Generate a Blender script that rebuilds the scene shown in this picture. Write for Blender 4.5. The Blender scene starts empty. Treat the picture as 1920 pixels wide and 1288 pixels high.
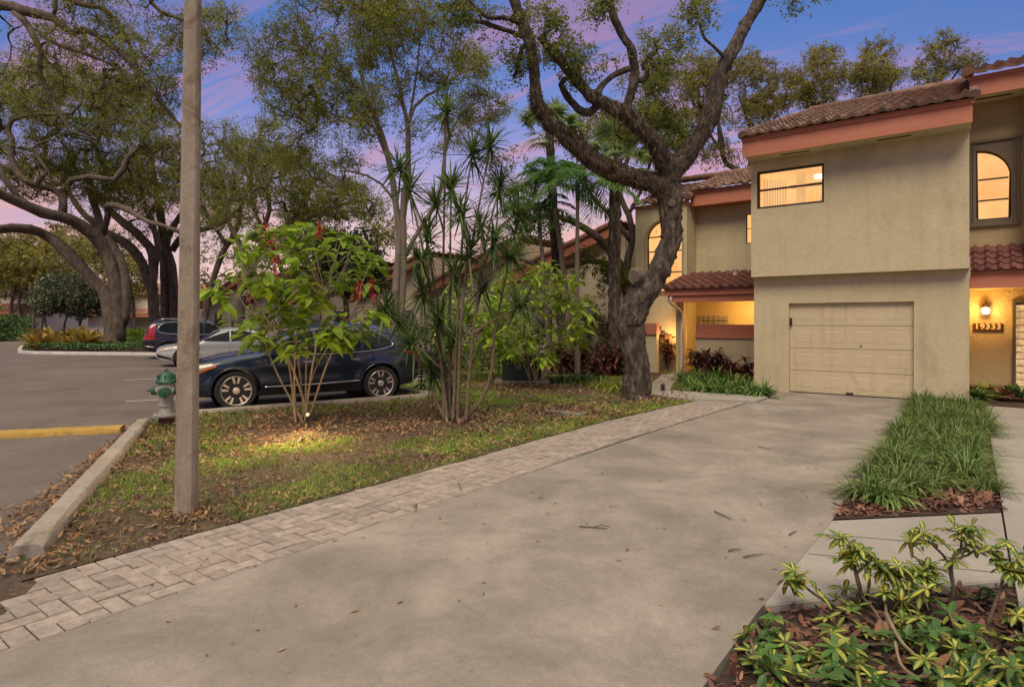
import bpy, math, random
import numpy as np
from mathutils import Vector, Matrix
random.seed(7)
rng = np.random.default_rng(11)
sc = bpy.context.scene
COL = sc.collection
R = math.radians
# ------------------------------------------------------------------ camera model
F, CX, HY, H = 1151.0, 960.0, 602.0, 1.65
ANG = math.atan(860 / 1151)
CA, SA = math.cos(ANG), math.sin(ANG)

def D(px, py, Z):
    l = (px - CX) / F * Z
    return np.array((l * CA - Z * SA, Z * CA + l * SA, H + (HY - py) / F * Z))

def P(px, py, z=0.0):
    return D(px, py, F * (H - z) / (py - HY))

def WY(px, py, Y):
    t = (px - CX) / F
    return D(px, py, Y / (CA + t * SA))

def depth(p):
    return -p[0] * SA + p[1] * CA

cam = bpy.data.cameras.new('camera')
cam.sensor_width = 36.0
cam.lens = 36.0 * F / 1920
cam.shift_y = -(644 - HY) / 1920
cam.clip_end = 1500
cam.clip_start = 0.05
camo = bpy.data.objects.new('camera', cam)
COL.objects.link(camo)
camo.location = (0, 0, H)
camo.rotation_euler = (R(90), 0, ANG)
sc.camera = camo
sc.view_settings.view_transform = 'Standard'
sc.view_settings.look = 'None'
sc.view_settings.exposure = 0
sc.cycles.use_denoising = True
sc.cycles.max_bounces = 6
sc.cycles.diffuse_bounces = 3
sc.cycles.transparent_max_bounces = 8
sc.cycles.sample_clamp_indirect = 4
sc.cycles.caustics_reflective = False
sc.cycles.caustics_refractive = False

def lin(r, g, b):
    f = lambda v: (v / 255 / 12.92) if v / 255 <= 0.04045 else ((v / 255 + 0.055) / 1.055) ** 2.4
    return (f(r), f(g), f(b), 1)

# ------------------------------------------------------------------ mesh builder
ORIG = {}

def catmull(pts, step):
    pts = [np.asarray(p, float) for p in pts]
    if len(pts) < 3:
        n = max(2, int(np.linalg.norm(pts[1][:3] - pts[0][:3]) / step) + 1)
        return np.array([pts[0] + (pts[1] - pts[0]) * i / (n - 1) for i in range(n)])
    q = [2 * pts[0] - pts[1]] + pts + [2 * pts[-1] - pts[-2]]
    out = []
    for i in range(1, len(q) - 2):
        p0, p1, p2, p3 = q[i - 1], q[i], q[i + 1], q[i + 2]
        n = max(1, int(np.linalg.norm(p2[:3] - p1[:3]) / step))
        for k in range(n):
            t = k / n
            out.append(0.5 * ((2 * p1) + (-p0 + p2) * t + (2 * p0 - 5 * p1 + 4 * p2 - p3) * t * t + (-p0 + 3 * p1 - 3 * p2 + p3) * t ** 3))
    out.append(pts[-1])
    return np.array(out)

def unit(v):
    v = np.asarray(v, float)
    n = np.linalg.norm(v, axis=-1, keepdims=True)
    return v / np.maximum(n, 1e-9)

def vnoise(x, y, sc_, seed=0):
    x = np.asarray(x) * sc_ + seed * 17.3
    y = np.asarray(y) * sc_ + seed * 7.7
    xi, yi = np.floor(x).astype(int), np.floor(y).astype(int)
    fx, fy = x - xi, y - yi
    fx, fy = fx * fx * (3 - 2 * fx), fy * fy * (3 - 2 * fy)
    h = lambda a, b: np.modf(np.abs(np.sin(a * 127.1 + b * 311.7 + seed * 3.1) * 43758.5453))[0]
    return (h(xi, yi) * (1 - fx) + h(xi + 1, yi) * fx) * (1 - fy) + (h(xi, yi + 1) * (1 - fx) + h(xi + 1, yi + 1) * fx) * fy

class MB:
    def __init__(s):
        s.v, s.q, s.g, s.a, s.n, s.has = [], [], [], [], 0, False

    def quads(s, V, Q, attr=None):
        V = np.asarray(V, float).reshape(-1, 3)
        s.v.append(V)
        s.q.append(np.asarray(Q, np.int64).reshape(-1, 4) + s.n)
        if attr is not None:
            s.has = True
        s.a.append(np.zeros(len(V)) if attr is None else np.asarray(attr, float).ravel())
        s.n += len(V)
        return s

    def ngon(s, pts):
        pts = np.asarray(pts, float)
        s.v.append(pts)
        s.a.append(np.zeros(len(pts)))
        s.g.append(list(range(s.n, s.n + len(pts))))
        s.n += len(pts)
        return s

    def faces(s, V, fs):
        V = np.asarray(V, float)
        s.v.append(V)
        s.a.append(np.zeros(len(V)))
        for f in fs:
            s.g.append([i + s.n for i in f])
        s.n += len(V)
        return s

    def box(s, x0, x1, y0, y1, z0, z1):
        V = [(x, y, z) for z in (z0, z1) for y in (y0, y1) for x in (x0, x1)]
        return s.quads(V, [(0, 2, 3, 1), (4, 5, 7, 6), (0, 1, 5, 4), (2, 6, 7, 3), (0, 4, 6, 2), (1, 3, 7, 5)])

    def obox(s, c, ax, hx):
        c = np.asarray(c, float)
        ax = [np.asarray(a, float) for a in ax]
        V = [c + ax[0] * hx[0] * i + ax[1] * hx[1] * j + ax[2] * hx[2] * k for k in (-1, 1) for j in (-1, 1) for i in (-1, 1)]
        return s.quads(V, [(0, 2, 3, 1), (4, 5, 7, 6), (0, 1, 5, 4), (2, 6, 7, 3), (0, 4, 6, 2), (1, 3, 7, 5)])

    def prism(s, poly, z0, z1):
        n = len(poly)
        a = sum(poly[i][0] * poly[(i + 1) % n][1] - poly[(i + 1) % n][0] * poly[i][1] for i in range(n))
        if a < 0:
            poly = poly[::-1]
        V = [(p[0], p[1], z0) for p in poly] + [(p[0], p[1], z1) for p in poly]
        return s.faces(V, [list(range(n))[::-1], list(range(n, 2 * n))] + [[i, (i + 1) % n, n + (i + 1) % n, n + i] for i in range(n)])

    def tube(s, pts, rad, sides=8, jit=0.0, cap=True, bark=0):
        p = np.asarray(pts, float)
        n = len(p)
        r = np.asarray(rad, float) * np.ones(n)
        t = unit(np.gradient(p, axis=0))
        ref = np.array((0, 0, 1.0)) if abs(t[0][2]) < 0.8 else np.array((1.0, 0, 0))
        a = np.cross(t[0], ref)
        A = np.empty((n, 3))
        for i in range(n):
            a = a - t[i] * (a @ t[i])
            l = math.sqrt(a @ a)
            a = a / l if l > 1e-6 else np.array((1.0, 0, 0))
            A[i] = a
        B = np.cross(t, A)
        th = np.arange(sides) * 2 * math.pi / sides
        rr = r[:, None] * (1 + (rng.normal(0, jit, (n, sides)) if jit else 0))
        if bark:
            arc = np.concatenate([[0], np.cumsum(np.linalg.norm(np.diff(p, axis=0), axis=1))])[:, None] + 0 * th
            cw = r[:, None] * th
            f = vnoise(cw * 1.0, arc * .28, 26, 3) * .6 + vnoise(cw, arc * .4, 11, 8) * .7 + vnoise(cw, arc, 4, 5) * .8
            rr = rr + (f - 1.05) * bark * np.minimum(1, r[:, None] / .12)
        V = p[:, None, :] + (rr * np.cos(th))[..., None] * A[:, None, :] + (rr * np.sin(th))[..., None] * B[:, None, :]
        i = np.arange(n - 1)[:, None] * sides
        j = np.arange(sides)[None, :]
        k = (j + 1) % sides
        Q = np.stack([i + j, i + k, i + sides + k, i + sides + j], -1).reshape(-1, 4)
        base = s.n
        s.quads(V, Q)
        if cap:
            s.g.append([base + x for x in range(sides)][::-1])
            s.g.append([base + (n - 1) * sides + x for x in range(sides)])
        return s

    def lathe(s, prof, c=(0, 0, 0), axis=(0, 0, 1), sides=24):
        axis = unit(axis)
        ref = np.array((0, 0, 1.0)) if abs(axis[2]) < 0.8 else np.array((1.0, 0, 0))
        A = unit(np.cross(axis, ref))
        B = np.cross(axis, A)
        th = np.arange(sides) * 2 * math.pi / sides
        c = np.asarray(c, float)
        V = np.array([c + axis * z + r * (math.cos(x) * A + math.sin(x) * B) for r, z in prof for x in th])
        n = len(prof)
        Q = [(i * sides + j, i * sides + (j + 1) % sides, (i + 1) * sides + (j + 1) % sides, (i + 1) * sides + j) for i in range(n - 1) for j in range(sides)]
        base = s.n
        s.quads(V, Q)
        if prof[0][0] > 1e-4:
            s.g.append([base + x for x in range(sides)][::-1])
        if prof[-1][0] > 1e-4:
            s.g.append([base + (n - 1) * sides + x for x in range(sides)])
        return s

    def ribbons(s, base, d, L, W, droop=0.3, t=(0, .3, .65, 1), prof=(.25, 1, .85, .03), fold=0.25, side=None):
        """leaves and blades: N ribbons, each its own island, three vertices per row"""
        base = np.asarray(base, float).reshape(-1, 3)
        N = len(base)
        if N == 0:
            return s
        d = unit(np.asarray(d, float).reshape(-1, 3))
        L = np.asarray(L, float) * np.ones(N)
        W = np.asarray(W, float) * np.ones(N)
        dr = np.asarray(droop, float) * np.ones(N)
        if side is None:
            side = np.cross(d, (0, 0, 1.0)) + rng.normal(0, .15, (N, 3))
        side = side - d * np.sum(side * d, -1, keepdims=True)
        side = unit(side)
        nrm = np.cross(side, d)
        t = np.asarray(t, float)
        m = len(t)
        pr = np.asarray(prof, float)
        Pc = base[:, None, :] + d[:, None, :] * (L[:, None] * t)[..., None]
        Pc[..., 2] -= (dr * L)[:, None] * t ** 2
        hw = (W[:, None] * pr)[..., None]
        lf = Pc - side[:, None, :] * hw + nrm[:, None, :] * hw * fold
        rt = Pc + side[:, None, :] * hw + nrm[:, None, :] * hw * fold
        V = np.stack([lf, Pc, rt], 2).reshape(-1, 3)
        o = (np.arange(N) * m * 3)[:, None, None]
        i = (np.arange(m - 1) * 3)[None, :, None]
        q1 = np.stack(np.broadcast_arrays(o + i, o + i + 1, o + i + 4, o + i + 3), -1)
        q2 = np.stack(np.broadcast_arrays(o + i + 1, o + i + 2, o + i + 5, o + i + 4), -1)
        at = np.tile(np.array((1., 0., 1.)), N * m)
        return s.quads(V, np.concatenate([q1.reshape(-1, 4), q2.reshape(-1, 4)]), at)

    def leaves(s, C, L, asp=.45, flat=.0, jit=.35):
        C = np.asarray(C, float).reshape(-1, 3)
        N = len(C)
        d = rng.normal(0, 1, (N, 3))
        d[:, 2] *= (1 - flat)
        d = unit(d)
        w = np.cross(d, rng.normal(0, 1, (N, 3)) * np.array((1 - flat, 1 - flat, 1)))
        w = unit(w)
        l = (L * (1 + rng.uniform(-jit, jit, N)))[:, None] * .5
        V = np.stack([C - d * l, C + w * l * asp - d * l * .1, C + d * l, C - w * l * asp - d * l * .1], 1).reshape(-1, 3)
        Q = np.arange(N * 4).reshape(-1, 4)
        return s.quads(V, Q)

    def mesh(s, name, smooth=False):
        V = np.concatenate(s.v)
        q = np.concatenate(s.q) if s.q else np.zeros((0, 4), np.int64)
        loops = [q.ravel()]
        tot = [np.full(len(q), 4)]
        if s.g:
            loops.append(np.concatenate([np.asarray(f) for f in s.g]))
            tot.append(np.array([len(f) for f in s.g]))
        lp, tt = np.concatenate(loops).astype(np.int32), np.concatenate(tot).astype(np.int32)
        me = bpy.data.meshes.new(name)
        me.vertices.add(len(V))
        me.vertices.foreach_set('co', V.astype(np.float32).ravel())
        me.loops.add(len(lp))
        me.loops.foreach_set('vertex_index', lp)
        me.polygons.add(len(tt))
        me.polygons.foreach_set('loop_start', np.concatenate([[0], np.cumsum(tt)[:-1]]).astype(np.int32))
        if s.has:
            at = me.attributes.new('edge', 'FLOAT', 'POINT')
            at.data.foreach_set('value', np.concatenate(s.a).astype(np.float32))
        me.update(calc_edges=True)
        me.validate()
        me.polygons.foreach_set('use_smooth', np.full(len(me.polygons), bool(smooth)))
        if smooth:
            if smooth is not True:
                me.set_sharp_from_angle(angle=R(smooth))
        return me

    def build(s, name, m, parent=None, smooth=False, bevel=0, local=False):
        if not local and parent is not None:
            o = ORIG.get(parent.name, np.zeros(3))
            s.v = [v - o for v in map(np.asarray, s.v)]
        me = s.mesh(name, smooth)
        if m:
            me.materials.append(m)
        ob = bpy.data.objects.new(name, me)
        COL.objects.link(ob)
        if parent is not None:
            ob.parent = parent
            ORIG[ob.name] = ORIG.get(parent.name, np.zeros(3))
        if bevel:
            b = ob.modifiers.new('bevel', 'BEVEL')
            b.width = bevel
            b.segments = 2
            b.limit_method = 'ANGLE'
            b.angle_limit = R(40)
        return ob

def tag(o, label=None, cat=None, group=None, kind=None):
    if label: o['label'] = label
    if cat: o['category'] = cat
    if group: o['group'] = group
    if kind: o['kind'] = kind
    return o

def thing(name, label, cat, loc=(0, 0, 0), group=None, rz=0):
    o = bpy.data.objects.new(name, None)
    COL.objects.link(o)
    o.empty_display_size = .2
    o.location = loc
    o.rotation_euler = (0, 0, rz)
    ORIG[o.name] = np.array(loc, float)
    return tag(o, label, cat, group)

def dup(root, loc, rz=0, scale=1, label=None, group=None):
    r = root.copy(); COL.objects.link(r)
    r.location = loc; r.rotation_euler = (0, 0, rz); r.scale = (scale,) * 3
    if label: r['label'] = label
    if group: r['group'] = group
    for ch in list(root.children):
        c = ch.copy(); COL.objects.link(c); c.parent = r
        for g in ch.children:
            d = g.copy(); COL.objects.link(d); d.parent = c
    return r

def struct(name, mb, m, smooth=False):
    return tag(mb.build(name, m, smooth=smooth), kind='structure')

# ------------------------------------------------------------------ materials
def newmat(name):
    m = bpy.data.materials.new(name)
    m.use_nodes = True
    nt = m.node_tree
    b = nt.nodes['Principled BSDF']
    return m, nt, b

def N(nt, typ, **kw):
    n = nt.nodes.new(typ)
    for k, v in kw.items():
        if k.startswith('i_'):
            n.inputs[k[2:].replace('_', ' ')].default_value = v
        else:
            setattr(n, k, v)
    return n

def ramp(nt, fac, stops):
    r = N(nt, 'ShaderNodeValToRGB')
    e = r.color_ramp.elements
    while len(e) < len(stops):
        e.new(0.5)
    for el, (p, c) in zip(e, stops):
        el.position = p
        el.color = c if len(c) == 4 else (*c, 1)
    nt.links.new(fac, r.inputs[0])
    return r.outputs[0]

def mixc(nt, fac, a, b, mode='MIX'):
    n = N(nt, 'ShaderNodeMix', data_type='RGBA', blend_type=mode)
    for sock, v in ((n.inputs[0], fac), (n.inputs[6], a), (n.inputs[7], b)):
        if hasattr(v, 'links'):
            nt.links.new(v, sock)
        else:
            sock.default_value = v if not isinstance(v, tuple) or len(v) == 4 else (*v, 1)
    return n.outputs[2]

def noise(nt, scale, detail=5, rough=.6, dist=0, co=None, stretch=None):
    n = N(nt, 'ShaderNodeTexNoise')
    n.inputs['Scale'].default_value = scale
    n.inputs['Detail'].default_value = detail
    n.inputs['Roughness'].default_value = rough
    n.inputs['Distortion'].default_value = dist
    if co is None:
        co = N(nt, 'ShaderNodeTexCoord').outputs['Object']
    if stretch:
        mp = N(nt, 'ShaderNodeMapping')
        mp.inputs['Scale'].default_value = stretch
        nt.links.new(co, mp.inputs[0])
        co = mp.outputs[0]
    nt.links.new(co, n.inputs['Vector'])
    return n.outputs['Fac']

def bump(nt, b, h, strength=.4, dist=.01):
    n = N(nt, 'ShaderNodeBump')
    n.inputs['Strength'].default_value = strength
    n.inputs['Distance'].default_value = dist
    nt.links.new(h, n.inputs['Height'])
    nt.links.new(n.outputs[0], b.inputs['Normal'])

def rough_mat(name, stops, scale=3, bscale=60, bstr=.4, bdist=.01, rough=.85, stretch=None, grain=0, stain=None):
    """weathered surface: large patches from stops, fine bump, optional speckle and a second stain colour"""
    m, nt, b = newmat(name)
    c = ramp(nt, noise(nt, scale, 6, .65, .4, stretch=stretch), stops)
    if grain:
        for fq, am in ((bscale * .13, .55), (bscale * .4, .8), (bscale * 1.3, 1)):
            g = ramp(nt, noise(nt, fq, 4, .7), [(.32, (1 - grain * am,) * 3), (.68, (1 + grain * am,) * 3)])
            c = mixc(nt, 1.0, c, g, 'MULTIPLY')
    if stain:
        f = ramp(nt, noise(nt, stain[1], 5, .7, 1.2), [(stain[2], (0, 0, 0)), (stain[2] + .16, (1, 1, 1))])
        c = mixc(nt, f, c, mixc(nt, stain[3] if len(stain) > 3 else .6, c, stain[0]))
    nt.links.new(c, b.inputs['Base Color'])
    b.inputs['Roughness'].default_value = rough
    bump(nt, b, noise(nt, bscale, 6, .7), bstr, bdist)
    return m

def plain(name, col, rough=.5, metal=0, bstr=0, bscale=80, var=.12, coat=0):
    m, nt, b = newmat(name)
    c = tuple(col[:3])
    nt.links.new(ramp(nt, noise(nt, 9, 5, .7), [(.3, tuple(x * (1 - var) for x in c)), (.7, tuple(min(1, x * (1 + var)) for x in c))]), b.inputs['Base Color'])
    b.inputs['Roughness'].default_value = rough
    b.inputs['Metallic'].default_value = metal
    if coat:
        b.inputs['Coat Weight'].default_value = coat
        b.inputs['Coat Roughness'].default_value = .03
    if bstr:
        bump(nt, b, noise(nt, bscale, 4, .6), bstr, .004)
    return m

def leafmat(name, cols, clump=.5, trans=.35, rough=.5, var=None, tint=None):
    """foliage: colour per leaf, light and dark clumps, some light through the leaf"""
    m, nt, b = newmat(name)
    g = N(nt, 'ShaderNodeNewGeometry')
    n = len(cols)
    c = ramp(nt, g.outputs['Random Per Island'], [(i / max(1, n - 1), cols[i]) for i in range(n)])
    cl = ramp(nt, noise(nt, clump, 3, .6), [(.32, (.55, .55, .55)), (.68, (1.35, 1.35, 1.3))])
    c = mixc(nt, 1, c, cl, 'MULTIPLY')
    if var:
        at = N(nt, 'ShaderNodeAttribute', attribute_name='edge')
        nz = noise(nt, var[1], 3, .6)
        ad = N(nt, 'ShaderNodeMath', operation='ADD')
        nt.links.new(at.outputs['Fac'], ad.inputs[0])
        nt.links.new(nz, ad.inputs[1])
        f = ramp(nt, ad.outputs[0], [(var[2], (0, 0, 0)), (var[2] + .25, (1, 1, 1))])
        c = mixc(nt, f, c, var[0])
    nt.links.new(c, b.inputs['Base Color'])
    b.inputs['Roughness'].default_value = rough
    b.inputs['Specular IOR Level'].default_value = .35
    tr = N(nt, 'ShaderNodeBsdfTranslucent')
    nt.links.new(c, tr.inputs[0])
    mx = N(nt, 'ShaderNodeMixShader')
    mx.inputs[0].default_value = trans
    nt.links.new(b.outputs[0], mx.inputs[1])
    nt.links.new(tr.outputs[0], mx.inputs[2])
    nt.links.new(mx.outputs[0], nt.nodes['Material Output'].inputs[0])
    return m

def emis(name, c1, c2, strength, scale=1.5):
    m, nt, b = newmat(name)
    nt.links.new(ramp(nt, noise(nt, scale, 4, .6, .5), [(.35, c1), (.65, c2)]), b.inputs['Emission Color'])
    b.inputs['Emission Strength'].default_value = strength
    b.inputs['Base Color'].default_value = (.3, .25, .18, 1)
    return m

def glass(name, tint=(1, 1, 1), refl=.12):
    m, nt, b = newmat(name)
    t = N(nt, 'ShaderNodeBsdfTransparent')
    t.inputs[0].default_value = (*tint, 1)
    g = N(nt, 'ShaderNodeBsdfGlossy')
    g.inputs['Roughness'].default_value = .03
    fr = N(nt, 'ShaderNodeFresnel')
    ad = N(nt, 'ShaderNodeMath', operation='ADD')
    ad.inputs[1].default_value = refl
    ad.use_clamp = True
    nt.links.new(fr.outputs[0], ad.inputs[0])
    mx = N(nt, 'ShaderNodeMixShader')
    nt.links.new(ad.outputs[0], mx.inputs[0])
    nt.links.new(t.outputs[0], mx.inputs[1])
    nt.links.new(g.outputs[0], mx.inputs[2])
    nt.links.new(mx.outputs[0], nt.nodes['Material Output'].inputs[0])
    return m

def islandmat(name, cols, rough=.85, bscale=90, bstr=.3, mott=.25, mscale=6):
    """one colour per brick, tile or chip"""
    m, nt, b = newmat(name)
    g = N(nt, 'ShaderNodeNewGeometry')
    n = len(cols)
    c = ramp(nt, g.outputs['Random Per Island'], [(i / max(1, n - 1), cols[i]) for i in range(n)])
    c = mixc(nt, 1, c, ramp(nt, noise(nt, mscale, 6, .7), [(.3, (1 - mott,) * 3), (.7, (1 + mott,) * 3)]), 'MULTIPLY')
    nt.links.new(c, b.inputs['Base Color'])
    b.inputs['Roughness'].default_value = rough
    bump(nt, b, noise(nt, bscale, 5, .7), bstr, .006)
    return m

M = {}
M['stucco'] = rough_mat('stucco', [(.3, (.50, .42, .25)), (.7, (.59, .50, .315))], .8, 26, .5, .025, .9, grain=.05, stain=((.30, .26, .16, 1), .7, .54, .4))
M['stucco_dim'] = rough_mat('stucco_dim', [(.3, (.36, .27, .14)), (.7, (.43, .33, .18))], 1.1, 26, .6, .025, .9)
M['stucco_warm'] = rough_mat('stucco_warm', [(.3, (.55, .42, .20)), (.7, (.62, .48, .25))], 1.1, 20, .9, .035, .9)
M['fascia'] = rough_mat('fascia', [(.3, (.43, .148, .078)), (.7, (.52, .19, .105))], 1.6, 60, .15, .005, .65, stretch=(.4, 1, 3))
M['tile'] = islandmat('tile', [(.115, .062, .042), (.175, .092, .062), (.24, .135, .092), (.085, .05, .04)], .85, 50, .4, .4, 4)
M['tile_red'] = islandmat('tile_red', [(.125, .045, .036), (.165, .058, .046), (.095, .034, .03)], .6, 50, .3, .3, 5)
M['tile_far'] = islandmat('tile_far', [(.30, .14, .09), (.40, .20, .13), (.22, .10, .065)], .85, 30, .3, .3, 2)
M['bronze'] = plain('bronze', (.045, .03, .02), .45, .3)
M['brownwood'] = plain('brownwood', (.13, .095, .06), .7, 0, .2, 40)
M['garage'] = rough_mat('garage', [(.3, (.53, .435, .265)), (.7, (.59, .49, .305))], 1.6, 120, .12, .004, .6, stain=((.30, .22, .13, 1), 1.8, .58, .35))
M['asphalt'] = rough_mat('asphalt', [(.25, (.10, .08, .064)), (.75, (.185, .15, .122))], .45, 170, .6, .008, .9, grain=.2, stain=((.075, .062, .052, 1), .9, .55, .6))
M['concrete'] = rough_mat('concrete', [(.28, (.175, .150, .124)), (.5, (.262, .228, .19)), (.72, (.365, .322, .272))], 1.1, 110, .6, .008, .88, grain=.13, stain=((.15, .135, .105, 1), .5, .5, .45))
def stain_more(m, col, scale, stretch, lo, amt):
    """adds a second dirt layer to an existing material"""
    nt = m.node_tree; b = nt.nodes['Principled BSDF']
    src = b.inputs['Base Color'].links[0].from_socket
    f = ramp(nt, noise(nt, scale, 6, .65, .3, stretch=stretch), [(lo, (0, 0, 0)), (lo + .2, (amt,) * 3)])
    nt.links.new(mixc(nt, f, src, col), b.inputs['Base Color'])
stain_more(M['stucco'], (.26, .21, .12, 1), 2.4, (1.6, 1.6, .16), .50, .22)
stain_more(M['garage'], (.28, .20, .11, 1), 3.0, (2.2, 2.2, .2), .52, .3)
stain_more(M['concrete'], (.42, .375, .315, 1), .8, (1, .6, 1), .52, .6)
stain_more(M['concrete'], (.155, .125, .085, 1), .42, (1, 1, 1), .56, .5)
stain_more(M['concrete'], (.15, .13, .10, 1), 7, (1, .5, 1), .60, .5)
M['slab'] = rough_mat('slab', [(.25, (.27, .245, .21)), (.75, (.36, .33, .285))], .9, 120, .5, .006, .88, grain=.1, stain=((.2, .18, .15, 1), 1.3, .58, .5))
M['kerb'] = rough_mat('kerb', [(.25, (.25, .21, .165)), (.75, (.38, .33, .27))], 2.5, 110, .6, .008, .9, grain=.2, stain=((.12, .11, .08, 1), 3, .56, .7))
M['kerb_pale'] = rough_mat('kerb_pale', [(.3, (.42, .38, .34)), (.7, (.55, .5, .46))], 2.5, 80, .4, .006, .9)
M['yellow'] = rough_mat('yellow', [(.3, (.34, .21, .04)), (.7, (.46, .29, .06))], 4, 90, .5, .006, .85, grain=.15, stain=((.16, .13, .09, 1), 6, .58, .8))
M['paint'] = rough_mat('paint', [(.3, (.4, .38, .35)), (.7, (.6, .58, .55))], 8, 120, .3, .003, .9, stain=((.13, .12, .11, 1), 9, .5, .9))
M['brick'] = islandmat('brick', [(.30, .243, .20), (.365, .305, .255), (.25, .21, .175), (.34, .275, .225), (.29, .24, .205)], .9, 80, .8, .32, 12)
M['joint'] = plain('joint', (.06, .045, .03), .95, 0, .5, 100)
M['soil'] = rough_mat('soil', [(.3, (.07, .045, .028)), (.5, (.11, .072, .044)), (.7, (.22, .15, .09))], 11, 45, 1, .03, .95, grain=.25, stain=((.09, .10, .03, 1), 1.1, .55, .6))
M['mulch_bed'] = rough_mat('mulch_bed', [(.3, (.035, .02, .014)), (.7, (.10, .055, .038))], 18, 40, 1, .03, .95, grain=.4)
M['ground'] = rough_mat('ground', [(.3, (.05, .055, .025)), (.7, (.09, .085, .04))], .3, 20, .8, .03, .95, grain=.3)
M['bark_oak'] = rough_mat('bark_oak', [(.30, (.022, .016, .012)), (.47, (.085, .062, .045)), (.58, (.18, .138, .10)), (.72, (.32, .265, .205))], 11, 30, 1, .09, .95, stretch=(1, 1, .33), grain=.22, stain=((.34, .32, .27, 1), 3.0, .60, .6))
M['bark_dark'] = rough_mat('bark_dark', [(.3, (.06, .042, .03)), (.7, (.19, .145, .108))], 5, 14, 1, .05, .95, stretch=(1, 1, .4), grain=.2)
M['bark_grey'] = rough_mat('bark_grey', [(.3, (.12, .09, .065)), (.7, (.25, .20, .155))], 4, 20, .8, .03, .95, stretch=(1, 1, .3))
M['stem'] = rough_mat('stem', [(.3, (.16, .115, .07)), (.7, (.32, .25, .165))], 9, 60, .6, .01, .9)
M['stem_dark'] = rough_mat('stem_dark', [(.3, (.085, .06, .04)), (.7, (.19, .14, .095))], 9, 60, .6, .01, .9)
M['pole'] = rough_mat('pole', [(.3, (.22, .175, .125)), (.7, (.37, .305, .23))], 4, 90, .6, .008, .9, stretch=(1, 1, .3), grain=.14, stain=((.12, .07, .042, 1), 2.6, .52, .8))
OAK = [(.09, .125, .022), (.17, .22, .036), (.26, .31, .055), (.22, .22, .038), (.40, .41, .09)]
M['leaf_oak'] = leafmat('leaf_oak', OAK, .45, .55)
M['leaf_olive'] = leafmat('leaf_olive', [(.105, .135, .022), (.21, .245, .036), (.33, .35, .058), (.18, .215, .034), (.43, .38, .07)], .4, .55)
M['leaf_dark'] = leafmat('leaf_dark', [(.03, .05, .015), (.055, .085, .022), (.09, .12, .03)], .6, .25)
M['leaf_far'] = leafmat('leaf_far', [(.15, .17, .04), (.25, .25, .06), (.36, .32, .08), (.46, .34, .075)], .3, .45)
M['leaf_flower'] = leafmat('leaf_flower', [(.035, .07, .024), (.055, .095, .03), (.09, .13, .05), (.5, .46, .33)], .7, .2)
M['leaf_shrub'] = leafmat('leaf_shrub', [(.15, .25, .024), (.24, .37, .032), (.34, .46, .05), (.19, .30, .027)], 1.6, .42, .42)
M['leaf_lime'] = leafmat('leaf_lime', [(.20, .34, .03), (.30, .46, .045), (.42, .55, .07), (.36, .42, .045)], 1.4, .4, .45)
M['leaf_drac'] = leafmat('leaf_drac', [(.045, .095, .032), (.085, .155, .045), (.14, .22, .065), (.26, .31, .10)], 1.5, .35, .4)
M['leaf_palm'] = leafmat('leaf_palm', [(.06, .15, .035), (.12, .25, .055), (.19, .34, .09)], 1.0, .5, .4)
M['leaf_fan'] = leafmat('leaf_fan', [(.14, .22, .06), (.24, .33, .11), (.36, .43, .19)], 1.0, .5, .4)
M['leaf_ti'] = leafmat('leaf_ti', [(.08, .022, .022), (.15, .04, .035), (.23, .075, .055), (.09, .05, .03), (.3, .14, .10)], 2.0, .25, .4)
M['leaf_lily'] = leafmat('leaf_lily', [(.06, .15, .03), (.115, .23, .045), (.18, .30, .07), (.32, .38, .13)], 2.0, .3, .4)
M['leaf_yell'] = leafmat('leaf_yell', [(.28, .33, .06), (.42, .45, .09), (.18, .26, .05)], 2.0, .3, .4)
M['leaf_brom'] = leafmat('leaf_brom', [(.42, .29, .045), (.52, .38, .07), (.30, .23, .06), (.26, .11, .06)], 1.0, .3, .45)
M['leaf_hedge'] = leafmat('leaf_hedge', [(.045, .11, .03), (.08, .17, .045), (.125, .23, .065), (.22, .31, .12)], 1.0, .28, .45)
M['leaf_turf'] = leafmat('leaf_turf', [(.06, .12, .025), (.11, .19, .04), (.16, .26, .06), (.28, .34, .12), (.30, .26, .12)], 1.3, .3, .45)
M['leaf_schef'] = leafmat('leaf_schef', [(.56, .52, .09), (.64, .56, .11), (.44, .46, .09), (.60, .50, .08), (.16, .28, .05), (.28, .36, .07)], 6, .3, .42, var=((.07, .15, .04, 1), 24, .98))
M['leaf_schef_green'] = leafmat('leaf_schef_green', [(.06, .15, .035), (.10, .2, .05), (.08, .17, .04), (.45, .44, .09)], 6, .3, .38, var=((.48, .46, .13, 1), 16, 1.1))
M['grass'] = leafmat('grass', [(.13, .26, .022), (.21, .38, .035), (.31, .46, .055), (.36, .38, .09)], 1.2, .35, .6)
M['litter'] = leafmat('litter', [(.14, .07, .03), (.26, .14, .065), (.38, .23, .12), (.10, .058, .034), (.42, .29, .17), (.30, .125, .055)], 1.2, .12, .8)
M['chips'] = leafmat('chips', [(.10, .045, .03), (.19, .085, .058), (.28, .13, .09), (.07, .04, .03), (.36, .20, .14)], 3, .05, .85)
M['fern'] = leafmat('fern', [(.14, .07, .035), (.22, .125, .065), (.10, .07, .035), (.16, .14, .05)], 3, .2, .9)
M['flower'] = plain('flower', (.32, .02, .015), .6)
M['blue_paint'] = plain('blue_paint', (.010, .022, .048), .28, .4, var=.05, coat=1)
M['black_paint'] = plain('black_paint', (.012, .013, .022), .3, .3, var=.05, coat=1)
M['silver_paint'] = plain('silver_paint', (.52, .52, .49), .3, .3, var=.04, coat=1)
M['tyre'] = plain('tyre', (.018, .017, .016), .85, 0, .3, 60)
M['alloy'] = plain('alloy', (.52, .48, .43), .38, .55, var=.05)
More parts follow.
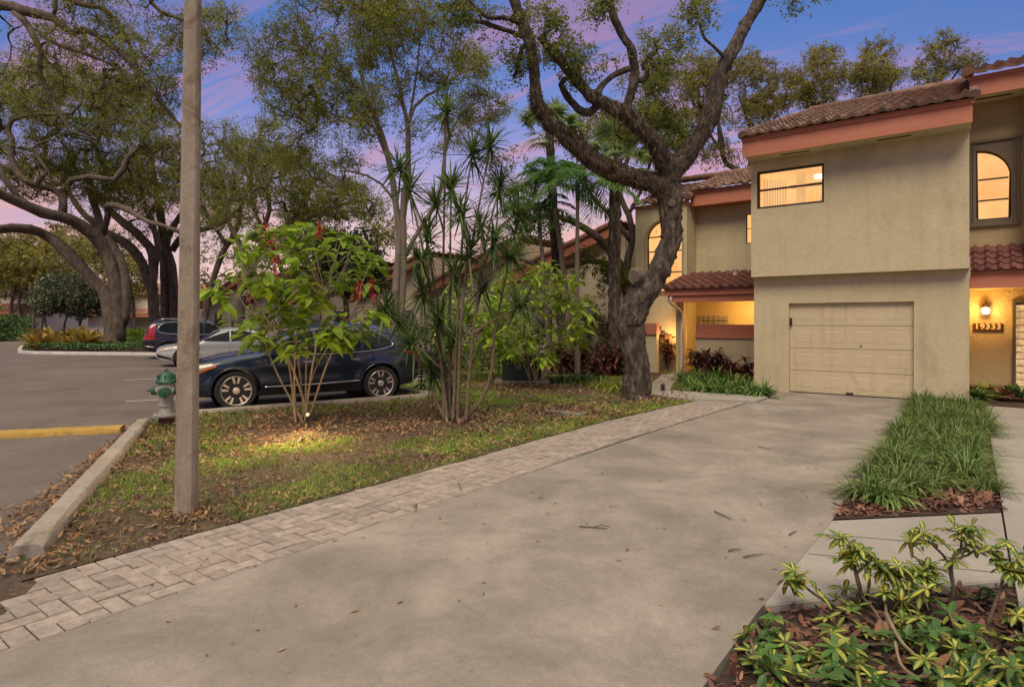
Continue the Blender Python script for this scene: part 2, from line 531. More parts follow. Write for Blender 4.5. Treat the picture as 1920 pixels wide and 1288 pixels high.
M['dark_trim'] = plain('dark_trim', (.012, .012, .012), .6)
M['chrome'] = plain('chrome', (.55, .55, .53), .15, 1, var=.03)
M['car_glass'] = plain('car_glass', (.010, .012, .014), .05, 0, var=.02)
M['car_glass'].node_tree.nodes['Principled BSDF'].inputs['IOR'].default_value = 1.33
M['lamp_glass'] = plain('lamp_glass', (.5, .42, .3), .12, .1, coat=1)
M['amber'] = plain('amber', (.5, .14, .03), .2, 0, coat=1)
M['tail'] = plain('tail', (.42, .012, .012), .15, 0, coat=1)
M['iron_silver'] = rough_mat('iron_silver', [(.3, (.20, .19, .17)), (.7, (.34, .32, .29))], 9, 60, .4, .006, .55, stain=((.16, .09, .05, 1), 10, .6, .6))
M['iron_green'] = plain('iron_green', (.018, .085, .045), .45, 0, .3, 60, .25)
M['rust'] = plain('rust', (.075, .035, .025), .9, 0, .6, 50, .3)
M['black_iron'] = plain('black_iron', (.012, .012, .012), .5)
M['box_green'] = plain('box_green', (.018, .035, .026), .6, 0, .1, 40, .2)
M['cover'] = rough_mat('cover', [(.3, (.12, .13, .09)), (.7, (.2, .2, .15))], 6, 80, .4, .006, .9)
M['white_trim'] = plain('white_trim', (.6, .52, .38), .6)
M['plaque'] = plain('plaque', (.075, .026, .012), .6, 0, .2, 50)
M['numeral'] = plain('numeral', (.75, .55, .25), .4)
M['room'] = emis('room', (1, .47, .12), (1, .63, .235), .90, 1.6)  # room walls and ceilings glow themselves, standing in for lamplight
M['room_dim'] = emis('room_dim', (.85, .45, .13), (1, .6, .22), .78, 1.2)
M['curtain'] = emis('curtain', (.9, .48, .14), (1, .62, .24), .72, 3)  # cloth glows by itself in place of lamplight falling on it
M['pane'] = glass('pane', (1, .97, .9), .10)
M['block'] = plain('block', (.32, .28, .22), .15, 0, .5, 30)
M['dark_pane'] = plain('dark_pane', (.03, .03, .032), .06, 0, coat=1)
M['wall_far'] = rough_mat('wall_far', [(.3, (.56, .47, .31)), (.7, (.64, .55, .38))], 1, 20, .5, .02, .9)
M['wall_white'] = rough_mat('wall_white', [(.3, (.55, .49, .42)), (.7, (.64, .58, .5))], 1, 20, .4, .02, .9)
M['cut_wood'] = rough_mat('cut_wood', [(.3, (.08, .056, .04)), (.7, (.2, .155, .11))], 14, 40, .6, .01, .9)
# ------------------------------------------------------------------ sky and light
w = bpy.data.worlds.new('World')
sc.world = w
w.use_nodes = True
nt = w.node_tree
nt.nodes.clear()
L = nt.links.new
tc = N(nt, 'ShaderNodeTexCoord')
sx = N(nt, 'ShaderNodeSeparateXYZ')
L(tc.outputs['Generated'], sx.inputs[0])
def math_(op, a, b=None):
    n = N(nt, 'ShaderNodeMath', operation=op)
    for s_, v in zip(n.inputs, (a, b)):
        if v is None: continue
        if hasattr(v, 'links'): L(v, s_)
        else: s_.default_value = v
    return n.outputs[0]
z = sx.outputs[2]
base = ramp(nt, z, [(0.0, lin(238, 190, 170)), (.07, lin(238, 200, 190)), (.15, lin(218, 188, 196)), (.23, lin(166, 160, 206)), (.31, lin(124, 140, 204)), (.42, lin(88, 122, 190)), (.56, lin(92, 118, 178))])
# bluer away from the sunset, which lies along the view to the far car park
glow = math_('ADD', math_('MULTIPLY', sx.outputs[0], -.58), math_('MULTIPLY', sx.outputs[1], .81))
blue = ramp(nt, z, [(0, lin(206, 166, 180)), (.12, lin(176, 146, 182)), (.2, lin(118, 122, 182)), (.3, lin(82, 116, 180)), (.4, lin(70, 112, 176)), (.55, lin(74, 112, 178))])
gf = ramp(nt, glow, [(.62, (1, 1, 1)), (.93, (0, 0, 0))])
base = mixc(nt, gf, base, blue)
# streaks of pink cloud on a plane overhead
inv = math_('DIVIDE', 1.0, math_('ADD', math_('MAXIMUM', z, 0), .12))
cb = N(nt, 'ShaderNodeCombineXYZ')
L(math_('MULTIPLY', sx.outputs[0], inv), cb.inputs[0])
L(math_('MULTIPLY', sx.outputs[1], inv), cb.inputs[1])
mp = N(nt, 'ShaderNodeMapping')
mp.inputs['Rotation'].default_value = (0, 0, R(-28))
mp.inputs['Scale'].default_value = (.42, 1.7, 1)
L(cb.outputs[0], mp.inputs[0])
cl = noise(nt, 1.5, 9, .62, .9, co=mp.outputs[0])
cf = ramp(nt, cl, [(.49, (0, 0, 0)), (.61, (.8, .8, .8))])
cf2 = mixc(nt, ramp(nt, z, [(.02, (.2, .2, .2)), (.12, (1, 1, 1)), (.5, (.85, .85, .85))]), (0, 0, 0, 1), cf)
pink = ramp(nt, z, [(.05, lin(244, 196, 176)), (.2, lin(214, 154, 164)), (.34, lin(192, 136, 166)), (.5, lin(150, 125, 170))])
skyc = mixc(nt, cf2, base, pink)
# warm bright zenith added above the view to light the ground more
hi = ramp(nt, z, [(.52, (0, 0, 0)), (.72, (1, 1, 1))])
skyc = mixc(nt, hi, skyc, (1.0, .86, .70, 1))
low = ramp(nt, z, [(0, (0, 0, 0)), (.004, (1, 1, 1))])
skyc = mixc(nt, low, (.16, .12, .1, 1), skyc)
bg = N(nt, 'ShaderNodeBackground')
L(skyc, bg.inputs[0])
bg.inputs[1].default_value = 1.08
ns = N(nt, 'ShaderNodeTexSky', sky_type='NISHITA')
ns.sun_disc = False
ns.sun_elevation = R(62)
ns.sun_rotation = R(205)
bn = N(nt, 'ShaderNodeBackground')
L(ns.outputs[0], bn.inputs[0])
bn.inputs[1].default_value = 0.004
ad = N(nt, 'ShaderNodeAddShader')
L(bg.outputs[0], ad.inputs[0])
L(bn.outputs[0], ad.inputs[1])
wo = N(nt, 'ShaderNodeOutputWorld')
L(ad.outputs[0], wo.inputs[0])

def light(name, typ, loc, energy, col=(1, .62, .25), size=.05, rot=None, **kw):
    l = bpy.data.lights.new(name, typ)
    l.energy = energy
    l.color = col
    if typ == 'SUN': l.angle = size
    elif typ == 'AREA': l.size = size
    else: l.shadow_soft_size = size
    for k, v in kw.items(): setattr(l, k, v)
    o = bpy.data.objects.new(name, l)
    COL.objects.link(o)
    o.location = loc
    if rot is not None: o.rotation_euler = rot
    return o

def aim(o, to):
    o.rotation_euler = (Vector(to) - o.location).to_track_quat('-Z', 'Y').to_euler()
# soft, nearly shadowless dusk light from high behind the camera
s = light('sun', 'SUN', (3, -8, 20), 2.65, (1, .87, .68), R(32))
aim(s, (-3, 6, 0))

# ------------------------------------------------------------------ helpers on the ground
def inside(poly, x, y):
    c = np.zeros(len(x), bool)
    n = len(poly)
    for i in range(n):
        x0, y0 = poly[i]
        x1, y1 = poly[(i + 1) % n]
        k = ((y0 > y) != (y1 > y))
        c ^= k & (x < (x1 - x0) * (y - y0) / ((y1 - y0) if y1 != y0 else 1e-9) + x0)
    return c

def scatter(poly, n):
    a = np.array(poly)
    lo, hi_ = a.min(0), a.max(0)
    p = rng.uniform(lo, hi_, (n, 2))
    return p[inside(poly, p[:, 0], p[:, 1])]

def sheet(name, poly, z_, m, thick=0):
    if thick: return struct(name, MB().prism(list(poly), z_ - thick, z_), m)
    n = len(poly)
    ar = sum(poly[i][0] * poly[(i + 1) % n][1] - poly[(i + 1) % n][0] * poly[i][1] for i in range(n))
    if ar < 0: poly = poly[::-1]
    return struct(name, MB().ngon([(x, y, z_) for x, y in poly]), m)

# ------------------------------------------------------------------ the ground
struct('ground', MB().ngon([(-500, -300, -.05), (500, -300, -.05), (500, 500, -.05), (-500, 500, -.05)]), M['ground'])
LAWN = [(-4.82, 1.25), (-4.80, 9.5), (-4.5, 12.6), (-4.45, 13.5), (-4.45, 19.6), (-46, 19.6), (-46, 17.2), (-13.2, 14.2), (-11.55, 10.25), (-9.55, 9.42), (-10.95, 5.3), (-10.68, 4.3), (-5.33, 1.38)]
sheet('asphalt', [(-3.9, -40), (-3.9, .6), (-4.82, 1.2), (-5.2, 1.5), (-10.6, 4.6), (-10.9, 5.4), (-9.4, 9.5), (-11.4, 10.4), (-13.2, 14.4), (-46, 17.4), (-46, 70), (-52, 70), (-66, 24), (-130, 26), (-130, -40)], -.02, M['asphalt'])
sheet('lawn', LAWN, 0.004, M['soil'])
sheet('driveway', [(-3.86, -6), (-.96, -6), (-.97, 3.6), (-.92, 5.65), (-.98, 15.32), (-3.55, 15.32), (-3.55, 13.85), (-3.78, 9), (-3.86, 5)], 0.0, M['concrete'], .12)
sheet('front_path', [(-.962, 3.74), (.21, 5.06), (.21, 6.74), (-.915, 5.64)], 0.004, M['slab'], .1)
g = MB()   # side wall of the path slab where the bed drops away
g.obox((-.376, 4.395, -.05), (unit((1.172, 1.32, 0)), unit((-1.32, 1.172, 0)), (0, 0, 1)), (.88, .012, .0499))
struct('path_edge', g, M['slab'])
for k, (a, b_) in enumerate(((P(1541, 1002)[:2], P(1888, 1031)[:2]), (P(1516, 1039)[:2], P(1869, 1074)[:2]))):
    a, b_ = np.array((*a, .0052)), np.array((*b_, .0052))
    d_ = unit(b_ - a)
    sd = np.array((-d_[1], d_[0], 0)) * .006
    struct('path_joint', MB().ngon([a - sd, b_ - sd, b_ + sd, a + sd]), M['joint'])
sheet('side_walkway', [(.225, -3), (6, -3), (6, 15.1), (.225, 15.1)], 0.002, M['slab'], .1)
for y in (7.6, 9.6, 11.6, 13.4):
    struct('walkway_joint', MB().ngon([(.24, y, .0035), (6, y, .0035), (6, y + .012, .0035), (.24, y + .012, .0035)]), M['joint'])
BED = [(-.917, 5.67), (.208, 6.76), (.222, 15.1), (-.975, 15.2)]
sheet('planting_bed', BED, .008, M['mulch_bed'])
BED2 = [(-.965, 1.2), (3, 1.2), (3, 5.2), (.6, 5.15), (.215, 5.03), (-.95, 3.70)]
sheet('mulch_bed', BED2, -.03, M['mulch_bed'])
sheet('entry_bed', [(.0, 15.1), (3.5, 15.1), (3.5, 16.98), (.0, 16.98)], .012, M['mulch_bed'])
# path from the drive to the porch gate
pp = [P(1252, 748), P(1300, 752), P(1418, 756), P(1440, 748.5), P(1392, 744), P(1300, 738.5), P(1256, 735), P(1262, 722), P(1275, 712), P(1270, 702), P(1240, 706), P(1222, 722), P(1222, 742)]
porch_path = [(p[0], p[1]) for p in pp]
g = MB().prism(porch_path, -.02, .05)
struct('porch_path', g, M['slab'])
porch_bed = [(p[0], p[1]) for p in (P(1256, 734), P(1300, 738), P(1392, 743), P(1440, 747.5))] + [(-3.6, 15.25), (-4.1, 15.28), (-4.1, 18.28), (-7.0, 18.28)]
sheet('porch_bed', porch_bed, .03, M['mulch_bed'])

# herringbone pavers, one brick per island
g = MB()
bw, bl, gap = .115, .23, .006
X0, X1 = -4.80, -3.858
def lx(y): return X0 + np.clip((y - 9) * .075, 0, .33)      # the strip follows the drive, which narrows near the house
def rx_(y): return X1 + np.clip((y - 8) * .045, 0, .3)
for i in range(-8, 20):
    for j in range(-75, 130):
        for kind in (0, 1):
            ox = X0 + (i + (0 if True else 0)) * bw
            # classic 90 degree herringbone: each row steps one brick width
            u = i * 2 * bw * 2
            a0 = (j % 4)
            if kind == 0:
                x0, y0, sx_, sy_ = X0 + (4 * i + a0) * bw, j * bw, 2 * bw, bw
            else:
                x0, y0, sx_, sy_ = X0 + (4 * i + a0 + 2) * bw, j * bw, bw, 2 * bw
                y0 = j * bw - bw
            y0 += 1.2
            x1, y1 = x0 + sx_ - gap, y0 + sy_ - gap
            if y1 < -6 or y0 > 12.9: continue
            ym = (y0 + y1) / 2
            flare = -.75 * max(0, min(1, (1.25 - ym) / 1.2)) if ym < 1.25 else 0
            l_, r_ = lx(ym) + flare * 0, rx_(ym)
            if x1 < l_ + .015 or x0 > r_ - .015: continue
            x0, x1 = max(x0, l_), min(x1, r_)
            if x1 - x0 < .02: continue
            zt = .006 + rng.normal(0, .0022)
            tx, ty = rng.normal(0, .006, 2)
            if (-4.8 + (1.37 - y1) * 1.45) > x0 - .02 and y0 < 1.4:      # cut corner where the strip meets the gutter
                q = [(x0, y0), (x1, y0), (x1, y1), (x0, y1)]
                f_ = lambda p: p[0] - (-4.8 + (1.37 - p[1]) * 1.45)
                o_ = []
                for a_, b_ in zip(q, q[1:] + q[:1]):
                    fa, fb = f_(a_), f_(b_)
                    if fa >= 0: o_.append(a_)
                    if (fa >= 0) != (fb >= 0):
                        k_ = fa / (fa - fb)
                        o_.append((a_[0] + (b_[0] - a_[0]) * k_, a_[1] + (b_[1] - a_[1]) * k_))
                if len(o_) > 2: g.prism(o_, -.02, zt)
                continue
            V = []
            for (xx, yy) in ((x0, y0), (x1, y0), (x1, y1), (x0, y1)):
                V.append((xx, yy, -.02))
            e = .006
            for (xx, yy) in ((x0 + e * .3, y0 + e * .3), (x1 - e * .3, y0 + e * .3), (x1 - e * .3, y1 - e * .3), (x0 + e * .3, y1 - e * .3)):
                V.append((xx, yy, zt - .004))
            for (xx, yy) in ((x0 + e, y0 + e), (x1 - e, y0 + e), (x1 - e, y1 - e), (x0 + e, y1 - e)):
                V.append((xx, yy, zt + tx * (xx - x0) + ty * (yy - y0)))
            g.quads(V, [(0, 1, 5, 4), (1, 2, 6, 5), (2, 3, 7, 6), (3, 0, 4, 7), (4, 5, 9, 8), (5, 6, 10, 9), (6, 7, 11, 10), (7, 4, 8, 11), (8, 9, 10, 11)])
struct('paver_border', g, M['brick'])
sheet('gutter_soil', [(-4.79, 1.36), (-5.34, 1.40), (-6.1, .9), (-6.4, -.6), (-3.87, -2.5), (-3.87, .70)], -.008, M['soil'])
struct('paver_joints', MB().ngon([(-3.865, .72, -.004), (-3.62, 13.2, -.004), (-4.5, 13.2, -.004), (-4.81, 9.2, -.004), (-4.81, 1.37, -.004)]), M['joint'])

# kerbs
def kerb(name, pts, wd, z0, z1, m, label, cat='kerb', group=None):
    pts = [np.array((*p[:2], 0.0)) for p in pts]
    pts = list(catmull(pts, .3)) if len(pts) > 2 else pts
    q = np.array(pts)
    q = np.array([q[0] + (q[-1] - q[0]) * i / 24 for i in range(25)]) if len(q) == 2 else q
    t = unit(np.gradient(q, axis=0))
    sd = np.stack([-t[:, 1], t[:, 0], 0 * t[:, 0]], -1)
    g = MB()
    n = len(q)
    prof = [(-wd / 2 - .012, z0), (-wd / 2, z1 - .03), (-wd / 2 + .03, z1), (wd / 2 - .03, z1), (wd / 2, z1 - .03), (wd / 2 + .012, z0)]
    V = np.array([[q[i] + sd[i] * (a + rng.normal(0, .003)) + np.array((0, 0, b + rng.normal(0, .002))) for a, b in prof] for i in range(n)]).reshape(-1, 3)
    k = len(prof)
    g.quads(V, [(i * k + j, i * k + j + 1, (i + 1) * k + j + 1, (i + 1) * k + j) for i in range(n - 1) for j in range(k - 1)])
    g.g.append(list(range(k))[::-1]); g.g.append([(n - 1) * k + x for x in range(k)])
    o = g.build(name, m, smooth=40)
    return tag(o, label, cat, group)
kerb('concrete_kerb', [P(47, 1048, .0), P(268, 797, .0)], .20, -.03, .10, M['kerb'], 'weathered grey concrete kerb slanting along the left edge of the lawn')
kerb('parking_kerb', [(-10.72, 4.55), (-10.9, 5.35), (-9.5, 9.35), (-9.9, 9.85), (-11.35, 10.3), (-12.2, 12.6)], .14, -.03, .09, M['kerb'], 'low pale kerb beside the dark blue car, turning behind its rear bumper')
kerb('yellow_kerb', [P(-260, 830), P(230, 806)], .28, -.02, .065, M['yellow'], 'yellow painted kerb stub lying on the asphalt at the left')
AX = unit(np.array((1.04, 2.44, 0)))
for i, (px, py) in enumerate(((236, 752), (232, 712), (236, 692))):
    a = P(px, py, -.012)
    a[2] = -.0165
    sd = np.array((AX[1], -AX[0], 0)) * .05
    struct('parking_line', MB().ngon([a - sd, a + sd, a + sd + AX * 5.2, a - sd + AX * 5.2]), M['paint'])
# ------------------------------------------------------------------ house
HOUSE = thing('townhouse', 'two-storey beige stucco townhouse with a garage door and lit windows at the right', 'house', (-3, 15.3, 0))

def wall_panel(g, x0, x1, z0, z1, Y, holes=(), reveal=.14):
    """front face toward -Y with openings: (xa, xb, za, ztop(x) or number)"""
    xs = {x0, x1}
    for xa, xb, za, zt in holes:
        xs |= {xa, xb}
        if callable(zt):
            xs |= {xa + (xb - xa) * .5 * (1 - math.cos(math.pi * i / 24)) for i in range(25)}
    xs = sorted(xs)
    for a, b in zip(xs[:-1], xs[1:]):
        m_ = (a + b) / 2
        cuts = sorted([h for h in holes if h[0] < m_ < h[1]], key=lambda h: h[2])
        lo = (z0, z0)
        for h in cuts:
            top = (h[3](a), h[3](b)) if callable(h[3]) else (h[3], h[3])
            g.quads([(a, Y, lo[0]), (b, Y, lo[1]), (b, Y, h[2]), (a, Y, h[2])], [(0, 1, 2, 3)])
            g.quads([(a, Y, top[0]), (b, Y, top[1]), (b, Y + reveal, top[1]), (a, Y + reveal, top[0])], [(0, 3, 2, 1)])
            g.quads([(a, Y, h[2]), (b, Y, h[2]), (b, Y + reveal, h[2]), (a, Y + reveal, h[2])], [(0, 1, 2, 3)])
            lo = top
        g.quads([(a, Y, lo[0]), (b, Y, lo[1]), (b, Y, z1), (a, Y, z1)], [(0, 1, 2, 3)])
    for xa, xb, za, zt in holes:
        for x in (xa, xb):
            zz = zt(x) if callable(zt) else zt
            if zz - za > .01:
                g.quads([(x, Y, za), (x, Y + reveal, za), (x, Y + reveal, zz), (x, Y, zz)], [(0, 1, 2, 3)])

def tile_roof(g, o, u, v, wd, ln, tw=.26, course=.38, seed=1):
    o, u, v = np.asarray(o, float), unit(u), unit(v)
    n = np.cross(u, v)
    if n[2] < 0: n = -n
    nc, nr = max(1, round(wd / tw)), max(1, round(ln / course))
    tw, course = wd / nc, ln / nr
    s = np.linspace(0, 1, 9)
    h = .075 * (tw / .26) * np.maximum(0.0, np.cos((s - .42) * 2 * math.pi)) ** .8 + .008
    for r in range(nr):
        for c in range(nc):
            jx, jz = rng.normal(0, .006), rng.normal(0, .004)
            a = o + u * (c * tw) + v * (r * course - .05 + jx)
            lo = np.array([a + u * (x * tw) + n * (hh + .03 + jz) for x, hh in zip(s, h)])
            up = np.array([a + u * (x * tw * .995) + v * (course + .06) + n * (hh * .9) for x, hh in zip(s, h)])
            lip = np.array([a + u * (x * tw) + n * (hh * .3 - .01) for x, hh in zip(s, h)])
            V = np.concatenate([lip, lo, up])
            k = 9
            g.quads(V, [(i, i + 1, k + i + 1, k + i) for i in range(8)] + [(k + i, k + i + 1, 2 * k + i + 1, 2 * k + i) for i in range(8)])

def ridge(g, a, b, r=.13):
    a, b = np.asarray(a, float), np.asarray(b, float)
    L_ = np.linalg.norm(b - a)
    n = max(1, int(L_ / .36))
    for i in range(n):
        p, q = a + (b - a) * i / n, a + (b - a) * (i + 1.12) / n
        g.tube([p, q], [r * 1.08, r * .9], 10)

XL, XR = -4.17, -.02
YG, YU = 15.30, 15.05
ZB, ZT = 2.69, 5.40
# garage wall
g = MB()
wall_panel(g, XL, XR, -.05, ZB + .01, YG, [(-3.39, -.95, -.04, 2.06)], .13)
g.quads([(XR, YG, -.05), (XR, 22, -.05), (XR, 22, ZB), (XR, YG, ZB)], [(0, 1, 2, 3)])
g.quads([(XL, YG, -.05), (XL, 22, -.05), (XL, 22, ZB), (XL, YG, ZB)], [(0, 3, 2, 1)])
g.build('garage_wall', M['stucco'], HOUSE)
# garage door: four sections of four raised panels
g = MB()
dx0, dx1, dz0, dz1, YD = -3.39, -.95, 0.0, 2.06, YG + .09
g.box(dx0, dx1, YD + .02, YD + .06, dz0, dz1)
pw, ph = (dx1 - dx0) / 4, (dz1 - dz0) / 4
for r in range(4):
    g.box(dx0 + .003, dx1 - .003, YD, YD + .0199, dz0 + r * ph + .006, dz0 + (r + 1) * ph - .006)
    for c in range(4):
        a, b, e, f = dx0 + c * pw + .075, dx0 + (c + 1) * pw - .075, dz0 + r * ph + .1, dz0 + (r + 1) * ph - .1
        y = YD - .0005
        # a moulded ring, then a raised field
        for (ins, yy) in (((0, 0), None),):
            ring = [(a, e), (b, e), (b, f), (a, f)]
            k = [(0, -.001), (.008, .004), (.018, .004), (.04, -.003)]
            V = []
            for ii, dy in k:
                V += [(a + ii, y + dy, e + ii), (b - ii, y + dy, e + ii), (b - ii, y + dy, f - ii), (a + ii, y + dy, f - ii)]
            Q = [(4 * q + i, 4 * q + (i + 1) % 4, 4 * q + 4 + (i + 1) % 4, 4 * q + 4 + i) for q in range(3) for i in range(4)] + [(12, 13, 14, 15)]
            g.quads(V, Q)
GD = g.build('garage_door', M['garage'], HOUSE)
MB().obox(((dx0 + dx1) / 2 + .02, YD - .02, .05), ((1, 0, 0), (0, 1, 0), (0, 0, 1)), (.07, .012, .015)).build('handle', M['rust'], GD)
MB().lathe([(.018, 0), (.018, .012), (.0, .012)], (-1.93, YD, 1.1), (0, -1, 0), 12).build('lock', M['bronze'], GD)
MB().box(dx0 - .0, dx1 + .0, YG + .06, YG + .085, -.003, .018).build('door_seal', M['dark_trim'], GD)
MB().box(-3.372, -3.33, YG + .02, YG + .06, 1.55, 1.72).build('keypad', M['dark_trim'], HOUSE)
# upper storey
wx0 = WY(1419, 350, YU)[0]; wx1 = WY(1545, 350, YU)[0]
wz1 = WY(1482, 314, YU)[2]; wz0 = WY(1482, 386, YU)[2]
g = MB()
wall_panel(g, XL, XR, ZB, ZT, YU, [(wx0, wx1, wz0, wz1)], .12)
g.quads([(XL, YU, ZB), (XR, YU, ZB), (XR, YG + .02, ZB), (XL, YG + .02, ZB)], [(0, 3, 2, 1)])
g.quads([(XR, YU, ZB), (XR, 22, ZB), (XR, 22, ZT + .3), (XR, YU, ZT + .3)], [(0, 1, 2, 3)])
# left flank with its gable
g.ngon([(XL, YU, ZB), (XL, YU, ZT), (XL, 14.45, ZT + .3), (XL, 21.8, 8.3), (XL, 29, 5.8), (XL, 29, ZB)])
g.build('upper_wall', M['stucco'], HOUSE)
# roof, fascia, soffit
YF = 14.5
g = MB().box(XL - .0, XR + .03, YF, YU - .002, 5.40, 5.42)
g.build('soffit', M['stucco'], HOUSE)
g = MB().box(XL - .03, XR + .05, YF - .03, YF - .001, 5.40, 5.74)
g.box(XL - .05, XR + .07, YF - .055, YF - .002, 5.745, 5.85)
g.build('fascia', M['fascia'], HOUSE)
pitch = np.array((0, 7.4, 2.56)); pl = np.linalg.norm(pitch)
g = MB()
tile_roof(g, (XL - .03, YF - .12, 5.86), (1, 0, 0), pitch, XR - XL + .12, pl)
rf = g.build('roof', M['tile'], HOUSE, smooth=50)
g = MB()
o0, o1 = np.array((XL - .02, YF - .1, 5.84)), np.array((XR + .08, YF - .1, 5.84))
g.faces([o0, o1, o1 + pitch, o0 + pitch, o0 + pitch + (0, 7.4, -2.56), o1 + pitch + (0, 7.4, -2.56)], [(0, 1, 2, 3), (3, 2, 5, 4)])
g.build('roof_deck', M['tile'], HOUSE)
g = MB()
for q in range(19):    # verge tiles down both rakes and along the ridge
    for ox, sgn in ((o0, 1), (o1, -1)):
        a = ox + pitch * (q / 19.0) + (0, 0, .05); b = ox + pitch * ((q + 1.15) / 19.0) + (0, 0, .09)
        g.tube([a, b], [.10, .085], 9)
ridge(g, o0 + pitch + (0, 0, .08), o1 + pitch + (0, 0, .08))
g.build('verge_tile', M['tile'], HOUSE, smooth=50)
for px, w_ in ((1490, 52), (1676, 62)):
    c = WY(px, 285 if px < 1600 else 258, 14.72)
    MB().box(c[0] - .3, c[0] + .3, 14.72, 14.78, 5.39, 5.3995).build('soffit_vent', M['dark_trim'], HOUSE)
# upper window
def window(name, x0, x1, z0, z1, Y, bars_h=(), bars_v=(), fw=.045, room=True, back=2.2, top=None, m='bronze', roomm='room', ml=.3, mr=.3):
    g = MB()
    if top is None:
        g.box(x0, x1, Y, Y + .06, z1 - fw, z1); g.box(x0, x1, Y, Y + .06, z0, z0 + fw)
        g.box(x0, x0 + fw, Y, Y + .06, z0 + fw, z1 - fw); g.box(x1 - fw, x1, Y, Y + .06, z0 + fw, z1 - fw)
    else:
        g.box(x0, x1, Y, Y + .06, z0, z0 + fw)
        xs = [x0 + (x1 - x0) * .5 * (1 - math.cos(math.pi * i / 28)) for i in range(29)]
        arc = [np.array((x, Y + .03, top(x))) for x in xs]
        pts = [np.array((x0 + fw / 2, Y + .03, z0 + fw))] + arc + [np.array((x1 - fw / 2, Y + .03, z0 + fw))]
        pts = [p for i, p in enumerate(pts) if i == 0 or np.linalg.norm(p - pts[i - 1]) > 1e-4]
        g.tube(pts, fw / 2 + .006, 6)
    tp = (lambda x: z1) if top is None else top
    for zb in bars_h:
        g.box(x0 + fw, x1 - fw, Y + .005, Y + .055, zb - fw * .4, zb + fw * .4)
    for xb in bars_v:
        g.box(xb - fw * .35, xb + fw * .35, Y + .008, Y + .05, z0 + fw, tp(xb) - fw * .5)
    wn = g.build('window', M[m], HOUSE)
    g = MB()
    if top is None:
        g.quads([(x0 + .02, Y + .035, z0 + .02), (x1 - .02, Y + .035, z0 + .02), (x1 - .02, Y + .035, z1 - .02), (x0 + .02, Y + .035, z1 - .02)], [(0, 1, 2, 3)])
    else:
        g.ngon([(x0 + .01, Y + .035, z0 + .02), (x1 - .01, Y + .035, z0 + .02)] + [(x, Y + .035, top(x) - .01) for x in xs[::-1]])
    g.build('pane', M['pane'], wn)
    # the room behind, lamplight put in as glowing surfaces: back wall, ceiling, side walls
    zc = (z1 if top is None else max(top(x) for x in xs)) + .25
    xa, xb, za = x0 - ml, x1 + mr, z0 - .5
    y0, y1 = Y + .16, Y + back
    g = MB()
    g.quads([(xa, y1, za), (xb, y1, za), (xb, y1, zc), (xa, y1, zc)], [(0, 1, 2, 3)])
    g.quads([(xa, y0, za), (xa, y1, za), (xa, y1, zc), (xa, y0, zc)], [(0, 1, 2, 3)])
    g.build('room_wall', M[roomm], wn)
    g = MB()
    g.quads([(xb, y0, za), (xb, y1, za), (xb, y1, zc), (xb, y0, zc)], [(0, 3, 2, 1)])
    g.quads([(xa, y0, zc), (xb, y0, zc), (xb, y1, zc), (xa, y1, zc)], [(0, 1, 2, 3)])
    g.quads([(xa, y0, za), (xb, y0, za), (xb, y1, za), (xa, y1, za)], [(0, 3, 2, 1)])
    g.build('room_shell', M['room_dim'], wn)
    return wn
wn = window('w', wx0, wx1, wz0, wz1, YU + .05, [(wz0 + wz1) / 2 + .0], [], .05, back=2.6, ml=.03, mr=.9)
g = MB()
for i in range(9):
    x = wx0 + .07 + i * .045
    g.box(x, x + .03, YU + .35 + i * .06, YU + .37 + i * .06, wz0, wz1 - .12)
g.box(wx0 + .55, wx0 + .75, YU + 1.5, YU + 1.6, wz0 - .3, wz1 + .2)
g.build('curtain', M['curtain'], wn)
g = MB().box(wx0 + .95, wx0 + 1.35, YU + 2.45, YU + 2.5, wz0 + .15, wz0 + .62); g.box(wx0 + .2, wx0 + 2.0, YU + 2.4, YU + 2.6, wz1 + .02, wz1 + .08)
g.build('picture_frame', emis('frame_dim', (.5, .24, .07), (.75, .42, .16), .6, 6), wn)  # frames glow faintly, the room's lamplight put into their material
MB().lathe([(.0, 0), (.12, .02), (.14, .1), (0, .12)], (wx0 + 1.1, YU + 1.4, wz1 - .06), sides=16).build('ceiling_lamp', emis('ceiling_glow', (1, .85, .55), (1, .9, .65), 2.0), wn)
# ---- left wing
YM, YL = 20.0, 19.14
gx0, gx1 = -9.09, -7.30
ax0, ax1 = -8.68, -7.45
az0 = 2.59; ar = (ax1 - ax0) / 2; azs = 4.95 - ar; axc = (ax0 + ax1) / 2
arch = lambda x: azs + math.sqrt(max(0, ar * ar - (x - axc) ** 2))
g = MB()
wall_panel(g, gx0, gx1, -.05, 5.50, YL, [(ax0, ax1, az0, arch)], .16)
g.quads([(gx1, YL, -.05), (gx1, YM + .02, -.05), (gx1, YM + .02, 5.5), (gx1, YL, 5.5)], [(0, 1, 2, 3)])
g.quads([(gx0, YL, -.05), (gx0, 26, -.05), (gx0, 26, 5.5), (gx0, YL, 5.5)], [(0, 3, 2, 1)])
g.build('gable_wall', M['stucco'], HOUSE)
inner = lambda x: azs + math.sqrt(max(0, (ar - .01) ** 2 - (x - axc) ** 2))
window('w', ax0 + .01, ax1 - .01, az0, 4.95, YL + .07, [3.25, 3.95, azs + .1], [axc], .045, top=inner, back=1.6, ml=.3, mr=.1)
g = MB()   # stuccoed arch surround
pts = [np.array((ax0 - .03, YL - .005, az0))] + [np.array((axc - (ar + .03) * math.cos(math.pi * i / 24), YL - .005, azs + (ar + .03) * math.sin(math.pi * i / 24))) for i in range(25)] + [np.array((ax1 + .03, YL - .005, az0))]
g.tube(pts, .04, 6)
g.box(ax0 - .07, ax1 + .07, YL - .04, YL + .02, az0 - .05, az0 - .001)
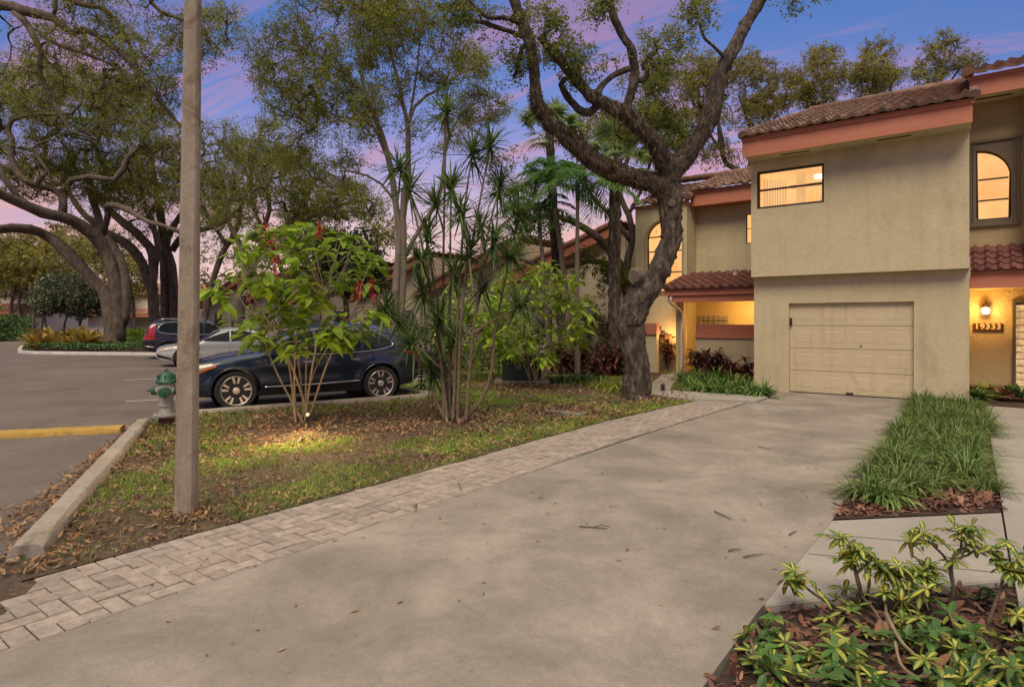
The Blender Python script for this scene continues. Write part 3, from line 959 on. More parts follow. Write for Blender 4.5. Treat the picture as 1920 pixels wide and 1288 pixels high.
g.build('arch_surround', M['stucco_dim'], HOUSE)
mx1 = XL + .0
sx0, sx1 = WY(1405, 430, YM)[0], WY(1412, 430, YM)[0]
sz0, sz1 = WY(1408, 456, YM)[2], WY(1408, 401, YM)[2]
g = MB()
wall_panel(g, gx1, mx1, 2.0, 5.40, YM, [(sx0 - .1, sx0 + .34, sz0, sz1)], .06)
g.build('wing_wall', M['stucco'], HOUSE)
window('w', sx0 - .1, sx0 + .34, sz0, sz1, YM + .02, [(sz0 + sz1) / 2], [], .022, back=1.2, ml=.1, mr=.02)
YW = 19.45
g = MB().box(gx1 + .02, mx1 - .002, YW - .03, YW, 5.36, 5.74); g.box(gx1 + .01, mx1 - .003, YW - .06, YW - .004, 5.745, 5.86)
g.box(gx1 + .02, mx1 - .004, YW, YM - .001, 5.37, 5.40)
g.build('wing_fascia', M['fascia'], HOUSE)
g = MB()
wp = np.array((0, 3.3, 1.14)); wl = np.linalg.norm(wp)
tile_roof(g, (gx1 - .02, YW - .12, 5.87), (1, 0, 0), wp, mx1 - gx1 + .02, wl)
tile_roof(g, (gx0 - .1, YL - .12, 5.53), (1, 0, 0), wp, gx1 - gx0 + .22, wl + .5)
g.build('wing_roof', M['tile'], HOUSE, smooth=50)
g = MB()
ridge(g, (gx1 + .06, YL - .1, 5.6), (gx1 + .06, YL + 3.6, 6.86), .12)
ridge(g, (gx0 - .1, YW + 3.3, 7.05), (mx1, YW + 3.3, 7.05), .12)
g.build('wing_ridge', M['tile'], HOUSE, smooth=50)
g = MB().box(gx0 - .06, gx1 + .08, YL - .08, YL - .004, 5.42, 5.51)
g.build('gable_trim', M['fascia'], HOUSE)
# porch: back wall, lit side wall, roof on a fascia, low wall with a red cap
px0, px1 = -7.0, XL - .01
YP, YPF = 18.3, 17.75
pfz = 2.21
g = MB()
g.quads([(px0 - .3, YM - .02, 0), (px1, YM - .02, 0), (px1, YM - .02, 2.5), (px0 - .3, YM - .02, 2.5)], [(0, 1, 2, 3)])
g.quads([(px1 - .01, YP - .5, 0), (px1 - .01, YM, 0), (px1 - .01, YM, 2.5), (px1 - .01, YP - .5, 2.5)], [(0, 1, 2, 3)])
g.box(px0 - .3, px0 - .06, YP - .06, YP + .14, -.05, 2.3)
g.quads([(px0 - .3, YPF, 2.3), (px1, YPF, 2.3), (px1, YM, 2.3), (px0 - .3, YM, 2.3)], [(0, 1, 2, 3)])
g.box(px1 - .62, px1 - .02, YM - .9, YM - .03, 0, 2.29)
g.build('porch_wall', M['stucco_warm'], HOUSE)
a, b = WY(1305, 620, YP)[0], px1 - .02
g = MB().box(a + .01, b, YP - .05, YP + .1, -.05, 1.14)
g.build('porch_parapet', M['stucco'], HOUSE)
g = MB().box(a, b - .003, YP - .1, YP + .16, 1.14, 1.26); g.box(a + .02, b - .004, YP - .075, YP + .135, 1.262, 1.55)
g.build('parapet_cap', M['fascia'], HOUSE, bevel=.01)
g = MB().box(px0 - .35, px1, YPF - .04, YPF, pfz, pfz + .28); g.box(px0 - .42, px1 - .001, YPF - .1, YPF - .042, pfz + .2, pfz + .38)
g.build('porch_fascia', M['fascia'], HOUSE, bevel=.008)
g = MB()
prp = np.array((0, 2.3, .60)); prl = np.linalg.norm(prp)
tile_roof(g, (px0 - .42, YPF - .14, pfz + .40), (1, 0, 0), prp, px1 - px0 + .42, prl)
g.build('porch_roof', M['tile_red'], HOUSE, smooth=50)
g = MB()
ridge(g, (px0 - .40, YPF - .1, pfz + .45), (px0 - .38, YPF + 2.1, pfz + 1.03), .09)
g.build('porch_verge', M['tile_red'], HOUSE, smooth=50)
g = MB().faces([(px0 - .4, YPF - .1, pfz + .38), (px1, YPF - .1, pfz + .38), (px1, YPF + 2.2, pfz + .97), (px0 - .4, YPF + 2.2, pfz + .97)], [(0, 1, 2, 3)])
g.faces([(px0 - .4, YPF - .1, pfz + .38), (px0 - .4, YPF + 2.2, pfz + .97), (px0 - .4, YPF + 2.2, pfz)], [(0, 1, 2)])
g.build('porch_roof_deck', M['fascia'], HOUSE)
MB().lathe([(.07, 0), (.07, .2), (.09, .2), (.09, .25), (0, .25)], (-5.75, YPF + 1.3, pfz + .78), sides=12).build('roof_pipe', M['white_trim'], HOUSE)
# glass block window in the porch
c0, c1 = WY(1310, 597, YM - .06), WY(1366, 597, YM - .06)
g = MB()
nb = 6
bwid = (c1[0] - c0[0]) / nb
for i in range(nb):
    for j in range(2):
        g.obox((c0[0] + (i + .5) * bwid, YM - .06, 1.47 + .17 * j + .1), ((1, 0, 0), (0, 1, 0), (0, 0, 1)), (bwid * .44, .03, .075))
g.build('glass_block', M['block'], HOUSE, bevel=.012)
# downpipe
dp = [P(1276, 690)[:2]]
X = WY(1277, 600, YP - .12)[0]
g = MB()
g.tube(catmull([(X - .12, YPF - .06, pfz + .16), (X - .12, YPF - .06, pfz - .02), (X + .02, YP - .14, pfz - .32), (X + .02, YP - .14, 1.2), (X + .02, YP - .14, .1)], .08), .045, 10)
for zz in (.6, 1.6):
    g.box(X - .04, X + .08, YP - .10, YP - .065, zz, zz + .04)
g.build('downpipe', M['white_trim'], HOUSE, smooth=50)

# ---- right hand part: recessed entry under a tiled pent roof, arched window above
YE, YR, YPR = 17.0, 16.2, 15.62
g = MB()
g.quads([(XR, YE, 0), (1.0, YE, 0), (1.0, YE, 2.6), (XR, YE, 2.6)], [(0, 1, 2, 3)])
g.quads([(XR, YPR, 2.34), (6, YPR, 2.34), (6, YE, 2.34), (XR, YE, 2.34)], [(0, 1, 2, 3)])
g.quads([(1.9, YE, 0), (6, YE, 0), (6, YE, 2.6), (1.9, YE, 2.6)], [(0, 1, 2, 3)])
g.quads([(XR + .002, YG + .25, 0), (XR + .002, YE, 0), (XR + .002, YE, 2.34), (XR + .002, YG + .25, 2.34)], [(0, 1, 2, 3)])
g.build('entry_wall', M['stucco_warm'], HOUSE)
g = MB().box(XR + .01, 6, YPR - .04, YPR, 2.31, 2.6); g.box(XR + .012, 6.01, YPR - .08, YPR - .042, 2.6, 2.66)
g.build('entry_fascia', M['fascia'], HOUSE)
g = MB()
ep = np.array((0, .62, .52))
tile_roof(g, (XR + .01, YPR - .1, 2.67), (1, 0, 0), ep, 6, np.linalg.norm(ep), .2, .2)
g.build('entry_roof', M['tile_red'], HOUSE, smooth=50)
MB().faces([(XR + .01, YPR - .06, 2.64), (6, YPR - .06, 2.64), (6, YR, 3.2), (XR + .01, YR, 3.2)], [(0, 1, 2, 3)]).build('entry_deck', M['fascia'], HOUSE)
qx0, qx1 = .09, .665
qz0 = WY(1860, 412, YR)[2]; qt = WY(1835, 283, YR)[2]
qr = qx1 - qx0
qarch = lambda x: qt - qr * 1.0 + math.sqrt(max(0, qr * qr - (x - qx0) ** 2))
g = MB()
wall_panel(g, XR, 6, 3.0, 6.3, YR, [(qx0, qx1, qz0, qarch)], .14)
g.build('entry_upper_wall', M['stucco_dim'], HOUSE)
window('w', qx0 + .005, qx1 - .005, qz0, qt, YR + .06, [qz0 + .42, qz0 + .86], [], .035, top=lambda x: qarch(x) - .012, back=1.3, ml=.08, mr=.4)
g = MB()      # brown boarded surround
za, zb = WY(1860, 416, YR)[2] - .03, WY(1860, 266, YR)[2]
wall_panel(g, XR + .002, .80, za, zb, YR - .03, [(qx0 - .004, qx1 + .004, qz0 - .001, lambda x: qarch(min(max(x, qx0), qx1)) + .004)], .03)
for x in (XR + .01, XR + .055, .70, .75, .78):
    g.box(x, x + .03, YR - .055, YR - .031, za, zb)
g.box(XR + .005, .82, YR - .07, YR - .031, za - .06, za)
g.box(XR + .005, .82, YR - .07, YR - .031, zb, zb + .05)
g.build('window_surround', M['brownwood'], HOUSE)
g = MB()
g.box(.86, 1.05, YPR + .1, YR + .02, 3.0, 6.22)
g.box(1.05, 6, YPR + .12, YR + .02, 3.0, 6.22)
g.build('projecting_wall', M['stucco'], HOUSE)
MB().box(XR + .02, 6, YPR - .02, YR - .002, 6.22, 6.25).build('entry_soffit', M['stucco'], HOUSE)
g = MB().box(XR + .0, 6, YPR - .05, YPR - .021, 6.2, 6.52); g.box(XR - .02, 6, YPR - .08, YPR - .023, 6.525, 6.6)
g.build('entry_upper_fascia', M['fascia'], HOUSE)
g = MB()
tile_roof(g, (XR - .06, YPR - .16, 6.62), (1, 0, 0), (0, 7.4, 2.56), 3.2, 6.0)
g.build('entry_upper_roof', M['tile'], HOUSE, smooth=50)
g = MB()
ridge(g, (XR - .03, YPR - .1, 6.68), (XR - .03, YPR + 5.6, 8.64), .11)
g.build('entry_verge', M['tile'], HOUSE, smooth=50)
c = WY(1861, 195, 15.9)
MB().box(c[0] - .28, c[0] + .3, 15.86, 15.92, 6.205, 6.2195).build('soffit_vent', M['dark_trim'], HOUSE)
# patterned glass sidelight at the entry
sl = WY(1898, 640, YE)[0]
g = MB().box(sl, sl + .05, YE - .06, YE + .02, 0, 2.12); g.box(sl + .05, 1.9, YE - .06, YE + .02, 2.04, 2.12)
g.box(sl + .42, sl + .47, YE - .06, YE + .02, 0, 2.04)
sd = g.build('sidelight', M['brownwood'], HOUSE)
g = MB()
for j in range(13):
    for i in range(2):
        x = sl + .06 + i * .18
        g.quads([(x, YE - .02, .12 + j * .145), (x + .165, YE - .02, .12 + j * .145), (x + .165, YE - .02, .25 + j * .145), (x, YE - .02, .25 + j * .145)], [(0, 1, 2, 3)])
g.build('glass_block', emis('lit_block', (.42, .2, .055), (1, .66, .3), .75, 14), sd)  # blocks glow themselves in place of light from indoors
g = MB().box(sl + .06, sl + .42, YE - .012, YE + .01, .05, 2.04)
g.build('glazing_bar', M['brownwood'], sd)
MB().box(sl + .47, 1.9, YE - .03, YE + .02, 0, 2.04).build('front_door', M['brownwood'], HOUSE)

# wall lantern and house number
lp = WY(1848, 582, YE - .12)
LAMP = thing('wall_lantern', 'small lit carriage lantern on the yellow entry wall above the house number', 'lamp', (lp[0], YE, lp[2]))
g = MB()
g.tube([(lp[0], YE - .01, lp[2] + .16), (lp[0], YE - .12, lp[2] + .2), (lp[0], YE - .13, lp[2] + .15)], .012, 8)
g.lathe([(.045, -.02), (.045, 0), (0, 0)], (lp[0], YE - .02, lp[2] + .12), (0, -1, 0), 14)
g.lathe([(.078, .06), (.07, .09), (.05, .13), (.045, .15), (.0, .16)], (lp[0], YE - .12, lp[2]), sides=16)
g.lathe([(.07, -.085), (.07, -.075), (0, -.075)], (lp[0], YE - .12, lp[2]), sides=16)
for i in range(6):
    t = i * math.pi / 3
    g.tube([(lp[0] + .067 * math.cos(t), YE - .12 + .067 * math.sin(t), lp[2] - .08), (lp[0] + .073 * math.cos(t), YE - .12 + .073 * math.sin(t), lp[2] + .065)], .004, 5)
g.build('lantern_frame', M['bronze'], LAMP, smooth=40)
MB().lathe([(.058, -.072), (.064, .058), (0, .06)], (lp[0], YE - .12, lp[2]), sides=16).build('lamp_shade', emis('lamp_on', (1, .82, .45), (1, .88, .6), 5), LAMP, smooth=40)
light('lantern_light', 'POINT', (lp[0], YE - .26, lp[2] - .0), 26, (1, .56, .16), .06)
sp = WY(1852, 614, YE - .02)
SIGN = thing('house_number_sign', 'brown house number plaque reading 19333 below the lit lantern', 'sign', (sp[0], YE, sp[2]))
hw, hh = .255, .095
MB().box(sp[0] - hw, sp[0] + hw, YE - .03, YE - .001, sp[2] - hh, sp[2] + hh).build('plaque', M['plaque'], SIGN, bevel=.02)
cu = bpy.data.curves.new('numerals', 'FONT')
cu.body = '19333'; cu.size = .165; cu.align_x = 'CENTER'; cu.align_y = 'CENTER'; cu.extrude = .006; cu.space_character = 1.15; cu.offset = .004
to = bpy.data.objects.new('numerals', cu); COL.objects.link(to)
dg = bpy.context.evaluated_depsgraph_get()
me = bpy.data.meshes.new_from_object(to.evaluated_get(dg))
bpy.data.objects.remove(to)
me.materials.clear(); me.materials.append(M['numeral'])
nm = bpy.data.objects.new('numeral', me); COL.objects.link(nm)
nm.parent = SIGN
nm.location = (0, -.036, .015); nm.rotation_euler = (R(90), 0, 0)

# porch lights (the lamps themselves are inside the recess, out of sight from the drive)
light('porch_light', 'POINT', (-5.4, 19.0, 2.05), 75, (1, .6, .2), .08)
light('gate_light', 'POINT', (-7.7, 18.75, 1.2), 22, (1, .58, .2), .08)

# ---- low wall with red coping left of the gate
LW = thing('garden_wall', 'low stucco garden wall with a thick red coping behind the big oak', 'wall', (-9.5, 18.3, 0))
wxa, wxb = WY(1078, 640, 18.3)[0], WY(1233, 640, 18.3)[0]
MB().box(wxa, wxb - .02, 18.25, 18.45, -.05, 1.22).build('wall', M['stucco'], LW)
g = MB().box(wxa - .03, wxb, 18.2, 18.5, 1.22, 1.34); g.box(wxa - .02, wxb - .01, 18.215, 18.485, 1.342, 1.58)
g.build('coping', M['fascia'], LW, bevel=.01)

# ---- the row of townhouses running on to the left
def row_house(cx, Y, wd, hgt, label, rise=2.4, both=False):
    t = thing('row_house', label, 'house', (cx, Y, 0), 'townhouses in the row beyond the trees')
    x0, x1 = cx - wd / 2, cx + wd / 2
    dep = 7
    g = MB()
    g.faces([(x0, Y, -.05), (x1, Y, -.05), (x1, Y, hgt + rise), (x0, Y, hgt), (x0, Y + dep, -.05), (x1, Y + dep, -.05), (x1, Y + dep, hgt + rise), (x0, Y + dep, hgt)],
            [(0, 1, 2, 3), (1, 5, 6, 2), (0, 3, 7, 4), (4, 7, 6, 5)])
    g.build('wall', M['wall_far'], t)
    sl_ = np.array((wd, 0, rise)); ln = np.linalg.norm(sl_)
    g = MB()
    tile_roof(g, (x0 - .25, Y - .45, hgt - .02 + .18), (0, 1, 0), sl_, dep + .6, ln + .3, .34, .48)
    g.build('roof', M['tile_far'], t, smooth=50)
    g = MB()
    up = unit(np.cross(unit(sl_), (0, 1, 0))); up = up if up[2] > 0 else -up
    a = np.array((x0 - .25, Y - .44, hgt - .15)); 
    for (o, h_) in ((0, .19), ):
        g.obox(a + sl_ / 2 + up * .08 + (0, 0, 0), (unit(sl_), (0, 1, 0), up), (ln / 2 + .25, .03, .16))
        g.obox(a + sl_ / 2 + up * .08 - np.array((.0, 0, 0)) + (0, .25, -.12), (unit(sl_), (0, 1, 0), up), (ln / 2 + .1, .2, .02))
    g.build('fascia', M['fascia'], t)
    g = MB()
    for q in range(int(ln / .42)):
        p = np.array((x0 - .25, Y - .46, hgt + .22)) + sl_ * (q * .42 / ln)
        g.tube([p, p + sl_ * (.48 / ln)], [.13, .11], 8)
    g.build('verge', M['tile_far'], t, smooth=50)
    for xx in (x0 + wd * .3, x0 + wd * .68):
        g = MB().box(xx - .5, xx + .5, Y - .03, Y + .02, 1.0, 2.2)
        wf = g.build('window', M['bronze'], t)
        MB().box(xx - .44, xx + .44, Y - .045, Y - .031, 1.06, 2.14).build('pane', M['dark_pane'], wf)
    return t
row_house(-13.2, 21.2, 5.4, 3.35, 'row house nearest the big oak, its red tiled roof sloping down to the left', 1.75)
row_house(-18.3, 21.6, 5.8, 3.0, 'row house behind the thin palm trunks with stepped red tiled roof', 2.0)
row_house(-24.2, 22.0, 5.8, 2.9, 'row house behind the tall spiky dracaena with orange tiled roof', 1.9)
row_house(-30.2, 22.4, 5.8, 2.9, 'row house behind the tall slender tree with orange tiled roof', 1.9)
row_house(-36.4, 22.8, 6.0, 2.9, 'row house behind the red-flowered shrub', 1.9)
row_house(-43.0, 23.2, 6.2, 2.8, 'row house at the far left end of the row, above the parked cars', 1.9)
def far_house(px, Z, wd, hgt, label, m, rot=0):
    b = D(px, HY, Z); b[2] = 0
    t = thing('far_house', label, 'house', b, 'houses across the road')
    ax_ = np.array((CA, SA, 0)); ay = np.array((-SA, CA, 0)); up = np.array((0, 0, 1.))
    g = MB().obox(b + up * hgt / 2 + ay * 4, (ax_, ay, up), (wd / 2, 4, hgt / 2 + .05))
    g.build('wall', M[m], t)
    g = MB()
    tile_roof(g, b - ax_ * (wd / 2 + .4) - ay * .6 + up * hgt * .99, ax_, ay * 4.5 + up * 1.6, wd + .8, 5.2, .4, .6)
    g.build('roof', M['tile_far'], t, smooth=50)
    g = MB()
    tile_roof(g, b - ax_ * (wd / 2) - ay * 1.6 + up * hgt * .48, ax_, ay * 1.7 + up * .7, wd, 1.9, .4, .5)
    g.build('lower_roof', M['tile_far'], t, smooth=50)
    MB().obox(b - ay * 1.55 + up * (hgt * .46 - .1), (ax_, ay, up), (wd / 2, .05, .18)).build('fascia', M['fascia'], t)
    for k in (-.3, .05, .34):
        wf = MB().obox(b + ax_ * wd * k - ay * .02 + up * hgt * .78, (ax_, ay, up), (.8, .05, .5)).build('window', M['white_trim'], t)
        MB().obox(b + ax_ * wd * k - ay * .08 + up * hgt * .78, (ax_, ay, up), (.7, .02, .42)).build('pane', M['dark_pane'], wf)
    gd = MB().obox(b + ax_ * wd * .22 - ay * .03 + up * 1.1, (ax_, ay, up), (1.4, .05, 1.1)).build('garage_door', M['dark_trim'], t)
far_house(-30, 62, 10, 5.6, 'white house at the far left edge behind the shrubs', 'wall_white')
far_house(95, 80, 14, 5.6, 'pale house with orange lower roof behind the flowering bush', 'wall_white')
far_house(280, 86, 13, 5.4, 'beige house between the two groups of oak trunks', 'wall_far')
# ------------------------------------------------------------------ trees
def px_path(pts, Z0, wf=1.0):
    out = []
    for p in pts:
        Z = Z0 + (p[3] if len(p) > 3 else 0)
        c = D(p[0], p[1], Z)
        out.append(np.array((*c, p[2] * wf / 2 / F * Z)))
    return out

def make_tree(name, label, base_px, Z0, limbs, blobs, leaf, nleaf, sig, lm, bm, seed, group=None, wig=.12, step=.35, tipr=.009, thick=1.0, cat='tree', stub=(), minr=0, thr=.42, nscale=.45, sides=10, extra=None, bark=0, wf=.82):
    """limbs: traced (px, py, width px, dz); blobs: (px, py, rx, ry, dz, rz metres, n clusters) where the crown has foliage"""
    r_ = np.random.default_rng(seed)
    b = P(*base_px) if isinstance(base_px, tuple) and len(base_px) == 2 else np.array(base_px)
    t = thing(name, label, cat, (b[0], b[1], 0), group)
    g = MB()
    nodes, rads = [], []
    for lb in limbs:
        q = catmull(px_path(lb, Z0, wf), step)
        q[:, 3] = np.maximum(q[:, 3], minr)
        n = len(q)
        jit = np.cumsum(r_.normal(0, .25, (n, 3)), 0)
        jit -= np.linspace(0, 1, n)[:, None] * jit[-1]
        q[:, :3] += jit * q[:, 3:4] * .25 * math.sqrt(step / .3) * (1 if bark else 1)
        g.tube(q[:, :3], q[:, 3] * (1 + r_.normal(0, .04, n)), sides, .03, bark=bark)
        nodes.append(q[:, :3]); rads.append(q[:, 3])
    nodes = np.concatenate(nodes); rads = np.concatenate(rads)
    # foliage cluster targets
    tg = []
    for (cx, cy, rx, ry, dz, rz, n) in blobs:
        k = 0
        tries = 0
        while k < n and tries < n * 12:
            tries += 1
            v = r_.normal(0, 1, 3); v /= np.linalg.norm(v); v *= r_.uniform(.15, 1) ** .45
            Z = Z0 + dz + v[2] * rz
            p = D(cx + v[0] * rx, cy + v[1] * ry, Z)
            s_ = nscale
            nz = math.sin(p[0] * 2.1 * s_ + seed) * math.sin(p[1] * 2.3 * s_ + 1.7 * seed) + math.sin(p[2] * 3.1 * s_ + p[0] * 1.3 * s_ + seed * .7) * .6 + math.sin(p[0] * 5.1 * s_) * math.sin(p[2] * 4.7 * s_ + seed) * .5
            if nz < -.9 + thr * 1.6 and r_.random() > .18: continue
            tg.append(p); k += 1
    tg = np.array(tg)
    cl, cd = [], []
    if len(tg):
        d0 = np.array([np.min(np.sum((nodes - p) ** 2, 1)) for p in tg])
        order = np.argsort(d0)
        N_ = np.empty((len(nodes) + len(tg) * 7, 3)); N_[:len(nodes)] = nodes
        owner = np.full(len(N_), -1); cnt = len(nodes)
        tw, par = [], []
        RR = np.zeros(len(N_)); RR[:cnt] = rads
        for i in order:
            p = tg[i]
            dd = np.sum((N_[:cnt] - p) ** 2, 1)
            k = int(np.argmin(dd))
            a = N_[k]
            ln = math.sqrt(dd[k])
            m_ = 6
            s_ = np.linspace(0, 1, m_)
            path = a + (p - a) * s_[:, None]
            off = r_.normal(0, 1, 3); off2 = r_.normal(0, 1, 3)
            path += (np.sin(s_ * math.pi)[:, None] * off + np.sin(s_ * 2 * math.pi)[:, None] * off2 * .6) * wig * ln
            path[1:-1, 2] += ln * .06 * np.sin(s_[1:-1] * math.pi)
            N_[cnt:cnt + m_ - 1] = path[1:]
            owner[cnt:cnt + m_ - 1] = len(tw)
            cnt += m_ - 1
            par.append((int(owner[k]), RR[k] if owner[k] < 0 else None))
            tw.append(path)
        de = np.ones(len(tw))
        for i in range(len(tw) - 1, -1, -1):
            if par[i][0] >= 0: de[par[i][0]] += de[i]
        for i, path in enumerate(tw):
            r0 = tipr * 1.15 * thick * de[i] ** .5 + tipr * .5
            if par[i][1] is not None: r0 = min(r0, par[i][1] * .8)
            r1 = max(tipr * .6, r0 * .35)
            g.tube(path, np.linspace(r0, r1, len(path)), 5 if r0 < .06 else 7, .04, cap=False)
            cl.append(path[-1]); cd.append(path[-1] - path[-3])
            if r_.random() < .5: cl.append(path[-2]); cd.append(path[-2] - path[-4])
    if len(cl):
        cl = np.array(cl)
        ns = 6
        sub = np.repeat(cl, ns, 0) + r_.normal(0, 1, (len(cl) * ns, 3)) * np.array((sig, sig, sig * .66)) * 1.05
        dv = sub - np.repeat(cl, ns, 0)
        g.ribbons(np.repeat(cl, ns, 0), dv, np.linalg.norm(dv, axis=1), tipr * .55, -.08, (0, .5, 1), (1, .8, .4), .6)
        k = max(2, round(nleaf * 1.5 / ns)); leaf = leaf * .86
        C = np.repeat(sub, k, 0) + r_.normal(0, 1, (len(sub) * k, 3)) * sig * .27
        g.has = False
        MB().leaves(C, leaf, .5, .25).build('crown', lm, t)
    g.build('trunk', bm, t, smooth=True)
    if extra: extra(t, b)
    return t

# ---- the big twisted oak beside the drive
ZF = 13.1
oak_limbs = [
 [(1192, 752, 66), (1193, 735, 57), (1194, 705, 53), (1191, 672, 52), (1188, 630, 55), (1188, 595, 58), (1203, 561, 59), (1230, 524, 47), (1246, 486, 43), (1258, 449, 42), (1260, 412, 43), (1257, 375, 48), (1250, 345, 50), (1246, 322, 44)],
 [(1250, 362, 40), (1228, 350, 42), (1189, 336, 37, -.2), (1153, 323, 36, -.4), (1117, 304, 34, -.6), (1088, 280, 34, -.8), (1056, 253, 31, -1), (1030, 227, 30, -1.1), (1010, 203, 28, -1.2), (1003, 178, 25, -1.3), (1003, 150, 23, -1.3), (1000, 117, 22, -1.4), (993, 77, 24, -1.4), (978, 40, 24, -1.5), (967, 0, 20, -1.6), (958, -60, 16, -1.7), (930, -140, 12, -1.9)],
 [(1250, 345, 46), (1262, 318, 42), (1285, 292, 40), (1308, 258, 37), (1326, 220, 36), (1336, 185, 33), (1345, 150, 31), (1363, 110, 27), (1390, 60, 24, .1), (1420, 10, 23, .2), (1450, -60, 18, .3), (1500, -130, 12, .3)],
 [(1254, 345, 40), (1250, 318, 38, -.1), (1238, 290, 36, -.3), (1213, 253, 34, -.5), (1190, 230, 32, -.6), (1173, 213, 30, -.7), (1140, 200, 26, -.8), (1107, 180, 24, -.9), (1073, 140, 22, -1), (1040, 103, 20, -1.2), (1012, 68, 17, -1.35)],
 [(1118, 200, 17, -.8), (1105, 212, 17, -.8), (1087, 207, 17, -.8), (1072, 192, 15, -.8), (1060, 177, 14, -.8), (1052, 160, 12, -.8), (1058, 149, 10, -.8), (1068, 148, 9, -.8), (1090, 120, 5, -.9)],
 [(1173, 212, 20, -.7), (1177, 190, 18, -.7), (1187, 160, 19, -.8), (1190, 127, 18, -.8), (1183, 93, 17, -.9), (1165, 67, 16, -.9), (1150, 33, 15, -1), (1143, 0, 13, -1), (1125, -50, 10, -1.1)],
 [(1120, 180, 15, -.9), (1126, 165, 14, -.8), (1140, 150, 13, -.8), (1160, 137, 12, -.8), (1186, 128, 11, -.8)],
 [(1189, 150, 12, -.8), (1203, 152, 12, -.7), (1213, 143, 11, -.7), (1212, 132, 9, -.7), (1203, 122, 6, -.7), (1225, 100, 3, -.6), (1250, 75, 2, -.5)],
 [(990, 70, 12, -1.4), (977, 67, 11, -1.4), (950, 57, 10, -1.4), (927, 50, 9, -1.4), (900, 41, 8, -1.4), (873, 38, 6, -1.3), (840, 20, 4, -1.2), (815, 5, 3, -1.1)],
 [(975, 42, 13, -1.5), (950, 34, 11, -1.5), (917, 33, 9, -1.5), (895, 18, 7, -1.4), (872, -10, 5, -1.4), (840, -40, 4, -1.3)],
 [(990, 80, 11, -1.4), (978, 92, 11, -1.4), (973, 113, 10, -1.4), (970, 130, 8, -1.4), (963, 145, 6, -1.4)],
 [(1330, 205, 14), (1345, 225, 9), (1352, 250, 6), (1358, 275, 4)],
 [(1363, 112, 10), (1340, 90, 6, -.2), (1320, 70, 5, -.4), (1310, 40, 4, -.5)],
]
def oak_extra(t, b):
    q = catmull(px_path(oak_limbs[1][:10], ZF), .03)
    q2 = catmull(px_path(oak_limbs[3][:8], ZF), .04)
    q3 = catmull(px_path([(1258, 400, 44)] + oak_limbs[2][:5], ZF), .04)
    Bs, Ds = [], []
    for qq, n in ((q, 60), (q2, 34), (q3, 30)):
        pts = np.repeat(qq, n, 0)
        d = rng.normal(0, 1, (len(pts), 3)); d[:, 2] += .55
        d = unit(d)
        Bs.append(pts[:, :3] + d * pts[:, 3:4] * .97)
        Ds.append(d + rng.normal(0, .5, d.shape))
    B = np.concatenate(Bs); Dd = np.concatenate(Ds)
    MB().ribbons(B, Dd, rng.uniform(.03, .10, len(B)), .008, .5, (0, .5, 1), (.6, 1, .1)).build('fern', M['fern'], t)
    for (px, py, r1, tox, toy, tz) in ((1192, 517, 26, -22, 3, -.42), (1259, 381, 15, 4, -2, -.42)):
        c = D(px, py, ZF - .18)
        e = D(px + tox * .5, py + toy, ZF + tz)
        rr = r1 / 2 / F * ZF
        e = c + (e - c) * .4
        g = MB().tube([c + (c - e) * .3, c, e], [rr * 1.2, rr, rr * .9], 14, .05)
        g.build('cut_branch', M['cut_wood'], t, smooth=60)
make_tree('oak_tree', 'big foreground oak with a leaning scarred trunk and twisted limbs before the house', (1192, 748), ZF, oak_limbs,
 [(870, 20, 60, 40, -1.3, .8, 39), (1010, 30, 60, 30, -1.5, .8, 24), (1040, 90, 60, 35, -1.2, .8, 24), (1110, 130, 70, 40, -.7, .9, 21), (1120, 8, 30, 40, -1, .5, 18), (1240, 100, 60, 50, -.5, .9, 36), (1190, 235, 60, 50, .5, .8, 18), (1310, 30, 30, 45, -.5, .6, 21), (1470, -10, 60, 40, .2, .8, 21), (960, 115, 40, 60, -1.3, .6, 15)],
 0.07, 30, .14, M['leaf_oak'], M['bark_oak'], 3, sides=40, bark=.045, wf=.9, tipr=.006, wig=.14, step=.07, thr=.2, extra=oak_extra)

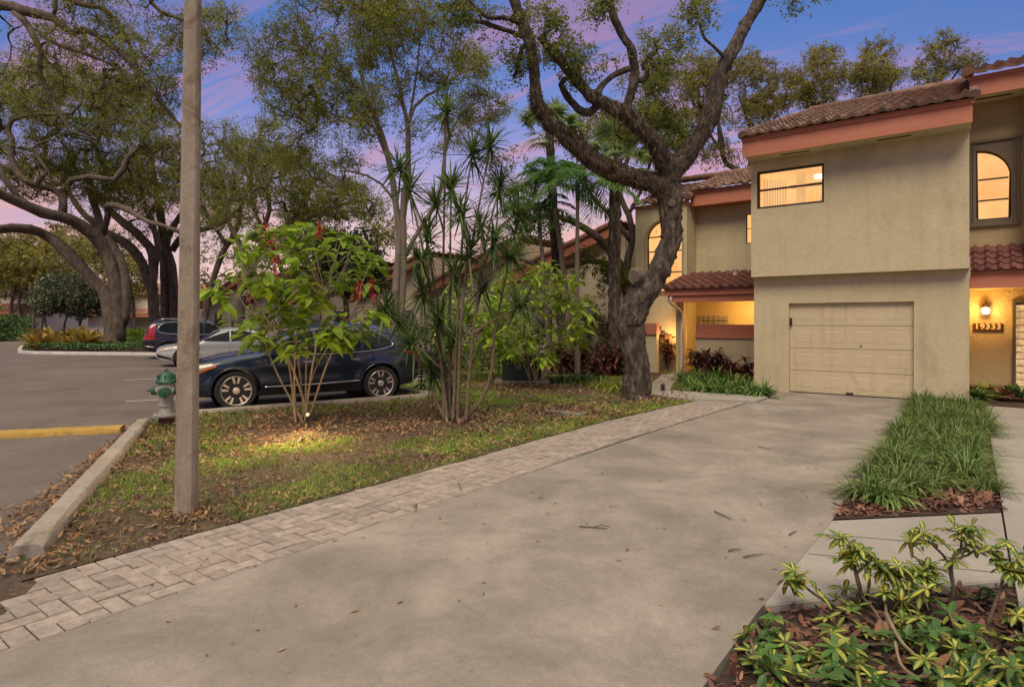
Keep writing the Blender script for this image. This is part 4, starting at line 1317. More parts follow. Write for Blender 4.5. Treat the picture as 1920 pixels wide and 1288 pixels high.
# ---- the oak on the traffic island
ZA = 35.0
make_tree('oak_tree', 'spreading oak with a forked trunk on the planted traffic island', (218, 652), ZA, [
 [(216, 656, 52), (214, 640, 44), (213, 615, 40), (208, 585, 40), (200, 562, 30), (192, 545, 25), (175, 525, 24), (151, 498, 25), (121, 466, 26), (93, 443, 24), (58, 429, 23, -1), (23, 426, 22, -2), (-30, 430, 20, -4), (-120, 410, 16, -7)],
 [(222, 640, 30), (222, 600, 30), (221, 563, 28), (217, 528, 27), (207, 493, 28), (193, 460, 29), (176, 440, 29, -.5), (150, 423, 27, -1), (117, 408, 26, -2), (80, 398, 25, -3), (40, 380, 24, -4), (0, 362, 22, -5), (-60, 340, 16, -7)],
 [(232, 610, 18), (236, 570, 20), (233, 520, 20), (222, 480, 19), (205, 455, 18), (190, 425, 17, 1), (182, 395, 16, 2), (170, 360, 14, 2), (168, 330, 12, 2)],
 [(188, 447, 20), (196, 425, 15), (203, 400, 13, -1), (200, 387, 13, -1), (218, 384, 13, -2), (240, 394, 12, -2), (270, 412, 11, -3), (310, 425, 10, -4), (350, 440, 9, -4)],
 [(117, 408, 20, -2), (120, 385, 17, -2), (118, 368, 18, -2), (100, 355, 14, -2), (60, 345, 13, -3), (32, 322, 13, -3), (22, 292, 12, -3), (25, 262, 11, -3), (16, 245, 11, -3), (22, 226, 10, -3), (50, 217, 9, -3), (90, 215, 9, -3), (135, 213, 8, -3), (151, 195, 6, -3), (150, 175, 4, -3)],
 [(118, 362, 15, -2), (133, 336, 14, -2), (167, 330, 13, -2), (214, 337, 12, -2), (230, 318, 13, -2), (240, 293, 11, -2), (262, 275, 9, -2), (274, 254, 7, -2), (290, 225, 5, -2)],
 [(60, 392, 16, -3), (35, 370, 13, -3.5), (10, 340, 11, -4), (-10, 300, 9, -4)],
 [(70, 346, 9, -3), (90, 320, 8, -3), (60, 280, 6, -3), (95, 262, 5, -3)],
], [(60, 250, 110, 90, 0, 4, 170), (150, 210, 110, 100, 1, 4, 187), (240, 250, 90, 100, 1, 4, 153), (60, 330, 120, 50, 0, 4, 76), (200, 330, 120, 60, 1, 3, 85), (300, 330, 70, 80, -1, 3, 76), (-20, 200, 80, 100, -1, 4, 85), (80, 150, 110, 60, 0, 4, 85)],
 0.11, 46, .34, M['leaf_olive'], M['bark_dark'], 5, wig=.16, tipr=.016, step=.5, thr=.36, nscale=.3)

# ---- an oak whose trunk stands beyond the left edge of the view; its limbs reach in overhead
ZL = 19.0
make_tree('oak_tree', 'oak reaching in from beyond the left edge, its high dark limbs crossing the sky', D(-330, 602, ZL)[:3] * np.array((1, 1, 0)), ZL, [
 [(-330, 704, 50), (-330, 560, 44), (-315, 420, 40), (-280, 280, 36), (-210, 140, 32), (-110, 50, 28), (0, 12, 24), (43, 22, 22), (100, 36, 18), (133, 62, 16), (160, 57, 14), (200, 80, 13), (240, 113, 12), (263, 150, 11), (290, 178, 9), (320, 215, 7), (350, 250, 5)],
 [(30, 22, 16), (52, 45, 15), (67, 73, 14), (77, 100, 13), (73, 133, 12), (83, 160, 11), (100, 193, 10), (117, 223, 9), (133, 247, 7), (153, 253, 5), (180, 262, 4)],
 [(-110, 50, 20), (-20, -30, 16), (90, -40, 13), (140, 5, 12), (190, 15, 10), (215, 35, 9), (240, 75, 8), (250, 110, 6), (265, 135, 4)],
 [(90, -40, 12), (180, -50, 11), (260, -20, 10), (300, 22, 9), (345, 38, 8), (390, 70, 6), (420, 105, 4)],
 [(75, 64, 10), (110, 85, 9), (170, 105, 8), (215, 125, 6), (245, 160, 4)],
 [(77, 85, 8), (90, 78, 7), (84, 110, 5), (110, 135, 3)],
 [(100, 36, 9), (105, 10, 8), (98, -40, 7)],
], [(130, 70, 110, 60, .5, 2, 76), (280, 90, 110, 90, .5, 2, 152), (400, 60, 60, 60, 0, 1.5, 64), (60, 160, 90, 60, 1, 2, 57), (250, 200, 90, 60, 1, 2, 76), (180, -20, 150, 40, 0, 2, 76)],
 0.075, 36, .22, M['leaf_olive'], M['bark_dark'], 9, wig=.16, tipr=.008, step=.3, thr=.3, nscale=.5)

# ---- oaks behind the parked cars
BG = 'oaks behind the parked cars'
make_tree('oak_tree', 'two-stemmed oak standing behind the tail of the black car, leaning to the left', (290, 650), 41.0, [
 [(290, 651, 28), (289, 620, 25), (287, 565, 23), (273, 516, 22), (256, 481, 21), (233, 457, 20), (205, 442, 17), (170, 415, 14), (140, 380, 11), (120, 340, 8)],
 [(287, 580, 20), (288, 500, 20), (281, 465, 20), (256, 440, 19), (233, 420, 18), (210, 398, 16), (185, 372, 14), (165, 330, 11), (160, 290, 8)],
 [(290, 500, 15), (296, 460, 15), (285, 420, 13), (270, 385, 12), (262, 340, 10), (255, 300, 8)],
], [(170, 340, 110, 80, 0, 4, 105), (260, 330, 90, 90, 0, 4, 120), (230, 420, 90, 40, 0, 3, 36)], 0.12, 40, .36, M['leaf_oak'], M['bark_dark'], 21, BG, tipr=.017, step=.5, wig=.17, nscale=.3)
make_tree('oak_tree', 'straight oak directly behind the concrete lamp pole, forking high up', (316, 650), 43.0, [
 [(308, 648, 24), (308, 605, 22), (309, 516, 21), (308, 450, 19), (302, 412, 17), (292, 360, 14), (287, 310, 11), (280, 260, 8)],
 [(326, 648, 22), (325, 600, 20), (325, 500, 18), (312, 462, 17), (322, 430, 15), (345, 395, 13), (370, 360, 11), (390, 310, 8)],
 [(322, 470, 15), (345, 440, 14), (380, 430, 12), (415, 420, 10), (450, 390, 8)],
], [(300, 280, 90, 90, 0, 4, 120), (390, 310, 90, 90, 0, 4, 120), (340, 400, 90, 50, 0, 3, 54), (430, 370, 60, 60, 0, 3, 45)], 0.12, 40, .36, M['leaf_oak'], M['bark_dark'], 22, BG, tipr=.017, step=.5, wig=.17, nscale=.3)
make_tree('oak_tree', 'thin oak leaning right between the lamp pole and the red-flowered shrub', (383, 655), 36.0, [
 [(378, 655, 18), (381, 605, 16), (388, 560, 15), (400, 520, 14), (415, 480, 13), (432, 450, 12), (448, 415, 11), (452, 380, 9), (470, 340, 7), (480, 290, 5)],
 [(425, 462, 10), (405, 430, 9), (385, 400, 8), (372, 360, 7), (380, 320, 5)],
], [(450, 330, 80, 80, 0, 3, 105), (390, 350, 60, 60, 0, 3, 51), (500, 290, 60, 70, 0, 3, 60)], 0.11, 38, .32, M['leaf_olive'], M['bark_dark'], 23, BG, tipr=.015, step=.5, wig=.17, nscale=.3)
make_tree('oak_tree', 'dark thick-trunked oak behind the red-flowered shrub, its limbs spreading to the right', (450, 660), 32.0, [
 [(448, 662, 26), (449, 610, 24), (451, 570, 22), (459, 530, 21), (470, 498, 20), (487, 470, 17), (512, 442, 14), (545, 420, 12), (590, 405, 11), (640, 385, 9), (690, 375, 6)],
 [(466, 505, 14), (458, 470, 13), (440, 440, 12), (425, 410, 10), (430, 370, 8), (420, 330, 6)],
 [(487, 470, 12), (492, 430, 11), (505, 395, 10), (500, 350, 8), (520, 310, 6)],
 [(545, 420, 10), (570, 385, 9), (585, 350, 7), (610, 310, 5)],
], [(520, 330, 80, 70, 0, 3, 143), (600, 370, 80, 50, 0, 3, 117), (440, 400, 60, 50, 0, 3, 65), (660, 380, 60, 50, 0, 3, 91), (560, 440, 70, 40, 1, 3, 65)], 0.1, 40, .3, M['leaf_oak'], M['bark_dark'], 24, BG, tipr=.014, step=.5, wig=.17, nscale=.35)
make_tree('bushy_tree', 'dense dark round-headed tree behind the roof of the dark blue car', (650, 668), 26.0, [
 [(652, 675, 16), (650, 620, 14), (648, 570, 12), (640, 520, 10), (630, 480, 7), (620, 450, 5)], [(648, 570, 9), (665, 520, 8), (680, 480, 5)]],
 [(650, 480, 72, 66, 0, 1.9, 170), (620, 520, 60, 40, 0, 1.5, 60), (690, 515, 34, 44, 0, 1, 40)], .15, 34, .24, M['leaf_dark'], M['bark_dark'], 31, tipr=.01, thr=.1)
# ---- the tall slender tree
make_tree('slender_tree', 'tall slender grey tree with two close stems rising behind the dracaena', (747, 688), 22.0, [
 [(742, 690, 20), (742, 640, 19), (742, 590, 18), (742, 540, 18), (746, 480, 17), (748, 440, 17), (742, 390, 15), (736, 340, 14), (727, 298, 13), (714, 252, 12), (700, 217, 10), (686, 180, 8), (676, 130, 6), (668, 70, 4), (672, 10, 3)],
 [(752, 600, 15), (755, 545, 15), (757, 490, 16), (757, 432, 16), (756, 385, 14), (763, 330, 13), (765, 280, 12), (764, 235, 11), (756, 200, 10), (746, 150, 8), (735, 110, 7), (722, 60, 5), (715, 0, 4)],
 [(760, 480, 12), (772, 455, 11), (790, 425, 10), (812, 390, 10), (828, 350, 9), (832, 310, 8), (836, 270, 7), (834, 230, 6), (850, 190, 4)],
 [(705, 225, 8), (685, 175, 7), (660, 155, 6), (640, 142, 5), (610, 140, 4), (580, 150, 3)],
 [(728, 300, 8), (700, 240, 7), (670, 225, 6), (640, 220, 5), (600, 205, 4)],
 [(764, 240, 8), (778, 200, 7), (800, 180, 6), (830, 165, 5), (860, 140, 4), (900, 125, 3)],
 [(742, 380, 7), (715, 345, 6), (690, 330, 5), (650, 320, 4)],
 [(768, 220, 6), (778, 160, 5), (785, 100, 4), (790, 40, 3)],
 [(832, 290, 6), (850, 240, 5), (880, 200, 4), (920, 185, 3)],
 [(735, 110, 5), (760, 60, 4), (770, 20, 3)],
], [(560, 120, 110, 110, 0, 2.2, 188), (650, 60, 120, 80, 0, 2.2, 203), (760, 50, 90, 80, 0, 2, 159), (850, 130, 70, 60, 0, 1.6, 116), (640, 220, 100, 60, 0, 2, 101), (900, 200, 60, 40, .4, 1.4, 58), (600, 300, 90, 60, .6, 2, 87), (820, 250, 80, 60, 0, 1.6, 43), (700, 160, 90, 60, 0, 2, 87), (620, -30, 140, 50, 0, 2, 87)],
 0.085, 38, .22, M['leaf_olive'], M['bark_grey'], 41, tipr=.008, step=.3, wig=.13, thr=.32, nscale=.55)
# a thinner one in front of the pink sky, left of it
make_tree('slender_tree', 'bare thin tree with fine twigs left of the two-stemmed slender tree', (520, 650), 38.0, [
 [(545, 650, 12), (540, 560, 11), (520, 480, 10), (480, 400, 9), (470, 340, 8), (475, 290, 6), (490, 240, 4)], [(475, 350, 7), (455, 310, 5), (440, 260, 4)]],
 [(480, 270, 70, 70, 0, 2.5, 75), (560, 250, 80, 80, 0, 2.5, 66), (600, 210, 70, 60, 0, 2.5, 45)], 0.12, 34, .3, M['leaf_olive'], M['bark_dark'], 43, tipr=.012, step=.5, nscale=.35)
# ---- dark oak behind the palms
make_tree('oak_tree', 'dark oak with low snaking limbs among the palm trunks, left of the arched window', (1180, 690), 21.5, [
 [(1184, 690, 26), (1182, 640, 24), (1180, 590, 23), (1174, 530, 22), (1166, 500, 20), (1150, 478, 19), (1125, 448, 18), (1100, 430, 17), (1075, 416, 15), (1048, 407, 13), (1015, 408, 10), (985, 425, 7)],
 [(1178, 560, 16), (1160, 515, 15), (1130, 492, 14), (1105, 490, 12), (1070, 499, 11), (1030, 500, 9), (985, 490, 7), (950, 475, 5)],
 [(1180, 560, 18), (1176, 500, 17), (1186, 450, 15), (1180, 405, 14), (1165, 370, 12), (1170, 320, 10), (1190, 270, 8), (1210, 230, 6)],
 [(1184, 455, 12), (1150, 410, 11), (1125, 385, 10), (1100, 350, 8), (1090, 300, 6)],
 [(1180, 400, 9), (1205, 350, 8), (1225, 290, 6), (1260, 240, 5)],
], [(1200, 200, 70, 60, 0, 1.8, 91), (1130, 260, 70, 50, .5, 1.6, 52), (1250, 250, 50, 60, 0, 1.6, 65), (1000, 420, 70, 40, 0, 1.4, 52), (1110, 500, 40, 30, -.4, .6, 20), (1150, 530, 30, 30, -.6, .6, 26), (960, 330, 60, 60, .5, 1.5, 46), (1240, 170, 60, 50, 0, 1.6, 52)],
 0.1, 34, .2, M['leaf_oak'], M['bark_dark'], 47, tipr=.008, step=.3, wig=.15, thr=.3, nscale=.5)
# ---- trees behind the house
HB = 'trees behind the house roofs'
make_tree('background_tree', 'full-crowned tree just right of the big oak limb, above the lower tiled roof', D(1375, 602, 31) * np.array((1, 1, 0)), 31.0, [
 [(1402, 663, 20), (1400, 500, 17), (1398, 360, 14), (1385, 318, 12), (1362, 306, 11), (1354, 280, 10), (1348, 240, 8), (1352, 200, 6)], [(1398, 360, 10), (1410, 270, 8), (1400, 220, 6), (1385, 180, 4)], [(1354, 285, 6), (1330, 250, 5), (1320, 210, 4)], [(1405, 300, 7), (1435, 240, 5), (1450, 190, 4)]],
 [(1385, 170, 90, 80, 0, 2.6, 170), (1320, 140, 50, 60, 0, 2, 60), (1430, 220, 60, 50, 0, 2, 60), (1300, 230, 40, 60, 0, 1.6, 40), (1350, 290, 50, 30, 0, 1.5, 24), (1475, 165, 30, 50, 0, 1.5, 30)], 0.12, 40, .24, M['leaf_far'], M['bark_dark'], 51, HB, tipr=.012, thr=.25, nscale=.5)
make_tree('background_tree', 'rounded treetop above the left half of the main roof ridge', D(1540, 602, 33) * np.array((1, 1, 0)), 33.0, [
 [(1560, 659, 16), (1560, 400, 13), (1555, 240, 9), (1545, 180, 7), (1535, 140, 4)], [(1555, 260, 7), (1520, 190, 5), (1505, 150, 3)]],
 [(1545, 145, 48, 62, 0, 2, 110), (1515, 170, 30, 40, 0, 1.5, 40)], 0.12, 40, .24, M['leaf_far'], M['bark_dark'], 52, HB, tipr=.012, thr=.2, nscale=.5)
make_tree('background_tree', 'rounded treetop above the middle of the main roof ridge', D(1650, 602, 34) * np.array((1, 1, 0)), 34.0, [
 [(1650, 657, 16), (1650, 400, 13), (1648, 220, 9), (1645, 160, 6), (1640, 110, 4)], [(1648, 240, 6), (1670, 170, 4), (1675, 130, 3)]],
 [(1645, 128, 48, 56, 0, 2, 110), (1625, 160, 36, 36, 0, 1.6, 40)], 0.12, 40, .24, M['leaf_far'], M['bark_dark'], 53, HB, tipr=.012, thr=.2, nscale=.5)
make_tree('background_tree', 'loose feathery treetop standing apart above the right end of the main roof', D(1760, 602, 35) * np.array((1, 1, 0)), 35.0, [
 [(1765, 655, 14), (1765, 400, 11), (1762, 200, 8), (1768, 130, 6), (1775, 80, 3)], [(1764, 210, 5), (1735, 140, 4), (1715, 115, 3)], [(1766, 180, 5), (1800, 130, 4), (1835, 112, 3)]],
 [(1770, 100, 40, 42, 0, 1.6, 52), (1740, 135, 38, 30, 0, 1.6, 34), (1815, 118, 30, 22, 0, 1.4, 24)], 0.13, 30, .24, M['leaf_far'], M['bark_dark'], 54, HB, tipr=.012, thr=.35, nscale=.6)
# ---- far left trees
make_tree('background_tree', 'yellow-green tree across the road at the far left', D(62, 602, 58) * np.array((1, 1, 0)), 58.0, [
 [(20, 632, 9), (20, 600, 8), (22, 570, 7), (30, 530, 5)], [(40, 634, 8), (38, 590, 8), (36, 560, 6), (60, 520, 4)], [(22, 590, 5), (36, 570, 4)]],
 [(40, 510, 75, 50, 0, 4, 150), (110, 500, 60, 50, 0, 4, 90), (0, 480, 60, 40, 0, 4, 60), (60, 460, 70, 30, 2, 4, 60)], .3, 28, .5, M['leaf_far'], M['bark_dark'], 61, tipr=.02, thr=.1, nscale=.25)
make_tree('flowering_bush', 'round pale-blossomed bush on branching stems behind the yellow bromeliads', D(120, 602, 44) * np.array((1, 1, 0)), 44.0, [
 [(88, 642, 7), (86, 610, 6), (80, 585, 5), (70, 565, 3)], [(78, 642, 6), (80, 600, 5), (100, 570, 3)], [(62, 640, 5), (64, 590, 5), (72, 565, 3)], [(155, 640, 6), (150, 605, 5), (165, 575, 3)], [(118, 640, 5), (122, 605, 4), (135, 575, 3)]],
 [(125, 552, 62, 42, 0, 2.4, 150), (175, 560, 34, 36, 0, 1.6, 60), (90, 560, 36, 34, 0, 1.6, 50)], .2, 30, .27, M['leaf_flower'], M['bark_dark'], 62, tipr=.012, thr=.05, nscale=.6, cat='bush')
make_tree('background_tree', 'olive tree filling the gap between the island oak and the oaks beyond', D(250, 602, 62) * np.array((1, 1, 0)), 62.0, [
 [(250, 633, 9), (250, 590, 8), (246, 540, 6), (235, 500, 4)]],
 [(240, 520, 50, 50, 0, 3, 90), (190, 480, 70, 50, 2, 3, 90), (150, 450, 70, 40, 2, 3, 60)], .3, 24, .45, M['leaf_far'], M['bark_dark'], 63, tipr=.02, thr=.15, nscale=.25)
make_tree('background_tree', 'leafy tree mass behind the parked cars left of the shrub', D(560, 602, 50) * np.array((1, 1, 0)), 50.0, [
 [(560, 640, 10), (560, 560, 9), (550, 480, 7), (540, 420, 5)]],
 [(560, 440, 90, 70, 0, 4, 120), (420, 500, 70, 60, 3, 3, 60), (700, 440, 60, 60, 0, 3, 60)], .24, 26, .42, M['leaf_oak'], M['bark_dark'], 64, tipr=.02, thr=.2, nscale=.3)

# ------------------------------------------------------------------ bushes on the left and the island planting
def leafy_mound(name, label, c, r, hgt, n, leaf, lm, cat='bush', group=None):
    t = thing(name, label, cat, (c[0], c[1], 0), group)
    v = rng.normal(0, 1, (n, 3)); v = unit(v); v[:, 2] = np.abs(v[:, 2])
    k = rng.uniform(.55, 1.0, (n, 1)) ** .5
    lump = 1 + .22 * np.sin(v[:, :1] * 7 + c[0]) * np.sin(v[:, 1:2] * 6 + c[1]) + .1 * np.sin(v[:, 2:] * 11)
    C = np.array((c[0], c[1], .02)) + v * k * lump * np.array((r, r, hgt))
    MB().leaves(C, leaf, .5, .1).build('foliage', lm, t)
    g = MB()
    for i in range(6):
        a = rng.uniform(0, 6.28)
        g.tube([(c[0], c[1], -.02), (c[0] + .3 * r * math.cos(a), c[1] + .3 * r * math.sin(a), hgt * .4), (c[0] + .6 * r * math.cos(a), c[1] + .6 * r * math.sin(a), hgt * .75)], [.03, .02, .01], 5)
    g.build('stem', M['bark_dark'], t)
    return t
c = D(10, 602, 52); leafy_mound('green_shrub', 'broad dark green shrub at the left edge across the road', c, 2.6, 2.2, 3800, .24, M['leaf_hedge'])
c = D(-60, 602, 50); leafy_mound('green_shrub', 'tall shrub against the white house, cut by the left edge', c, 2.6, 3.4, 3800, .24, M['leaf_hedge'])
c = D(36, 602, 54); leafy_mound('green_shrub', 'small low shrub beside the far kerb at the left', c, 1.3, 1.1, 1500, .2, M['leaf_hedge'])
c = D(255, 602, 44); leafy_mound('green_shrub', 'light green shrub behind the island beside the black car', c, 1.5, 1.1, 1800, .2, M['leaf_lime'])
for px, Z, r_, h_, lab in ((800, 20.5, 1.1, 1.7, 'dark green shrub behind the dracaena stems, left of the lime shrub'), (880, 21.0, 1.3, 2.1, 'taller dark shrub against the row house wall behind the dracaena'), (1110, 20.0, 1.0, 2.2, 'dark leafy shrub among the palm trunks behind the garden wall'), (950, 21.5, 1.2, 1.9, 'dark shrub behind the green transformer cabinet'), (690, 24.0, 1.4, 1.8, 'dark shrub beyond the rear of the blue car')):
    c = D(px, 602, Z); leafy_mound('green_shrub', lab, c, r_, h_, 1700, .13, M['leaf_dark'] if px != 950 else M['leaf_lime'])
# island: kerb, ground cover
isl = [P(40, 661)[:2], P(120, 662)[:2], P(265, 663.5)[:2], P(420, 664)[:2]]
far_ = [P(420, 645)[:2], P(240, 643)[:2], P(70, 645)[:2], P(40, 652)[:2]]
island = [tuple(p) for p in isl] + [tuple(p) for p in far_]
sheet('island_bed', island, .06, M['mulch_bed'])
kerb('island_kerb', [P(42, 650), P(38, 658), P(48, 662.5), P(120, 664), P(265, 665.5), P(420, 666)], .2, -.03, .13, M['kerb_pale'], 'pale concrete kerb around the planted traffic island')
t = thing('ground_cover', 'low clipped dark green ground cover hedge along the island kerb', 'hedge', (*P(150, 660)[:2], 0))
S = scatter([tuple(P(44, 661)[:2]), tuple(P(120, 661.5)[:2]), tuple(P(265, 663)[:2]), tuple(P(420, 663.5)[:2]), tuple(P(420, 652)[:2]), tuple(P(60, 652)[:2])], 26000)
zz = rng.uniform(.1, 1, len(S)) ** .4 * (.46 + .08 * vnoise(S[:, 0], S[:, 1], 1.6))
MB().leaves(np.column_stack([S, zz]), .13, .5, .1).build('foliage', M['leaf_hedge'], t)
c = P(20, 637); kerb('far_kerb', [P(-200, 634), P(20, 631.5), P(46, 631)], .4, -.03, .16, M['kerb_pale'], 'far pale kerb across the road at the left edge')
sheet('far_verge', [tuple(P(-200, 632)[:2]), tuple(P(46, 629)[:2]), tuple(P(46, 615)[:2]), tuple(P(-300, 615)[:2])], .05, M['ground'])
def rosette(name, label, c, n, L, W, lm, group=None, cat='plant', tilt=(.35, 1.1), droop=.35, h0=0.05, stem=None):
    t = thing(name, label, cat, (c[0], c[1], c[2] if len(c) > 2 else 0), group)
    a = rng.uniform(0, 6.283, n); e = rng.uniform(*tilt, n)
    d = np.stack([np.cos(a) * np.cos(e), np.sin(a) * np.cos(e), np.sin(e)], -1)
    b = np.array((c[0], c[1], (c[2] if len(c) > 2 else 0) + h0)) + d * .04
    MB().ribbons(b, d, L * rng.uniform(.65, 1.1, n), W, droop, (0, .25, .5, .75, 1), (.6, 1, .9, .6, .03), .3).build('leaf', lm, t)
    return t
for i, (px, Z, s_, lab) in enumerate(((70, 33, 1.25, 'yellow bromeliad nearest the left tip of the island'), (100, 35, 1.5, 'large golden bromeliad left of centre on the island'), (128, 33.5, 1.0, 'reddish bromeliad in the middle of the island bed'), (160, 33, 1.5, 'bright yellow upright bromeliad left of the island oak trunk'), (185, 35, 1.3, 'olive bromeliad touching the island oak trunk'), (140, 36, 1.6, 'tall brown-leaved bromeliad at the back of the island'), (85, 37, 1.6, 'tall dull yellow bromeliad at the back left of the island'))):
    c = D(px, 602, Z); c[2] = .06
    rosette('bromeliad', lab, c, 46, s_ * 1.35, .085 * s_, M['leaf_brom'], 'bromeliads on the traffic island', droop=.4, tilt=(.6, 1.4))

# ------------------------------------------------------------------ dracaena clump
ZD = depth(P(858, 790))
dt = thing('dracaena', 'tall many-stemmed dracaena with spiky leaf heads in the middle of the lawn', 'plant', (*P(858, 790)[:2], 0))
heads = [(837, 203, 830), (747, 310, 836), (886, 285, 850), (920, 268, 858), (765, 350, 838), (846, 345, 846), (936, 350, 868), (800, 440, 836), (862, 395, 856), (975, 395, 872), (790, 545, 842), (852, 510, 850), (906, 540, 862), (983, 572, 880), (765, 640, 832), (822, 600, 842), (928, 450, 866), (805, 690, 834), (880, 470, 858), (850, 640, 850), (960, 480, 872), (785, 480, 838), (720, 580, 826), (815, 380, 842), (900, 420, 862), (845, 735, 846)]
g = MB()
hp = []
trunks = []
for i, (hx, hy, bx) in enumerate(heads):
    dz = rng.uniform(-.45, .45)
    b = P(bx + rng.uniform(-6, 6), 788 + rng.uniform(-6, 6)); b[2] = -.02
    e = D(hx, hy, ZD + dz)
    hl = e[2]
    if i >= 8:                                   # side heads branch off a standing stem
        al = np.concatenate(trunks)
        ok = al[(al[:, 2] < hl - .45) & (al[:, 2] > .25 * hl)]
        if not len(ok): ok = al[al[:, 2] < max(.3, hl * .6)]
        b = ok[np.argmin(np.sum((ok - e) ** 2 * (1, 1, .35), 1))]
        m1 = b + (e - b) * .35 + (0, 0, .04); m2 = b + (e - b) * .75 + (0, 0, .02)
        q = catmull([b, m1, m2, e], .08)
        MB().tube(q, np.linspace(.02, .012, len(q)), 7, .04).build('stem', M['stem_dark'], dt, smooth=True)
        hp.append((e, unit(q[-1] - q[-3])))
        continue
    m1 = b + (e - b) * .35; m1[2] = hl * .42; m1[:2] = b[:2] + (e - b)[:2] * rng.uniform(.12, .3)
    m2 = b + (e - b) * .75; m2[2] = hl * .78; m2[:2] = b[:2] + (e - b)[:2] * rng.uniform(.5, .75)
    q = catmull([b, m1, m2, e], .12)
    trunks.append(q)
    rr = np.linspace(.03, .013, len(q))
    st_ = MB().tube(q, rr * (1 + .06 * np.sin(np.arange(len(q)) * 2.3)), 8, .04)
    st_.build('stem', M['stem_dark'], dt, smooth=True)
    hp.append((e, unit(q[-1] - q[-3])))
# the leaning stem on the right and the curved one on the left
for pts in ([(868, 792), (905, 745), (922, 690), (930, 610), (968, 430)], [(838, 792), (815, 745), (800, 700), (775, 660), (745, 600)]):
    q = catmull([D(a, b_, ZD + .1 * i) for i, (a, b_) in enumerate(pts)], .1)
    MB().tube(q, np.linspace(.032, .013, len(q)), 8, .04).build('stem', M['stem_dark'], dt, smooth=True)
    hp.append((q[-1], unit(q[-1] - q[-4])))
for e, d in hp:
    n = 84
    v = rng.normal(0, 1, (n, 3)); v = unit(v) + d * rng.uniform(-.1, .8, (n, 1)); v[:, 2] += rng.uniform(-.25, .4, n)
    bs = e + d * rng.uniform(-.16, .04, (n, 1))
    MB().ribbons(bs, v, rng.uniform(.38, .64, n), .0155, rng.uniform(.05, .32, n), (0, .3, .65, 1), (.8, 1, .75, .05), .15).build('leaf_head', M['leaf_drac'], dt)

# ------------------------------------------------------------------ leafy shrubs
def shrub(name, label, base_px, nst, region, nwh, leafL, lm, fl=(), dzr=.9, seed=1, nper=9, spread=.16, W=.42):
    r_ = np.random.default_rng(seed)
    b = P(*base_px); Z = depth(b)
    t = thing(name, label, 'shrub', (b[0], b[1], 0))
    cx, cy, rx, ry = region
    tips = []
    while len(tips) < nwh:
        u, v = r_.uniform(-1, 1, 2)
        if u * u + v * v > 1: continue
        tips.append(D(cx + u * rx, cy + v * ry, Z + r_.uniform(-dzr, dzr)))
    tips = np.array(tips)
    mains = []
    for i in range(nst):
        a = -1 + 2 * (i + .5) / nst
        e = D(cx + a * rx * .75, cy + ry * r_.uniform(-.1, .75), Z + r_.uniform(-dzr, dzr) * .7)
        s0 = b + np.array((r_.normal(0, .07), r_.normal(0, .07), -.03))
        m_ = s0 + (e - s0) * .45 + np.array((0, 0, .12))
        m_ = m_ + r_.normal(0, .05, 3)
        q = catmull([s0, m_, e], .12)
        st = MB().tube(q, np.linspace(.021, .008, len(q)), 7, .05)
        mains.append(q)
        so = st.build('stem', M['stem'], t, smooth=True)
    nd = np.concatenate([q[len(q) // 3:] for q in mains])
    g = MB()
    Bs, Ds = [], []
    for p in tips:
        k = int(np.argmin(np.sum((nd - p) ** 2, 1) + .4 * np.maximum(0, nd[:, 2] - p[2] + .1)))
        a = nd[k]
        mid = (a + p) / 2 + r_.normal(0, .05, 3)
        q = catmull([a, mid, p], .12)
        g.tube(q, np.linspace(.008, .004, len(q)), 5, .03, cap=False)
        n = r_.integers(max(3, nper - 3), nper + 3)
        an = r_.uniform(0, 6.28, n); el = r_.uniform(-.45, .55, n)
        d = np.stack([np.cos(an) * np.cos(el), np.sin(an) * np.cos(el), np.sin(el)], -1)
        Bs.append(p + d * .03 + np.array((0, 0, 1)) * r_.uniform(-spread, .03, (n, 1))); Ds.append(d)
    g.build('twig', M['stem'], t)
    B = np.concatenate(Bs); Dd = np.concatenate(Ds)
    Lq = leafL * r_.uniform(.55, 1.15, len(B))
    MB().ribbons(B, Dd, Lq, Lq * W * .5, r_.uniform(.1, .65, len(B)), (0, .12, .35, .6, .82, 1), (.06, .35, .9, 1, .6, .02), .22).build('foliage', lm, t)
    for px, py in fl:
        c = D(px, py, Z - r_.uniform(.5, 1.1))
        n = 30
        o = r_.normal(0, 1, (n, 3)) * np.array((.032, .032, .085))
        g = MB().ribbons(c + o, r_.normal(0, 1, (n, 3)) + (0, 0, -.3), .07, .014, .4, (0, .5, 1), (.5, 1, .3))
        g.tube([c - (0, 0, .16), c + (0, 0, .12)], .006, 5)
        g.build('flower', M['flower'], t)
    return t
shrub('flowering_shrub', 'bright green large-leaved shrub with hanging red flowers, lit from its base', (570, 795), 9, (560, 535, 158, 125), 150, .27, M['leaf_shrub'],
      [(498, 432), (512, 452), (600, 430), (517, 497), (672, 541), (698, 541), (592, 530)], seed=5, nper=7, dzr=1.0, W=.5)
shrub('flowering_shrub', 'yellow-green large-leaved shrub behind the dracaena, left of the oak trunk', (1004, 726), 8, (1005, 582, 108, 96), 180, .28, M['leaf_lime'], seed=6, nper=8, dzr=1.2)
shrub('young_shrub', 'pale lime shrub filling the space behind the dracaena stems', (930, 712), 6, (905, 600, 95, 85), 100, .28, M['leaf_lime'], seed=8, nper=8, dzr=1.0)

